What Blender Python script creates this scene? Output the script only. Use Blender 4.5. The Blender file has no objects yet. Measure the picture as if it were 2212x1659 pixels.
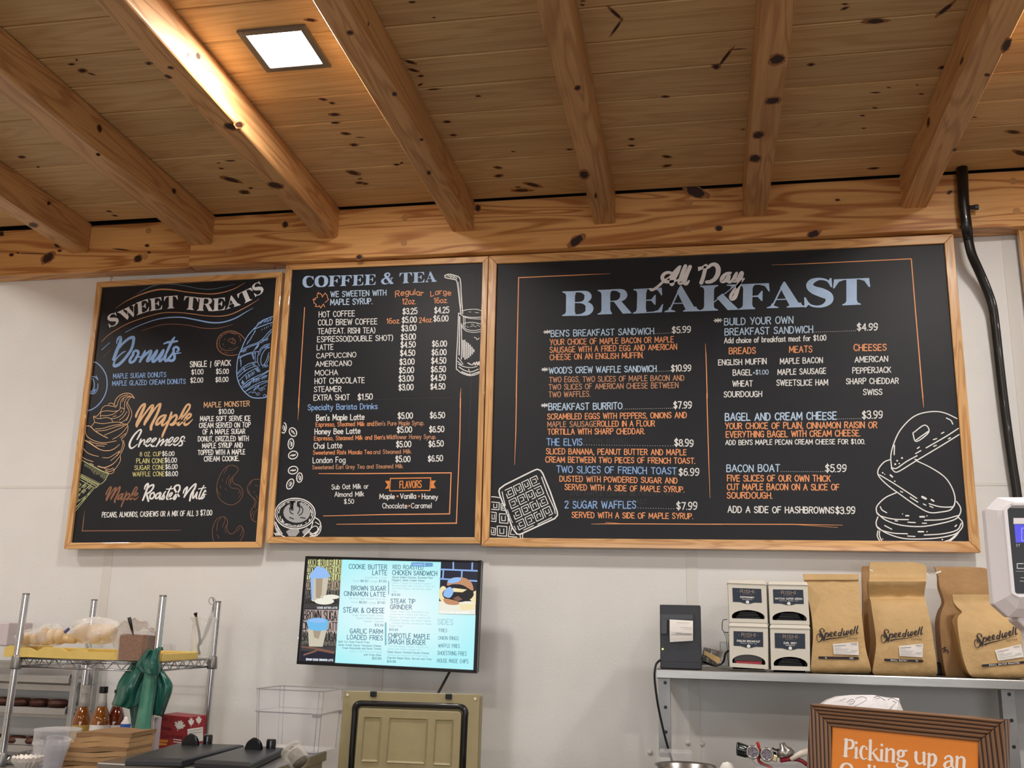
# Cafe menu wall: chalkboards under a timber ceiling, shelves of supplies below
import bpy, math, random
from mathutils import Vector, Matrix
random.seed(7)
S = bpy.context.scene
COL = S.collection
# ---------------------------------------------------------------- camera
W, H, FPX = 2212, 1659, 2150.0
YAW, PIT, ROLL = -0.19323843, 0.23481406, 0.02314695
CAM = Vector((0, 0, 1.6))
_cy, _sy, _cp, _sp, _cr, _sr = math.cos(YAW), math.sin(YAW), math.cos(PIT), math.sin(PIT), math.cos(ROLL), math.sin(ROLL)
FW = Vector((_sy*_cp, _cy*_cp, _sp))
_r0 = Vector((_cy, -_sy, 0)); _u0 = _r0.cross(FW)
RT = _r0*_cr + _u0*_sr; UP = _u0*_cr - _r0*_sr
cd = bpy.data.cameras.new('camera'); cam = bpy.data.objects.new('camera', cd); COL.objects.link(cam)
cd.sensor_fit = 'HORIZONTAL'; cd.sensor_width = 36.0; cd.lens = 36.0*FPX/W; cd.clip_start = 0.05; cd.clip_end = 100
cam.matrix_world = Matrix(((RT.x, UP.x, -FW.x, CAM.x), (RT.y, UP.y, -FW.y, CAM.y), (RT.z, UP.z, -FW.z, CAM.z), (0, 0, 0, 1)))
S.camera = cam
# ---------------------------------------------------------------- world, lights, exposure
S.view_settings.view_transform = 'Standard'; S.view_settings.look = 'None'
S.view_settings.exposure = 1.08; S.view_settings.gamma = 1.0; S.view_settings.use_curve_mapping = False
wd = bpy.data.worlds.new('world'); S.world = wd; wd.use_nodes = True
wd.node_tree.nodes['Background'].inputs[0].default_value = (0.75, 0.85, 1.0, 1); wd.node_tree.nodes['Background'].inputs[1].default_value = 0.6
S.cycles.use_denoising = True; S.cycles.max_bounces = 8; S.cycles.diffuse_bounces = 5; S.cycles.glossy_bounces = 4
S.cycles.transparent_max_bounces = 16; S.cycles.transmission_bounces = 8; S.cycles.sample_clamp_indirect = 6; S.cycles.caustics_reflective = False; S.cycles.caustics_refractive = False
CS = 0.0232                      # slope of the ceiling towards the viewer
def ceil_z(y): return 3.4416 + CS*(4.048 - y)
LIGHTS = [(x, y) for y in (2.804, 0.6, -1.7) for x in (-3.904, -1.356, 1.192, 3.74)]
LAMP_W = 10.0
def add_lamp(x, y, w=LAMP_W):
    l = bpy.data.lights.new('panel_lamp', 'AREA'); l.shape = 'SQUARE'; l.size = 0.185; l.energy = w; l.color = (1.0, 0.955, 0.905)
    o = bpy.data.objects.new('panel_lamp', l); COL.objects.link(o)
    o.location = (x, y, ceil_z(y) - 0.017); o.rotation_euler = (-math.atan(CS), 0, 0)
for _x, _y in LIGHTS: add_lamp(_x, _y, LAMP_W if _y > 2 else 10.0)
# soft cool fill added behind the viewer
l = bpy.data.lights.new('rear_fill', 'AREA'); l.shape = 'RECTANGLE'; l.size = 5.0; l.size_y = 1.7; l.energy = 50; l.color = (0.86, 0.93, 1.0)
o = bpy.data.objects.new('rear_fill', l); COL.objects.link(o); o.location = (0.5, -4.85, 1.75); o.rotation_euler = (math.radians(90), 0, 0)
# ---------------------------------------------------------------- helpers
def ray(x, y): return RT*((x-W/2)/FPX) - UP*((y-H/2)/FPX) + FW
def at(x, y, Y):                      # point at depth Y seen at photograph pixel (x, y)
    d = ray(x, y); return CAM + d*(Y/d.y)
def atz(x, y, z):
    d = ray(x, y); return CAM + d*((z-CAM.z)/d.z)
def on_ceil(x, y, off=0.0):
    d = ray(x, y); n = Vector((0, CS, 1)); p0 = Vector((0, 4.048, 3.4416+off))
    return CAM + d*((p0-CAM).dot(n)/d.dot(n))
def on_x(x, y, X):
    d = ray(x, y); return CAM + d*(X/d.x)
def tag(o, label=None, cat=None, group=None, kind=None):
    if label: o['label'] = label
    if cat: o['category'] = cat
    if group: o['group'] = group
    if kind: o['kind'] = kind
    return o
def thing(name, loc, label, cat, group=None):
    o = bpy.data.objects.new(name, None); COL.objects.link(o); o.location = loc; o.empty_display_size = 0.05
    return tag(o, label, cat, group)
def worg(o):
    v = Vector((0, 0, 0))
    while o: v = v + o.location; o = o.parent
    return v
def catmull(pts, n=5, closed=False):
    P = [tuple(p) for p in pts]; m = len(P)
    if m < 3: return P
    out = []; k = m if closed else m-1
    for i in range(k):
        if closed: a, b, c, d = P[(i-1) % m], P[i], P[(i+1) % m], P[(i+2) % m]
        else:
            b, c = P[i], P[i+1]
            a = P[i-1] if i > 0 else tuple(2*u-v for u, v in zip(b, c))
            d = P[i+2] if i+2 < m else tuple(2*u-v for u, v in zip(c, b))
        for j in range(n):
            t = j/n
            out.append(tuple(0.5*(2*q+(-p+r)*t+(2*p-5*q+4*r-s)*t*t+(-p+3*q-3*r+s)*t**3) for p, q, r, s in zip(a, b, c, d)))
    if not closed: out.append(P[-1])
    return out
class MB:
    def __init__(s): s.v = []; s.f = []; s.m = []
    def add(s, vs, fs, mi=0):
        n = len(s.v); s.v += [Vector(v) for v in vs]; s.f += [[i+n for i in f] for f in fs]; s.m += [mi]*len(fs); return s
    def hexa(s, q, mi=0):              # 8 corners: bottom 4 ccw, top 4 ccw
        return s.add(q, [(3, 2, 1, 0), (4, 5, 6, 7), (0, 1, 5, 4), (1, 2, 6, 5), (2, 3, 7, 6), (3, 0, 4, 7)], mi)
    def box(s, c, d, rot=None, mi=0):
        c = Vector(c); q = [Vector((sx*d[0]/2, sy*d[1]/2, sz*d[2]/2)) for sz in (-1, 1) for sx, sy in ((-1, -1), (1, -1), (1, 1), (-1, 1))]
        if rot: q = [rot @ p for p in q]
        return s.hexa([c+p for p in q], mi)
    def box2(s, a, b, mi=0):           # min corner, max corner
        a, b = Vector(a), Vector(b); return s.box((a+b)/2, b-a, None, mi)
    def tube(s, pts, r, n=8, cap=True, closed=False, mi=0):
        pts = [Vector(p) for p in pts]; m = len(pts); R = r if isinstance(r, (list, tuple)) else [r]*m
        T = []
        for i in range(m):
            a = pts[(i-1) % m] if (closed or i > 0) else pts[i]; b = pts[(i+1) % m] if (closed or i < m-1) else pts[i]
            T.append((b-a).normalized())
        u = T[0].orthogonal().normalized(); rings = []
        for i in range(m):
            u = (u - T[i]*u.dot(T[i])).normalized(); w = T[i].cross(u)
            rings.append([pts[i] + (u*math.cos(2*math.pi*k/n)+w*math.sin(2*math.pi*k/n))*R[i] for k in range(n)])
        vs = [p for rg in rings for p in rg]; fs = []
        for i in range(m if closed else m-1):
            j = (i+1) % m
            for k in range(n): fs.append((i*n+k, i*n+(k+1) % n, j*n+(k+1) % n, j*n+k))
        if cap and not closed: fs += [tuple(range(n-1, -1, -1)), tuple((m-1)*n+k for k in range(n))]
        return s.add(vs, fs, mi)
    def lathe(s, prof, c, n=24, ax=(0, 0, 1), sx=1, sy=1, mi=0, close=True):
        ax = Vector(ax).normalized(); u = Vector((1, 0, 0)) if abs(ax.x) < .9 else Vector((0, 1, 0)); u = (u-ax*u.dot(ax)).normalized(); w = ax.cross(u); c = Vector(c)
        vs = [c + ax*h + (u*math.cos(2*math.pi*k/n)*sx + w*math.sin(2*math.pi*k/n)*sy)*r for r, h in prof for k in range(n)]; fs = []
        for i in range(len(prof)-1):
            for k in range(n): fs.append((i*n+k, i*n+(k+1) % n, (i+1)*n+(k+1) % n, (i+1)*n+k))
        if close:
            if prof[0][0] > 1e-5: fs.append(tuple(range(n-1, -1, -1)))
            if prof[-1][0] > 1e-5: fs.append(tuple((len(prof)-1)*n+k for k in range(n)))
        return s.add(vs, fs, mi)
    def grid(s, fn, nu, nv, mi=0):
        vs = [fn(i/nu, j/nv) for j in range(nv+1) for i in range(nu+1)]
        return s.add(vs, [(j*(nu+1)+i, j*(nu+1)+i+1, (j+1)*(nu+1)+i+1, (j+1)*(nu+1)+i) for j in range(nv) for i in range(nu)], mi)
    def prism(s, poly, d, mi=0):       # planar polygon extruded along vector d
        n = len(poly); d = Vector(d); p = [Vector(q) for q in poly]
        return s.add(p+[q+d for q in p], [tuple(range(n-1, -1, -1)), tuple(range(n, 2*n))]+[(i, (i+1) % n, n+(i+1) % n, n+i) for i in range(n)], mi)
    def build(s, name, mat, parent=None, smooth=False, bevel=0, org=None, solid=0, sub=0, seg=2, auto=False):
        if parent is not None: o0 = worg(parent)
        elif org is not None: o0 = Vector(org)
        else:
            xs = [v.x for v in s.v]; ys = [v.y for v in s.v]; zs = [v.z for v in s.v]
            o0 = Vector(((min(xs)+max(xs))/2, (min(ys)+max(ys))/2, min(zs)))
        me = bpy.data.meshes.new(name); me.from_pydata([tuple(v-o0) for v in s.v], [], s.f)
        mats = mat if isinstance(mat, (list, tuple)) else [mat]
        for m_ in mats: me.materials.append(m_)
        if len(mats) > 1: me.polygons.foreach_set('material_index', s.m)
        if smooth: me.polygons.foreach_set('use_smooth', [True]*len(me.polygons))
        me.validate(); me.update()
        o = bpy.data.objects.new(name, me); COL.objects.link(o)
        if parent is not None: o.parent = parent
        else: o.location = o0
        if solid: md = o.modifiers.new('thick', 'SOLIDIFY'); md.thickness = solid; md.offset = 0
        if bevel: md = o.modifiers.new('bevel', 'BEVEL'); md.width = bevel; md.segments = seg; md.limit_method = 'ANGLE'; md.angle_limit = math.radians(40)
        if sub: md = o.modifiers.new('sub', 'SUBSURF'); md.levels = sub; md.render_levels = sub
        if auto:
            try: me.set_sharp_from_angle(angle=math.radians(35))
            except Exception: pass
        return o
# ---------------------------------------------------------------- materials
def srgb(r, g, b):
    f = lambda c: (c/255/12.92 if c/255 <= 0.04045 else ((c/255+0.055)/1.055)**2.4)
    return (f(r), f(g), f(b), 1)
def NN(nt, t, **kw):
    n = nt.nodes.new(t)
    for k, v in kw.items():
        if k == 'loc': continue
        setattr(n, k, v)
    return n
def mat(name, col, rough=0.5, metal=0.0, spec=0.5, trans=0.0, alpha=1.0, emit=None, es=0.0, noise=0.0, nscale=20, bump=0.0, bscale=60, ior=1.45, stretch=(1, 1, 1), coat=0.0, dark=None, sheen=0, bdist=0.002):
    m = bpy.data.materials.new(name); m.use_nodes = True; nt = m.node_tree; b = nt.nodes['Principled BSDF']; L = nt.links.new
    I = b.inputs
    I['Base Color'].default_value = col; I['Roughness'].default_value = rough; I['Metallic'].default_value = metal
    I['Specular IOR Level'].default_value = spec; I['Transmission Weight'].default_value = trans; I['Alpha'].default_value = alpha; I['IOR'].default_value = ior
    I['Coat Weight'].default_value = coat
    if emit: I['Emission Color'].default_value = emit; I['Emission Strength'].default_value = es
    tc = NN(nt, 'ShaderNodeTexCoord'); mp = NN(nt, 'ShaderNodeMapping'); L(tc.outputs['Object'], mp.inputs[0]); mp.inputs['Scale'].default_value = stretch
    nz = NN(nt, 'ShaderNodeTexNoise'); nz.inputs['Scale'].default_value = nscale; nz.inputs['Detail'].default_value = 6; L(mp.outputs[0], nz.inputs['Vector'])
    mx = NN(nt, 'ShaderNodeMix', data_type='RGBA'); d = dark or tuple(c*(1-noise) for c in col[:3])+(1,)
    mr = NN(nt, 'ShaderNodeMapRange'); mr.inputs[1].default_value = .35; mr.inputs[2].default_value = .65; L(nz.outputs[0], mr.inputs[0])
    mx.inputs[6].default_value = col; mx.inputs[7].default_value = d; L(mr.outputs[0], mx.inputs[0]); L(mx.outputs[2], I['Base Color'])
    if bump:
        n2 = NN(nt, 'ShaderNodeTexNoise'); n2.inputs['Scale'].default_value = bscale; n2.inputs['Detail'].default_value = 3; L(mp.outputs[0], n2.inputs['Vector'])
        bp = NN(nt, 'ShaderNodeBump'); bp.inputs['Strength'].default_value = bump; bp.inputs['Distance'].default_value = bdist; L(n2.outputs[0], bp.inputs['Height']); L(bp.outputs[0], I['Normal'])
    return m
def glass(name, col, rough=0.05, amount=0.7, spec=0.6, rim=0.0):
    # thin clear plastic / glass: see-through with a glossy skin
    m = bpy.data.materials.new(name); m.use_nodes = True; nt = m.node_tree; nt.nodes.clear(); L = nt.links.new
    o = NN(nt, 'ShaderNodeOutputMaterial'); tr = NN(nt, 'ShaderNodeBsdfTransparent'); tr.inputs[0].default_value = col
    p = NN(nt, 'ShaderNodeBsdfPrincipled'); p.inputs['Base Color'].default_value = tuple(min(1, c*1.0) for c in col[:3])+(1,); p.inputs['Roughness'].default_value = rough; p.inputs['Specular IOR Level'].default_value = spec
    lw = NN(nt, 'ShaderNodeLayerWeight'); lw.inputs[0].default_value = 0.35
    mr = NN(nt, 'ShaderNodeMapRange'); L(lw.outputs['Facing'], mr.inputs[0]); mr.inputs[3].default_value = 1-amount; mr.inputs[4].default_value = min(1, 1-amount+0.35+rim)
    mx = NN(nt, 'ShaderNodeMixShader'); L(mr.outputs[0], mx.inputs[0]); L(tr.outputs[0], mx.inputs[1]); L(p.outputs[0], mx.inputs[2]); L(mx.outputs[0], o.inputs[0])
    return m
def wood(name, light, dark, axis='X', grain=1.0, ring=0.5, rough=0.45, scale=1.0, vary=0.12, blot=0.0, blotcol=None, coat=0.0, contrast=1.0, spec=.4):
    m = bpy.data.materials.new(name); m.use_nodes = True; nt = m.node_tree; b = nt.nodes['Principled BSDF']; L = nt.links.new
    tc = NN(nt, 'ShaderNodeTexCoord'); oi = NN(nt, 'ShaderNodeObjectInfo')
    ml = NN(nt, 'ShaderNodeMath', operation='MULTIPLY'); ml.inputs[1].default_value = 37.0; L(oi.outputs['Random'], ml.inputs[0])
    cb = NN(nt, 'ShaderNodeCombineXYZ')
    for i in range(3): L(ml.outputs[0], cb.inputs[i])
    ad = NN(nt, 'ShaderNodeVectorMath', operation='ADD'); L(tc.outputs['Object'], ad.inputs[0]); L(cb.outputs[0], ad.inputs[1])
    def mapped(al, ac):
        mp = NN(nt, 'ShaderNodeMapping'); L(ad.outputs[0], mp.inputs[0]); s = [ac*scale]*3; s['XYZ'.index(axis)] = al*scale
        mp.inputs['Scale'].default_value = s; return mp.outputs[0]
    def noise(vec, det=4, dist=0):
        n = NN(nt, 'ShaderNodeTexNoise'); n.inputs['Scale'].default_value = 1; n.inputs['Detail'].default_value = det; n.inputs['Distortion'].default_value = dist; L(vec, n.inputs['Vector']); return n.outputs[0]
    fine = noise(mapped(3, 130), 5); low = noise(mapped(0.9, 9), 2, .6)
    # growth rings: sine of a warped field
    sc = NN(nt, 'ShaderNodeMath', operation='MULTIPLY'); sc.inputs[1].default_value = 60.0; L(low, sc.inputs[0])
    sn = NN(nt, 'ShaderNodeMath', operation='SINE'); L(sc.outputs[0], sn.inputs[0])
    pw = NN(nt, 'ShaderNodeMapRange'); L(sn.outputs[0], pw.inputs[0]); pw.inputs[1].default_value = -0.2; pw.inputs[2].default_value = 1; pw.inputs[3].default_value = 0; pw.inputs[4].default_value = ring
    fg = NN(nt, 'ShaderNodeMapRange'); L(fine, fg.inputs[0]); fg.inputs[1].default_value = .3; fg.inputs[2].default_value = .75; fg.inputs[3].default_value = 0; fg.inputs[4].default_value = 0.45*grain
    sm = NN(nt, 'ShaderNodeMath', operation='ADD'); L(pw.outputs[0], sm.inputs[0]); L(fg.outputs[0], sm.inputs[1]); sm.use_clamp = True
    mx = NN(nt, 'ShaderNodeMix', data_type='RGBA'); mx.inputs[6].default_value = light; mx.inputs[7].default_value = dark; L(sm.outputs[0], mx.inputs[0])
    # piece-to-piece tone and broad mottling
    br = NN(nt, 'ShaderNodeMapRange'); L(oi.outputs['Random'], br.inputs[0]); br.inputs[3].default_value = 1-vary; br.inputs[4].default_value = 1+vary
    lo2 = noise(mapped(1.2, 4), 2); b2 = NN(nt, 'ShaderNodeMapRange'); L(lo2, b2.inputs[0]); b2.inputs[1].default_value = .25; b2.inputs[2].default_value = .75; b2.inputs[3].default_value = .86; b2.inputs[4].default_value = 1.12
    mm = NN(nt, 'ShaderNodeMath', operation='MULTIPLY'); L(br.outputs[0], mm.inputs[0]); L(b2.outputs[0], mm.inputs[1])
    hs = NN(nt, 'ShaderNodeHueSaturation'); L(mx.outputs[2], hs.inputs['Color']); L(mm.outputs[0], hs.inputs['Value'])
    out = hs.outputs[0]
    if blot:
        vr = NN(nt, 'ShaderNodeTexVoronoi'); vr.inputs['Scale'].default_value = 1; L(mapped(blot*.7, blot*1.3), vr.inputs['Vector'])
        kr = NN(nt, 'ShaderNodeMapRange'); L(vr.outputs['Distance'], kr.inputs[0]); kr.inputs[1].default_value = .05; kr.inputs[2].default_value = .13; kr.inputs[3].default_value = .8; kr.inputs[4].default_value = 0
        m3 = NN(nt, 'ShaderNodeMix', data_type='RGBA'); L(kr.outputs[0], m3.inputs[0]); L(out, m3.inputs[6]); m3.inputs[7].default_value = blotcol; out = m3.outputs[2]
    L(out, b.inputs['Base Color']); b.inputs['Roughness'].default_value = rough; b.inputs['Coat Weight'].default_value = coat; b.inputs['Specular IOR Level'].default_value = spec
    bp = NN(nt, 'ShaderNodeBump'); bp.inputs['Strength'].default_value = 0.25; bp.inputs['Distance'].default_value = 0.0008; L(sm.outputs[0], bp.inputs['Height']); L(bp.outputs[0], b.inputs['Normal'])
    return m
# ---------------------------------------------------------------- materials of the room
M = {}
M['plank'] = wood('pine_plank', srgb(222, 190, 138), srgb(178, 134, 84), 'X', grain=1.1, ring=.26, rough=.5, vary=.05, scale=.8)
M['rafter'] = wood('pine_rafter', srgb(214, 166, 112), srgb(156, 104, 60), 'Y', grain=.9, ring=.42, rough=.5, vary=.08, coat=.04)
M['beam'] = wood('pine_beam', srgb(226, 172, 106), srgb(166, 100, 48), 'X', grain=.7, ring=.7, rough=.42, vary=.05, coat=.15, scale=.8)
M['knot'] = mat('knot_core', srgb(62, 34, 26), .5, noise=.5, nscale=200)
M['halo'] = mat('knot_halo', srgb(160, 108, 62), .5, noise=.25, nscale=90)
M['plug'] = mat('wood_plug', srgb(188, 138, 84), .5, noise=.15, nscale=150)
M['wall'] = mat('white_wall_panel', srgb(232, 231, 228), .42, noise=.03, nscale=6, bump=.35, bscale=150, spec=.45, bdist=.0015)
M['strip'] = mat('white_seam_strip', srgb(222, 220, 214), .4)
M['floor'] = mat('floor_tile', srgb(128, 120, 112), .5, noise=.2, nscale=4)
M['plaster'] = mat('room_plaster', srgb(232, 224, 212), .8, noise=.03)
M['black'] = mat('black_plastic', srgb(22, 22, 24), .35)
M['gap'] = mat('dark_backing', srgb(18, 15, 14), .9)

def structure(name, o): tag(o, kind='structure'); return o
X0, X1, Y0, YW = -5.2, 5.2, -5.0, 4.15
# back wall with its plastic panels and seam strips
mb = MB(); mb.box2((X0, YW+.006, 0), (X1, YW+.12, 3.75)); wall = structure('wall_back', mb.build('wall_back', M['plaster']))
ZS = 2.168
for i in range(-4, 5):
    xa, xb = -0.054+1.302*(i-1)+.004, -0.054+1.302*i-.004
    xa, xb = max(xa, X0), min(xb, X1)
    if xb <= xa: continue
    for za, zb in ((0.0, ZS-.003), (ZS+.003, 3.42)):
        MB().box2((xa, YW, za), (xb, YW+.006, zb)).build('wall_panel', M['wall'], wall)
    if xb < X1-.01:
        for za, zb in ((0.0, ZS-.003), (ZS+.003, 3.42)):
            MB().box2((xb-.018, YW-.0025, za), (xb+.026, YW+.001, zb)).build('seam_strip', M['strip'], wall, bevel=.001)
# horizontal joint moulding
mb = MB(); mb.box2((X0, YW-.0015, ZS-.008), (X1, YW+.001, ZS+.004)); mb.build('joint_strip', M['strip'], wall)
# small rivets holding the panels
for rx, ry in ((1404, 1625), (1441, 1651), (1486, 1605), (1517, 1607)):
    p = at(rx, ry, YW); MB().lathe([(.011, 0), (.0095, .004), (.004, .0065), (0, .007)], p, 16, (0, -1, 0)).build('rivet', M['strip'], wall, smooth=True)
structure('floor', MB().box2((X0, Y0, -.1), (X1, YW+.12, 0)).build('floor', M['floor']))
structure('wall_left', MB().box2((X0-.1, Y0, 0), (X0, YW+.12, 4)).build('wall_left', M['plaster']))
structure('wall_right', MB().box2((X1, Y0, 0), (X1+.1, YW+.12, 4)).build('wall_right', M['plaster']))
structure('wall_front', MB().box2((X0-.1, Y0-.1, 0), (X1+.1, Y0, 4)).build('wall_front', M['plaster']))
# ceiling of tongue-and-groove boards
ceiling = thing('ceiling', (0, 0, 3.3), None, None); tag(ceiling, kind='structure')
MB().hexa([(X0, Y0, ceil_z(Y0)+.03), (X1, Y0, ceil_z(Y0)+.03), (X1, YW+.12, ceil_z(YW+.12)+.03), (X0, YW+.12, ceil_z(YW+.12)+.03),
           (X0, Y0, ceil_z(Y0)+.08), (X1, Y0, ceil_z(Y0)+.08), (X1, YW+.12, ceil_z(YW+.12)+.08), (X0, YW+.12, ceil_z(YW+.12)+.08)]).build('roof_deck', M['gap'], ceiling)
PP = 0.1864; planks = []
for k in range(49):
    yb = 4.048 - PP*k - (.004 if k == 0 else .0016); ya = 4.048 - PP*(k+1) + .0016
    if k % 2: yb -= .0006
    c = .005; pr = [(ya, .02), (ya, c), (ya+c, 0), (yb-c, 0), (yb, c), (yb, .02)]
    zz = lambda y, h: ceil_z(y)+h+random.uniform(0, .0004)
    poly = [(X0, y, zz(y, h)) for y, h in pr]
    planks.append(MB().prism(poly, (X1-X0, 0, 0)).build('plank', M['plank'], ceiling))
def knot_mesh(px, py, rx, ry, rot, surf, halo=(2.3, 1.45), kind='knot'):
    mb = MB(); rnd = random.Random(int(px*7+py*13))
    for sc, off, mi in (((halo, .0004, 1),) if kind == 'knot' else ()) + (((1, 1), .0007, 0),):
        pts = []
        n = 18
        for i in range(n):
            a = 2*math.pi*i/n; e = 1+rnd.uniform(-.13, .13) if kind == 'knot' else 1
            ex = rx*sc[0]*math.cos(a)*e; ey = ry*sc[1]*math.sin(a)*e
            ca, sa = math.cos(math.radians(rot)), math.sin(math.radians(rot))
            pts.append(surf(px+ex*ca-ey*sa, py+ex*sa+ey*ca, off))
        mb.add(pts, [tuple(range(n))], mi)
    return mb
# knots seen in the ceiling boards: crop origin, scale, then (x, y, rx, ry, rot)
Q = 3.95
KN = [((0, 0), [(610, 550, 22, 9, 0), (655, 512, 9, 9, 0), (705, 603, 30, 18, 5), (780, 632, 28, 6, 15), (1270, 541, 22, 14, 5), (185, 1340, 28, 11, 5), (325, 1425, 10, 7, 0), (1888, 1438, 18, 6, 5), (1865, 1390, 12, 4, 0), (1965, 1372, 32, 6, 0), (1975, 1535, 68, 17, 14), (2085, 1640, 36, 17, 5), (2140, 1605, 14, 7, 0)]),
      ((0, 300), [(930, 618, 20, 7, 10), (980, 655, 20, 7, 10)]),
      ((560, 0), [(440, 172, 40, 13, 5), (545, 848, 28, 11, 10), (622, 880, 20, 9, 5), (645, 978, 38, 13, 0), (650, 1048, 28, 9, 0), (738, 1140, 32, 12, 5), (860, 1172, 30, 4, 0), (808, 1236, 26, 12, 0), (1170, 1405, 20, 9, 0), (1215, 1390, 12, 7, -20), (803, 1475, 48, 17, 12), (860, 1525, 16, 5, 0), (855, 1560, 26, 11, 0), (905, 1568, 20, 10, 0), (1305, 18, 24, 10, 0), (1490, 150, 12, 6, 0),
                  (1290, 530, 42, 12, 15), (1315, 600, 38, 12, 15), (1380, 648, 20, 10, 0), (1375, 722, 18, 9, -20), (1490, 762, 46, 7, -4), (1868, 820, 20, 8, 0), (1603, 1040, 26, 11, 0), (1658, 1153, 22, 10, 0), (2165, 1293, 12, 4, 0), (2037, 1430, 28, 11, 5), (2043, 1500, 30, 13, -5)]),
      ((1100, 0), [(630, 10, 18, 5, 0), (625, 42, 14, 7, 10), (1765, 570, 28, 20, 0), (1333, 824, 28, 10, 0), (35, 1293, 14, 4, 0), (513, 1276, 20, 7, 0), (1995, 1105, 14, 5, 0), (1045, 1187, 20, 9, 0), (1042, 1243, 22, 8, 0), (1345, 1337, 30, 12, 5), (1345, 1415, 30, 12, -8), (200, 1577, 58, 15, 12), (110, 1625, 65, 14, 0), (75, 1597, 18, 6, 0), (905, 115, 62, 15, 42), (915, 235, 66, 11, -55), (1845, 490, 80, 13, -52), (1950, 420, 50, 4, -4)]),
      ((1652, 0), [(683, 35, 22, 7, 0), (683, 72, 28, 10, -20), (395, 552, 24, 13, -5), (1513, 577, 26, 13, -12), (945, 790, 32, 6, -2), (1057, 747, 14, 4, 0), (1300, 725, 10, 4, -10), (1335, 802, 16, 6, 0), (940, 920, 16, 6, 0), (833, 987, 17, 7, 0), (845, 1095, 14, 5, 0), (927, 1437, 36, 10, -4), (1540, 78, 82, 16, -38), (945, 182, 80, 20, -4), (1790, 1000, 16, 5, 0), (2120, 1127, 50, 16, 5), (2180, 1305, 50, 20, 15)])]
for (ox, oy), L_ in KN:
    for x, y, rx, ry, rot in L_:
        px, py = ox+x/Q, oy+y/Q; p = on_ceil(px, py)
        k = int((4.048-p.y)/PP)
        if 0 <= k < len(planks):
            knot_mesh(px, py, rx*.88/Q, ry*.88/Q, rot, lambda a, b, o_: on_ceil(a, b, -o_), (1.75, 1.2)).build('knot', [M['knot'], M['halo']], planks[k])
# main beam in two lengths
def beam(name, xa, xb, yf, label):
    zt, zb = ceil_z(yf)-.008, 3.193
    t = thing(name, ((xa+xb)/2, (yf+YW)/2, zb), label, 'beam')
    MB().box2((xa, yf, zb), (xb, YW-.002, zt)).build('timber', M['beam'], t, bevel=.004)
    MB().box2((xa, yf+.03, zt), (xb, YW-.01, zt+.035)).build('slot_shade_strip', M['gap'], t)  # black strip: shade of the slot above the beam put into its colour
    return t
BL = beam('beam', X0, -2.358, 4.068, 'left length of the pine wall beam, ending at the scarf joint, set slightly back')
BR = beam('beam', -2.353, X1, 4.048, 'long pine wall beam above the chalkboards with bold wavy grain')
for par, yf, (ox, oy), L_ in ((BL, 4.068, (0, 300), [(410, 1015, 55, 32, -38), (488, 912, 22, 12, 20), (508, 955, 14, 9, 0), (1178, 1022, 32, 24, -30), (1255, 910, 15, 11, 0), (1272, 968, 13, 9, 0), (14, 810, 16, 18, 0), (98, 990, 16, 12, 0), (152, 972, 9, 7, 0), (1040, 945, 60, 5, 5), (280, 980, 120, 3, 1)]),
                              (BR, 4.048, (560, 300), [(222, 730, 20, 24, 0), (852, 1010, 22, 18, -20), (1865, 590, 20, 26, 0)]),
                              (BR, 4.048, (1100, 300), [(573, 870, 62, 32, -35), (1790, 763, 26, 21, 0), (1590, 452, 82, 38, 18)]),
                              (BR, 4.048, (1652, 300), [(622, 521, 18, 9, 0), (418, 812, 48, 26, -18), (1577, 455, 22, 13, -25)])):
    for x, y, rx, ry, rot in L_:
        knot_mesh(ox+x/Q, oy+y/Q, rx/Q, ry/Q, rot, lambda a, b, o_: at(a, b, yf-o_), (1.5, 1.3)).build('knot', [M['knot'], M['halo']], par)
for par, yf, (ox, oy), L_ in ((BL, 4.068, (0, 300), [(1267, 783), (1238, 1005)]), (BR, 4.048, (0, 300), [(1955, 960)]), (BR, 4.048, (560, 300), [(1242, 673), (1235, 888)]), (BR, 4.048, (1100, 300), [(1535, 545), (1530, 768)]), (BR, 4.048, (1652, 300), [(2120, 360), (2150, 617)])):
    for x, y in L_:
        MB().lathe([(.0145, -.004), (.0145, .0012), (.0135, .0016)], at(ox+x/Q, oy+y/Q, yf), 18, (0, -1, 0)).build('plug', M['plug'], par)
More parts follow.
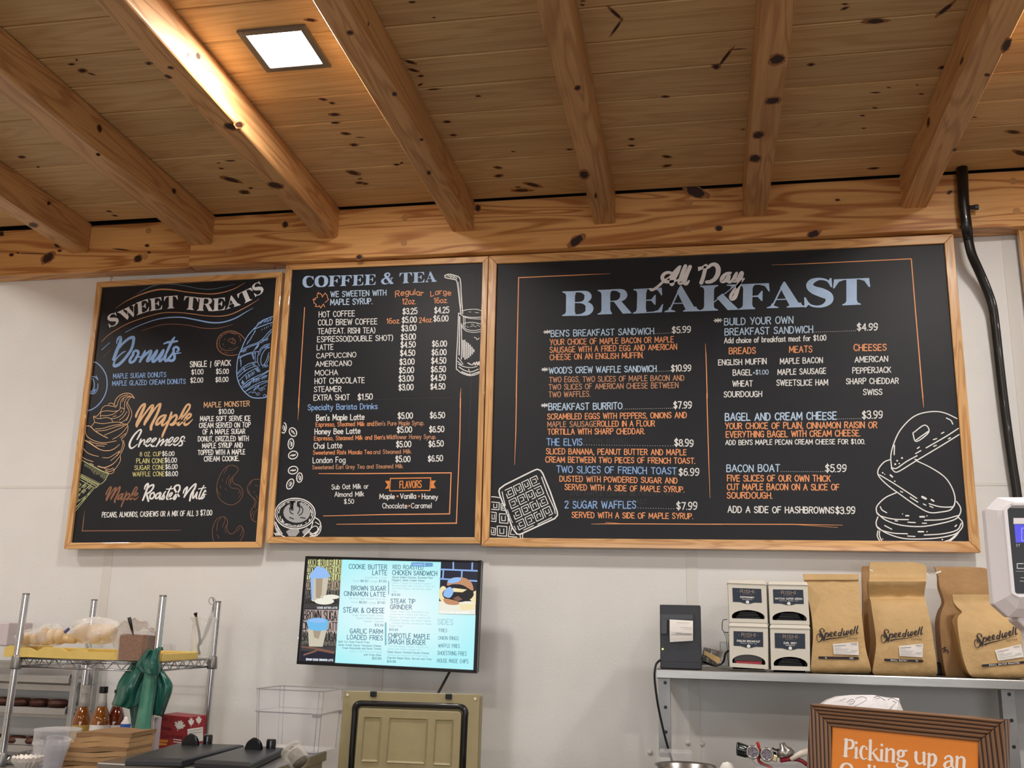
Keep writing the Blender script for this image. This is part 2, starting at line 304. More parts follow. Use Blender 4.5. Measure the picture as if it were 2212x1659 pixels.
# rafters
RX = [(-2.994, -2.899), (-2.354, -2.242), (-1.718, -1.621), (-1.082, -.983), (-.443, -.351), (.191, .287), (.828, .926), (1.465, 1.562), (-3.63, -3.535), (-4.27, -4.175), (2.10, 2.2), (2.74, 2.84)]
RLAB = ['short-looking pine rafter at the far left, dark knot near its end', 'pine rafter second from left, casting shade over the beam joint', 'rafter with its right flank lit golden by the square ceiling light',
        'rafter immediately right of the square light, thin bright line on its left edge', 'central rafter with flame-like grain, above the coffee and breakfast boards', 'rafter seen nearly end-on with four large dark knots below',
        'split and twisting rafter near the right edge, beside the black pipe', 'rafter beyond the right edge of the view', 'rafter beyond the left edge of the view', 'rafter far beyond the left edge of the view', 'rafter well beyond the right edge of the view', 'rafter farthest beyond the right edge of the view']
RAF = []
for i, (xa, xb) in enumerate(RX):
    ys = [4.066, Y0]; zb = lambda y: ceil_z(y) - .148
    q = [(xa, ys[1], zb(ys[1])), (xb, ys[1], zb(ys[1])), (xb, ys[0], zb(ys[0])), (xa, ys[0], zb(ys[0])), (xa, ys[1], ceil_z(ys[1])-.0005), (xb, ys[1], ceil_z(ys[1])-.0005), (xb, ys[0], ceil_z(ys[0])-.0005), (xa, ys[0], ceil_z(ys[0])-.0005)]
    t = thing('rafter', ((xa+xb)/2, 4.05, zb(4.05)), RLAB[i], 'rafter', 'pine rafters under the ceiling')
    MB().hexa(q).build('timber', M['rafter'], t, bevel=.011 if i in (1, 2, 3) else .005, seg=3)
    RAF.append(t)
def rb(a, b, o_): 
    d = ray(a, b); n = Vector((0, CS, 1)); p0 = Vector((0, 4.048, 3.2936-o_)); return CAM + d*((p0-CAM).dot(n)/d.dot(n))
for i, (ox, oy), L_ in ((5, (1652, 0), [(105, 508, 58, 34, -15), (68, 860, 58, 24, -12)]), (5, (1100, 0), [(2127, 1152, 42, 24, -10), (2097, 1352, 42, 26, -5)]), (4, (1100, 0), [(583, 750, 24, 17, -15), (640, 1492, 36, 30, 20)]), (4, (1100, 300), [(738, 485, 10, 20, 0)]),
                        (3, (560, 0), [(775, 280, 24, 15, 5), (1155, 803, 18, 15, 0), (1385, 1192, 14, 9, 0), (1447, 1475, 15, 15, 0), (932, 205, 6, 16, 0)]), (2, (0, 0), [(1455, 578, 22, 9, 8), (1435, 655, 28, 10, 20), (1968, 1080, 52, 22, 12)]), (2, (560, 300), [(140, 397, 58, 20, 12)]),
                        (0, (0, 300), [(285, 735, 34, 16, 12)]), (6, (1652, 0), [(1897, 640, 20, 11, 0), (1620, 1278, 16, 10, -30), (2062, 385, 28, 52, 30)])):
    for x, y, rx, ry, rot in L_:
        knot_mesh(ox+x/Q, oy+y/Q, rx/Q, ry/Q, rot, rb, (1.35, 1.5)).build('knot', [M['knot'], M['halo']], RAF[i])
for i, side, (ox, oy), L_ in ((1, -2.242, (0, 0), [(850, 1095, 16, 30, -15), (838, 1318, 15, 10, 10)]), (1, -2.242, (0, 300), [(1485, 445, 14, 20, -20)]), (0, -2.899, (0, 300), [(418, 548, 13, 14, 0)]), (2, -1.621, (0, 0), [(1692, 480, 16, 26, -20), (1603, 470, 14, 18, -15), (2040, 1065, 32, 24, 0)]), (6, .828, (1652, 0), [(1395, 1045, 10, 34, 8), (1680, 520, 8, 30, 20)])):
    for x, y, rx, ry, rot in L_:
        s_ = 1 if side < 0 else -1
        knot_mesh(ox+x/Q, oy+y/Q, rx/Q, ry/Q, rot, lambda a, b, o_: on_x(a, b, side+s_*o_), (1.4, 1.4)).build('knot', [M['knot'], M['halo']], RAF[i])
# square recessed ceiling lights
M['lit'] = mat('light_diffuser', (1, 1, 1, 1), .4, emit=(1, .96, .9, 1), es=14.0)
M['trimg'] = mat('light_trim', srgb(96, 92, 86), .5)
for i, (lx, ly) in enumerate(LIGHTS):
    lab = 'square recessed ceiling light glowing white between the rafters' if i == 1 else 'square ceiling light outside the view, %s row back, %s from left' % (('first', 'second', 'third')[i//4], ('first', 'second', 'third', 'fourth')[i % 4])
    t = thing('ceiling_light', (lx, ly, ceil_z(ly)), lab, 'light', None if i == 1 else 'ceiling lights outside the view')
    R_ = Matrix.Rotation(-math.atan(CS), 3, 'X'); c = Vector((lx, ly, ceil_z(ly)-.005))
    mb = MB()
    for dx, dy, w, h in ((-.108, 0, .024, .240), (.108, 0, .024, .240), (0, -.108, .192, .024), (0, .108, .192, .024)): mb.box(c+R_ @ Vector((dx, dy, 0)), (w, h, .010), R_)
    mb.build('trim_ring', M['trimg'], t, bevel=.002)
    MB().box(c+Vector((0, 0, .001)), (.192, .192, .006), R_).build('diffuser', M['lit'], t)
# ---------------------------------------------------------------- hand lettering: single-stroke alphabet
# each glyph: advance | strokes; '~' = smooth; grid is 10 high
GL = {
'A': '6|0,0 3,10 6,0|1.1,3.4 4.9,3.4', 'B': '5.4|0,0 0,10|~0,10 2.8,10 4.4,9.1 4.4,6.6 3,5.5 0,5.4|~0,5.4 3,5.4 5,4.4 5,1.3 3.2,0 0,0',
'C': '5.2|~5,8.2 4.2,9.6 2.8,10 1,8.9 0,6.4 0,3.6 1,1.1 2.8,0 4.2,.4 5,1.8', 'D': '5.6|0,0 0,10|~0,10 2.2,10 4.3,8.7 5.2,6 5.2,4 4.3,1.3 2.2,0 0,0',
'E': '4.8|4.5,10 0,10 0,0 4.6,0|0,5.2 3.9,5.2', 'F': '4.6|4.5,10 0,10 0,0|0,5.2 3.8,5.2', 'G': '5.6|~5,8.2 4.2,9.6 2.8,10 1,8.9 0,6.4 0,3.6 1,1.1 2.8,0 4.4,.6 5.2,2|3,4.6 5.3,4.6 5.3,.2',
'H': '5.2|0,0 0,10|5.2,0 5.2,10|0,5.1 5.2,5.1', 'I': '0.2|0.1,0 0.1,10', 'J': '4.4|~4,10 4,3 3.4,.8 2,0 .6,.7 0,2.2|1.8,10 4.4,10', 'K': '5.2|0,0 0,10|4.9,10 0,4.2|1.6,6 5.2,0', 'L': '4.4|0,10 0,0 4.4,0',
'M': '6.8|0,0 .3,10 3.4,2.6 6.5,10 6.8,0', 'N': '5.4|0,0 0,10 5.4,0 5.4,10', 'O': '5.8|~2.9,10 1,8.9 0,6.4 0,3.6 1,1.1 2.9,0 4.8,1.1 5.8,3.6 5.8,6.4 4.8,8.9 2.9,10', 'P': '5|0,0 0,10|~0,10 2.8,10 4.7,9 4.7,6.2 2.8,4.9 0,4.8',
'Q': '5.8|~2.9,10 1,8.9 0,6.4 0,3.6 1,1.1 2.9,0 4.8,1.1 5.8,3.6 5.8,6.4 4.8,8.9 2.9,10|3.4,2.4 5.8,-.6', 'R': '5.3|0,0 0,10|~0,10 2.8,10 4.7,9.1 4.7,6.4 2.8,5.2 0,5.1|2.4,5.1 5.2,0',
'S': '4.8|~4.5,8.5 3.6,9.8 2.2,10 .6,9.1 .3,7.3 1.3,5.8 3.4,4.7 4.6,3.2 4.3,1.1 2.7,0 1.1,.3 0,1.8', 'T': '5.4|0,10 5.4,10|2.7,10 2.7,0', 'U': '5.4|~0,10 0,3.2 .9,.8 2.7,0 4.5,.8 5.4,3.2 5.4,10', 'V': '5.8|0,10 2.9,0 5.8,10',
'W': '8|0,10 2,0 4,8.6 6,0 8,10', 'X': '5.2|0,10 5.2,0|0,0 5.2,10', 'Y': '5.4|0,10 2.7,5|5.4,10 2.2,0', 'Z': '5|0,10 5,10 0,0 5,0',
'0': '5|~2.5,10 .8,8.9 0,6.4 0,3.6 .8,1.1 2.5,0 4.2,1.1 5,3.6 5,6.4 4.2,8.9 2.5,10', '1': '2.4|0,8 1.8,10 1.8,0', '2': '4.8|~0,8 .8,9.6 2.4,10 4.2,9 4.3,7 3,4.6 0,0|0,0 4.8,0', '3': '4.6|~0,8.6 1,9.8 2.4,10 4.1,9 4,6.6 2.6,5.5 1.2,5.4|~1.2,5.4 2.8,5.3 4.5,4 4.4,1.4 2.8,0 1,.2 0,1.6',
'4': '5|3.8,0 3.8,10 0,3.2 5,3.2', '5': '4.8|4.4,10 .6,10 .3,5.6|~.3,5.6 1.5,6.2 3,6.1 4.6,4.6 4.5,1.6 2.8,0 1,.2 0,1.6', '6': '4.8|~4,9.4 2.6,10 1.2,9 .2,6 0,3.4 .8,.8 2.4,0 4.1,.8 4.7,3 4.1,5.2 2.6,5.9 1,5.2 .1,3.4', '7': '4.8|0,10 4.8,10 1.6,0',
'8': '4.8|~2.4,5.4 .7,6.4 .5,8.6 2.4,10 4.3,8.6 4.1,6.4 2.4,5.4 .4,4.2 0,1.8 2.4,0 4.8,1.8 4.4,4.2 2.4,5.4', '9': '4.8|~4.6,6.6 3.8,4.9 2.2,4.2 .6,5.2 .1,7.2 .8,9.2 2.4,10 4.1,9 4.7,6.6 4.4,3.4 3.2,.8 1.4,0 .4,.4',
'$': '4.8|~4.5,8.2 3.6,9.2 2.2,9.4 .6,8.6 .3,7 1.3,5.7 3.4,4.6 4.6,3.2 4.3,1.4 2.7,.6 1.1,.9 0,2.2|2.4,11 2.4,-1', '.': '.3|0,0.1 .2,0.1', ',': '.7|.5,.4 0,-1.6', "'": '.4|.3,10.2 0,7.8', '-': '3|0,4.6 3,4.6', '*': '6|3,1.4 3,9.4|-.8,5.4 6.8,5.4|.3,2.6 5.7,8.2|.3,8.2 5.7,2.6',
'(': '1.8|~1.8,11 .3,8 0,5 .3,2 1.8,-1', ')': '1.8|~0,11 1.5,8 1.8,5 1.5,2 0,-1', '+': '3.6|0,4 3.6,4|1.8,2.2 1.8,5.8', '|': '.3|0,-1 .2,10.5', '&': '6|~6,0 1.6,6.4 1.2,8.6 2.6,10 4,8.8 3.4,6.6 .8,4.4 0,2.4 .8,.5 2.6,0 4.4,1.2 5.6,4.2', '~': '8|0,5 8,5',
'a': '4.4|~4.2,5.4 2.6,6.6 .8,5.8 0,3.3 .7,.7 2.3,0 4.1,1.6|4.3,6.5 4.3,0', 'b': '4.4|0,10 0,0|~0,4.8 1.8,6.5 3.6,5.6 4.4,3.3 3.6,.8 1.8,0 0,1.4', 'c': '4|~4,5.4 2.4,6.6 .7,5.6 0,3.3 .7,.8 2.4,0 4,1.2', 'd': '4.4|4.3,10 4.3,0|~4.2,5.2 2.6,6.6 .8,5.8 0,3.3 .7,.7 2.3,0 4.2,1.6',
'e': '4.2|~.1,3.4 4.2,3.6 3.8,5.6 2.2,6.6 .6,5.6 0,3.2 .7,.8 2.4,0 4,1', 'f': '3|~3.2,9.4 2.2,10 1.2,9 1,7 1,0|-.3,6.2 2.8,6.2', 'g': '4.4|~4.2,5.4 2.6,6.6 .8,5.8 0,3.5 .7,1.1 2.3,.4 4.2,2|~4.3,6.5 4.3,-1 3.4,-2.8 1.8,-3 .2,-2', 'h': '4.2|0,10 0,0|~0,4.4 1.6,6.4 3.4,6.2 4.1,4.4 4.1,0', 'i': '.3|.1,6.4 .1,0|0,8.8 .2,8.8',
'j': '1.6|~1.5,6.4 1.5,-1 1,-2.6 0,-2.8|1.5,8.8 1.6,8.8', 'k': '4|0,10 0,0|3.7,6.4 0,2.4|1.4,3.8 4,0', 'l': '.3|.1,10 .1,0', 'm': '6.6|0,6.5 0,0|~0,4.6 1.3,6.4 2.8,6 3.3,4.4 3.3,0|~3.3,4.6 4.6,6.4 6,6 6.6,4.4 6.6,0', 'n': '4.2|0,6.5 0,0|~0,4.4 1.6,6.4 3.4,6.2 4.1,4.4 4.1,0',
'o': '4.6|~2.3,6.6 .6,5.6 0,3.3 .6,.9 2.3,0 4,.9 4.6,3.3 4,5.6 2.3,6.6', 'p': '4.4|0,6.5 0,-3.2|~0,4.8 1.8,6.5 3.6,5.6 4.4,3.3 3.6,.8 1.8,0 0,1.4', 'q': '4.4|4.3,6.5 4.3,-3|~4.2,5.2 2.6,6.6 .8,5.8 0,3.3 .7,.7 2.3,0 4.2,1.6', 'r': '2.9|0,6.5 0,0|~0,4.2 1.2,6.2 2.9,6.3', 's': '3.7|~3.5,5.6 2.2,6.6 .6,6 .4,4.4 1.8,3.4 3.4,2.4 3.4,.8 1.8,0 0,.9',
't': '2.8|~1.2,9 1.2,1.6 2,.1 3,.4|-.3,6.2 2.8,6.2', 'u': '4.2|~0,6.5 0,2 .8,.3 2.4,.1 4.1,1.8|4.2,6.5 4.2,0', 'v': '4.2|0,6.5 2.1,0 4.2,6.5', 'w': '6.4|0,6.5 1.6,0 3.2,5.6 4.8,0 6.4,6.5', 'x': '4|0,6.5 4,0|0,0 4,6.5', 'y': '4.2|0,6.5 2.2,.2|~4.2,6.5 1.8,-1.4 .6,-3 -.4,-3', 'z': '4|0,6.4 4,6.4 0,0 4,0', ' ': '3|', '•': '1|.4,3.4 .6,3.4'}
GP = {}
for k_, s_ in GL.items():
    pa = s_.split('|'); st = []
    for q_ in pa[1:]:
        if not q_: continue
        sm_ = q_[0] == '~'; pts_ = [tuple(float(c) for c in w_.split(',')) for w_ in q_.lstrip('~').split()]
        st.append(catmull(pts_, 3) if sm_ else pts_)
    GP[k_] = (float(pa[0]), st)
class Ink:
    """flat painted marks on a plane; pl(px, py) gives the 3-D point of a photo pixel, nrm faces the viewer"""
    def __init__(s, pl, nrm=(0, -1, 0), lift=.0006): s.pl = pl; s.n = Vector(nrm); s.mb = MB(); s.lift = lift; s.k = 0
    def _add(s, pts, fs):
        s.k += 1; off = s.n*(s.lift + (s.k % 9)*2.5e-5); s.mb.add([Vector(p)+off for p in pts], fs)
    def seg3(s, P, w, cap=True):       # P 3-D points, w widths
        n = len(P); w = w if isinstance(w, (list, tuple)) else [w]*n
        if n == 1 or (n == 2 and (P[0]-P[1]).length < w[0]*.35):
            c = P[0]; u = Vector((1, 0, 0)); u = (u-s.n*u.dot(s.n)).normalized(); v = s.n.cross(u)
            s._add([c+(u*math.cos(a)+v*math.sin(a))*w[0]*.56 for a in [2*math.pi*i/8 for i in range(8)]], [tuple(range(8))]); return
        # split at sharp corners
        start = 0; runs = []
        for i in range(1, n-1):
            a = (P[i]-P[i-1]); b = (P[i+1]-P[i])
            if a.length > 1e-7 and b.length > 1e-7 and a.normalized().dot(b.normalized()) < .55: runs.append((start, i)); start = i
        runs.append((start, n-1))
        for a, b in runs:
            Q_ = P[a:b+1]; ww = w[a:b+1]; m = len(Q_); L_, R_ = [], []
            for i in range(m):
                d = (Q_[min(i+1, m-1)]-Q_[max(i-1, 0)])
                if d.length < 1e-9: d = Vector((1e-6, 0, 0))
                d.normalize(); nn = s.n.cross(d); L_.append(Q_[i]+nn*ww[i]/2); R_.append(Q_[i]-nn*ww[i]/2)
            s._add(L_+R_, [(i, i+1, m+i+1, m+i) for i in range(m-1)])
            if cap:
                for e, o in ((0, 1), (m-1, m-2)):
                    c = Q_[e]; d = (Q_[e]-Q_[o]); 
                    if d.length < 1e-9: continue
                    d.normalize(); nn = s.n.cross(d); r = ww[e]/2
                    if r > 2e-4: s._add([c+(nn*math.cos(t)+d*math.sin(t))*r for t in [math.pi*i/4 for i in range(5)]], [(0, 1, 2, 3, 4)])
    def line(s, pts, w, smooth=True, n=5, T=None, closed=False):   # pixel polyline, width in pixels
        wl = isinstance(w, (list, tuple))
        if T: pts = [(T[0]+p[0]/T[2], T[1]+p[1]/T[2]) for p in pts]; w = [q/T[2] for q in w] if wl else w/T[2]
        if wl:
            pw = [(p[0], p[1], q) for p, q in zip(pts, w)]
            pw = catmull(pw, n) if smooth and len(pw) > 2 else pw; pts = [(a, b) for a, b, c in pw]; w = [max(.15, c) for a, b, c in pw]
        else:
            if closed: pts = catmull(pts, n, True); pts.append(pts[0])
            elif smooth and len(pts) > 2: pts = catmull(pts, n)
        P = [s.pl(*p) for p in pts]; c = pts[0]; sc = (s.pl(c[0]+4, c[1])-s.pl(c[0], c[1])).length/4; sz = (s.pl(c[0], c[1]+4)-s.pl(c[0], c[1])).length/4; sc = (sc+sz)/2
        s.seg3(P, [q*sc for q in w] if wl else w*sc); return s
    def fill(s, pts, T=None, smooth=False):
        if T: pts = [(T[0]+p[0]/T[2], T[1]+p[1]/T[2]) for p in pts]
        if smooth: pts = catmull(pts, 4, True)
        s._add([s.pl(*p) for p in pts], [tuple(range(len(pts)))]); return s
    def text(s, t, x0, y0, x1, y1, h, wt=.145, slant=0.0, gap=1.9, jit=.25, wave=None):
        """baseline from (x0, y0) to (x1, y1), cap height h, all in photo pixels"""
        A, B = s.pl(x0, y0), s.pl(x1, y1); U = s.pl(x0, y0-h)-A; U2 = s.pl(x1, y1-h)-B; D = B-A
        adv = [GP.get(c, GP['-'])[0]+gap for c in t]; tot = sum(adv)-gap; x = 0; rnd = random.Random(hash(t) if False else sum(ord(c) for c in t)+int(x0))
        for c, a in zip(t, adv):
            dy = rnd.uniform(-jit, jit); dsc = 1+rnd.uniform(-.04, .04); tl = rnd.uniform(-.02, .02)
            for st in GP.get(c, GP['-'])[1]:
                P = []
                for gx, gy in st:
                    gy2 = (gy*dsc+dy)/10; fx = (x+gx+(slant+tl)*gy)/tot
                    up = U.lerp(U2, min(1, max(0, fx))); p = A+D*fx+up*gy2
                    if wave: p = p+up*wave(fx)
                    P.append(p)
                s.seg3(P, wt*U.length)
            x += a
        return s
    def build(s, name, m, parent, label=None):
        o = s.mb.build(name, m, parent)
        if label: o['label'] = label
        return o
# fat serif capitals: P = polygon, R = ribbon of (x, y, width); grid 10 high
def _serif(x0, x1, y, up, a=None, b=None):       # bracketed slab serif
    d = 1 if up else -1; a = x0+.9 if a is None else a; b = x1-.9 if b is None else b
    return [(x0, y), (x0, y+.35*d), (a-.25, y+.9*d), (a, y+1.8*d), (b, y+1.8*d), (b+.25, y+.9*d), (x1, y+.35*d), (x1, y)]
def stem(a, b, l=.9, r=.9): return [[(a, 0), (b, 0), (b, 10), (a, 10)], _serif(a-l, b+r, 0, True, a, b), _serif(a-l, b+r, 10, False, a, b)]
SG = {
'B': (10.4, stem(1.2, 4, 1.2, .1), [[(3.9, 9.75, .5), (6, 9.7, .7), (7.6, 8.9, 1.9), (8.1, 7.6, 2.6), (7.5, 6.2, 1.8), (6.2, 5.5, .5), (3.9, 5.35, .3)], [(3.9, 5.35, .3), (6.4, 5.2, .6), (8, 4.4, 1.9), (8.6, 2.8, 2.9), (8, 1.2, 2), (6.2, .35, .8), (3.9, .25, .5)]]),
'R': (10.6, stem(1.2, 4, 1.2, .6)+[[(5, 5.3), (7.4, 5.3), (10.9, 0), (8, 0)]], [[(3.9, 9.75, .5), (6, 9.7, .7), (7.8, 8.9, 1.9), (8.3, 7.5, 2.6), (7.7, 6.1, 1.8), (6.2, 5.3, .5), (3.9, 5.15, .3)]]),
'E': (9.6, stem(1.2, 4, 1.2, .1)+[[(3.9, 10), (8.8, 10), (9, 6.9), (8.7, 6.9), (7.6, 9), (6, 9.55), (3.9, 9.6)], [(3.9, 0), (9, 0), (9.4, 3.3), (9.1, 3.3), (7.9, 1), (6.3, .45), (3.9, .4)], [(3.9, 4.95), (5.6, 4.9), (6.7, 3.2), (7, 3.2), (7, 7.2), (6.7, 7.2), (5.6, 5.5), (3.9, 5.35)]], []),
'F': (9.2, stem(1.2, 4, 1.2, .9)+[[(3.9, 10), (8.8, 10), (9.1, 6.7), (8.8, 6.7), (7.6, 8.9), (6, 9.5), (3.9, 9.6)], [(3.9, 4.8), (5.6, 4.7), (6.7, 3.1), (7, 3.1), (7, 7.1), (6.7, 7.1), (5.6, 5.4), (3.9, 5.25)]], []),
'A': (10.8, [[(4.9, 10.2), (5.3, 10.2), (10, 0), (6.9, 0), (3.9, 7.9)], [(4.9, 10.2), (5.1, 9.3), (1.9, .6), (1.4, .6)], _serif(.1, 3.4, 0, True, 1.5, 1.9), _serif(5.8, 11, 0, True, 7, 9.9), [(2.5, 3.1), (7.2, 3.1), (7.1, 3.5), (2.7, 3.5)]], []),
'K': (11, stem(1.2, 4, 1.2, 1.2)+[[(4.8, 5), (6.4, 6.6), (11.2, 0), (8, 0)], [(4, 3.6), (8.6, 8.2), (9, 9.3), (7.6, 9.6), (7.6, 10), (11, 10), (11, 9.65), (10, 9.2), (4, 3.1)]], []),
'S': (8.8, [[(7.5, 10), (7.9, 10), (8.1, 6.8), (7.7, 6.8), (6.8, 8.8)], [(.5, 0), (.1, 0), (0, 3.6), (.4, 3.6), (1.5, 1.2)]], [[(7.7, 7.4, .3), (6.6, 9.2, .6), (4.4, 9.85, .8), (2.3, 9.1, 1.7), (1.6, 7.6, 2.2), (2.7, 6.1, 2.6), (5, 5, 3), (7, 3.7, 2.7), (7.2, 2, 2.2), (5.9, .6, 1.2), (4, .15, .7), (1.8, .8, .6), (.5, 2.8, .3)]]),
'T': (9.8, [[(3.5, 0), (6.3, 0), (6.3, 10), (3.5, 10)], _serif(2.4, 7.4, 0, True, 3.5, 6.3), [(0.2, 10), (9.6, 10), (9.9, 6.6), (9.5, 6.6), (8.3, 9), (6.9, 9.6), (2.9, 9.6), (1.5, 9), (.3, 6.6), (-.1, 6.6)]], []),
'C': (9.4, [[(8.2, 10), (8.6, 10), (8.8, 6.6), (8.4, 6.6), (7.4, 8.8)]], [[(8.5, 7, .4), (7.2, 9.2, .8), (5.2, 9.8, .9), (2.8, 9, 2.3), (1.6, 7, 3), (1.5, 5, 3.2), (1.7, 3, 3), (3, 1, 2.2), (5.4, .25, .9), (7.4, .8, .8), (8.8, 2.8, .5)]]),
'O': (10.4, [], [[(5.2, 9.75, .8), (3, 9, 2), (1.7, 7, 3), (1.5, 5, 3.3), (1.7, 3, 3), (3, 1, 2), (5.2, .25, .8), (7.4, 1, 2), (8.7, 3, 3), (8.9, 5, 3.3), (8.7, 7, 3), (7.4, 9, 2), (5.2, 9.75, .8)]]),
'W': (14, [[(1, 10), (4.2, 10), (7, 1.8), (5.6, -.4), (5, -.4)], [(5.2, -.4), (5.6, -.4), (8.2, 8.2), (7.8, 8.6)], [(6.2, 10), (9, 10), (11.2, 1.6), (10.2, -.4), (9.6, -.4)], [(9.7, -.4), (10.2, -.4), (13.4, 9.8), (12.9, 9.8)], _serif(.1, 5.1, 10, False, 1.2, 4), _serif(5.4, 9.9, 10, False, 6.4, 8.8), _serif(11.6, 14.4, 10, False, 12.9, 13.4)], []),
'&': (11.2, [[(4.2, 9.4), (5.2, 7.6), (11, 0), (8.2, -.2), (3.4, 6.6)], [(6.8, 5.4), (10.6, 5.4), (10.6, 5), (6.8, 5)]], [[(6.4, 9.8, .8), (4.4, 9.2, 1.4), (3.9, 7.6, 1.8), (5.4, 6.2, 1)], [(6, 9.9, .7), (7.3, 9, 1.2), (7.2, 7.4, 1.2), (5.6, 6, .8), (2.6, 4.6, 1.3), (1.6, 2.8, 2.4), (2.6, .9, 1.7), (4.6, .3, .8), (7, 1.2, .7), (8.8, 3.4, .6), (9.4, 5.2, .8)]])}
def serif_text(ink, t, place, outline=None):
    """place(i) -> (baseline-left px, baseline-right px, height px vector) for letter i"""
    for i, c in enumerate(t):
        if c == ' ': continue
        adv, polys, rib = SG[c]; (ax, ay), (bx, by), (ux, uy) = place[i]
        f = lambda g: (ax+(bx-ax)*g[0]/(adv-.3)+ux*g[1]/10, ay+(by-ay)*g[0]/(adv-.3)+uy*g[1]/10)
        hh = math.hypot(ux, uy)/10
        wsc = (math.hypot(bx-ax, by-ay)/(adv-.3)+hh)/2
        for p in polys: ink.fill([f(q) for q in p])
        for r in rib: ink.line([f(q) for q in r], [q[2]*wsc for q in r], True, 4)
# ---------------------------------------------------------------- chalkboards
M['oakH'] = wood('frame_wood_across', srgb(226, 178, 118), srgb(176, 116, 62), 'X', grain=.5, ring=.5, rough=.3, vary=.05, coat=.5, scale=1.6)
M['oakV'] = wood('frame_wood_upright', srgb(226, 178, 118), srgb(176, 116, 62), 'Z', grain=.5, ring=.5, rough=.3, vary=.05, coat=.5, scale=1.6)
M['board'] = mat('chalkboard_black', srgb(30, 32, 38), .48, noise=.12, nscale=9, spec=.35)
def paint(n, c): return mat(n, c, .55, noise=.06, nscale=40)
K = {'w': paint('white_marker', srgb(246, 246, 244)), 'lb': paint('pale_blue_marker', srgb(198, 224, 250)), 'b': paint('blue_marker', srgb(150, 190, 245)), 'hb': mat('blue_heading_paint', srgb(186, 216, 252), .55, noise=.12, nscale=14),
     'o': paint('orange_marker', srgb(250, 168, 112)), 'o2': paint('dull_orange_marker', srgb(214, 156, 116)), 't': paint('tan_marker', srgb(236, 190, 142)), 'br': paint('brown_marker', srgb(150, 104, 78)), 'y': paint('yellow_marker', srgb(224, 218, 146)),
     'yg': paint('pale_green_marker', srgb(200, 204, 150)), 'hw': mat('white_heading_paint', srgb(248, 250, 255), .55, noise=.1, nscale=14), 'gh': paint('wiped_ghost_mark', srgb(58, 58, 60)), 'sl': paint('slate_blue_marker', srgb(96, 120, 142)), 'fo': paint('orange_fill', srgb(236, 148, 76)), 'gr': paint('grey_wash', srgb(176, 178, 180)), 'bk': M['board']}
YP, YF = 4.098, 4.086
def BP(x, y, o=0): return at(x, y, YP)
def chalkboard(outer, inner, label, extra=None):
    """outer/inner corners TL, TR, BR, BL in photo pixels"""
    O = [at(x, y, YF) for x, y in outer]; I = [at(x, y, YF) for x, y in inner]
    base = (O[2]+O[3])/2; base.y = YP+.012
    t = thing('chalkboard', base, label, 'menu board', 'framed chalkboard menus')
    for i in range(4):
        j = (i+1) % 4; m_ = M['oakH'] if i in (0, 2) else M['oakV']
        q = [O[i], O[j], I[j], I[i]]; dy = Vector((0, .030, 0)); g = .0004
        c = sum(q, Vector((0, 0, 0)))/4; q = [p+(c-p)*g for p in q]
        MB().hexa([p+dy for p in q]+q).build('frame_rail', m_, t, bevel=.0022)
    P = [I[k]+(O[k]-I[k])*.2 for k in range(4)]
    MB().hexa([Vector((p.x, YP+.008, p.z)) for p in P]+[Vector((p.x, YP, p.z)) for p in P]).build('writing_panel', M['board'], t)
    return t
B1 = chalkboard([(209, 608.8), (609.8, 586.4), (564.5, 1183), (137.5, 1186)], [(218.6, 619.9), (596.3, 598.8), (552, 1170), (152, 1172.3)], 'leftmost chalkboard headed SWEET TREATS, with ice cream cone drawing')
B2 = chalkboard([(617.5, 571), (1055, 553), (1037.2, 1174.2), (574, 1173)], [(629.9, 582.3), (1042.4, 566.3), (1024.8, 1160.6), (588, 1159.5)], 'middle chalkboard headed COFFEE & TEA, with latte cup drawing')
B3 = chalkboard([(1056, 552.6), (2059.6, 505), (2118.8, 1194), (1040, 1180)], [(1073, 569.3), (2040, 525.3), (2093.5, 1169.5), (1056.5, 1161.5)], 'widest chalkboard headed All Day BREAKFAST, with waffles and pancakes drawn')
B4 = chalkboard([(2200, 492), (2700, 468), (2790, 1200), (2282, 1196)], [(2216, 509), (2684, 487), (2768, 1178), (2300, 1175)], 'chalkboard cut off by the right edge, only its frame showing')
# hooks and eyes the boards hang from
M['steel_dark'] = mat('dark_steel', srgb(58, 54, 50), .4, metal=.9)
for b_, pts in ((B1, [(240, 604), (593, 579)]), (B2, [(632, 570), (1046, 551)]), (B3, [(1066, 550), (2054, 503)])):
    for x, y in pts:
        c = at(x, y, 4.11); c = Vector((c.x, 4.11, c.z-.003)); 
        MB().tube([c+Vector((0, 0, -.004)), c+Vector((0, 0, .006))]+[c+Vector((.006*math.sin(a), 0, .012-.006*math.cos(a))) for a in [k*.6 for k in range(1, 9)]], .0013, 6).build('hanging_hook', M['steel_dark'], b_, smooth=True)
TA, TB = (570, 550, 4.424), (570, 860, 4.424); TC, TE = (1040, 500, 4.254), (1040, 850, 4.254); TD, TF = (1540, 500, 3.749), (1540, 850, 3.749); TG, TH = (130, 580, 4.514), (130, 840, 4.514)
CN = {'w': 'white', 'lb': 'pale blue', 'b': 'blue', 'o': 'orange', 'o2': 'dull orange', 't': 'tan', 'y': 'yellow', 'gh': 'faint grey'}
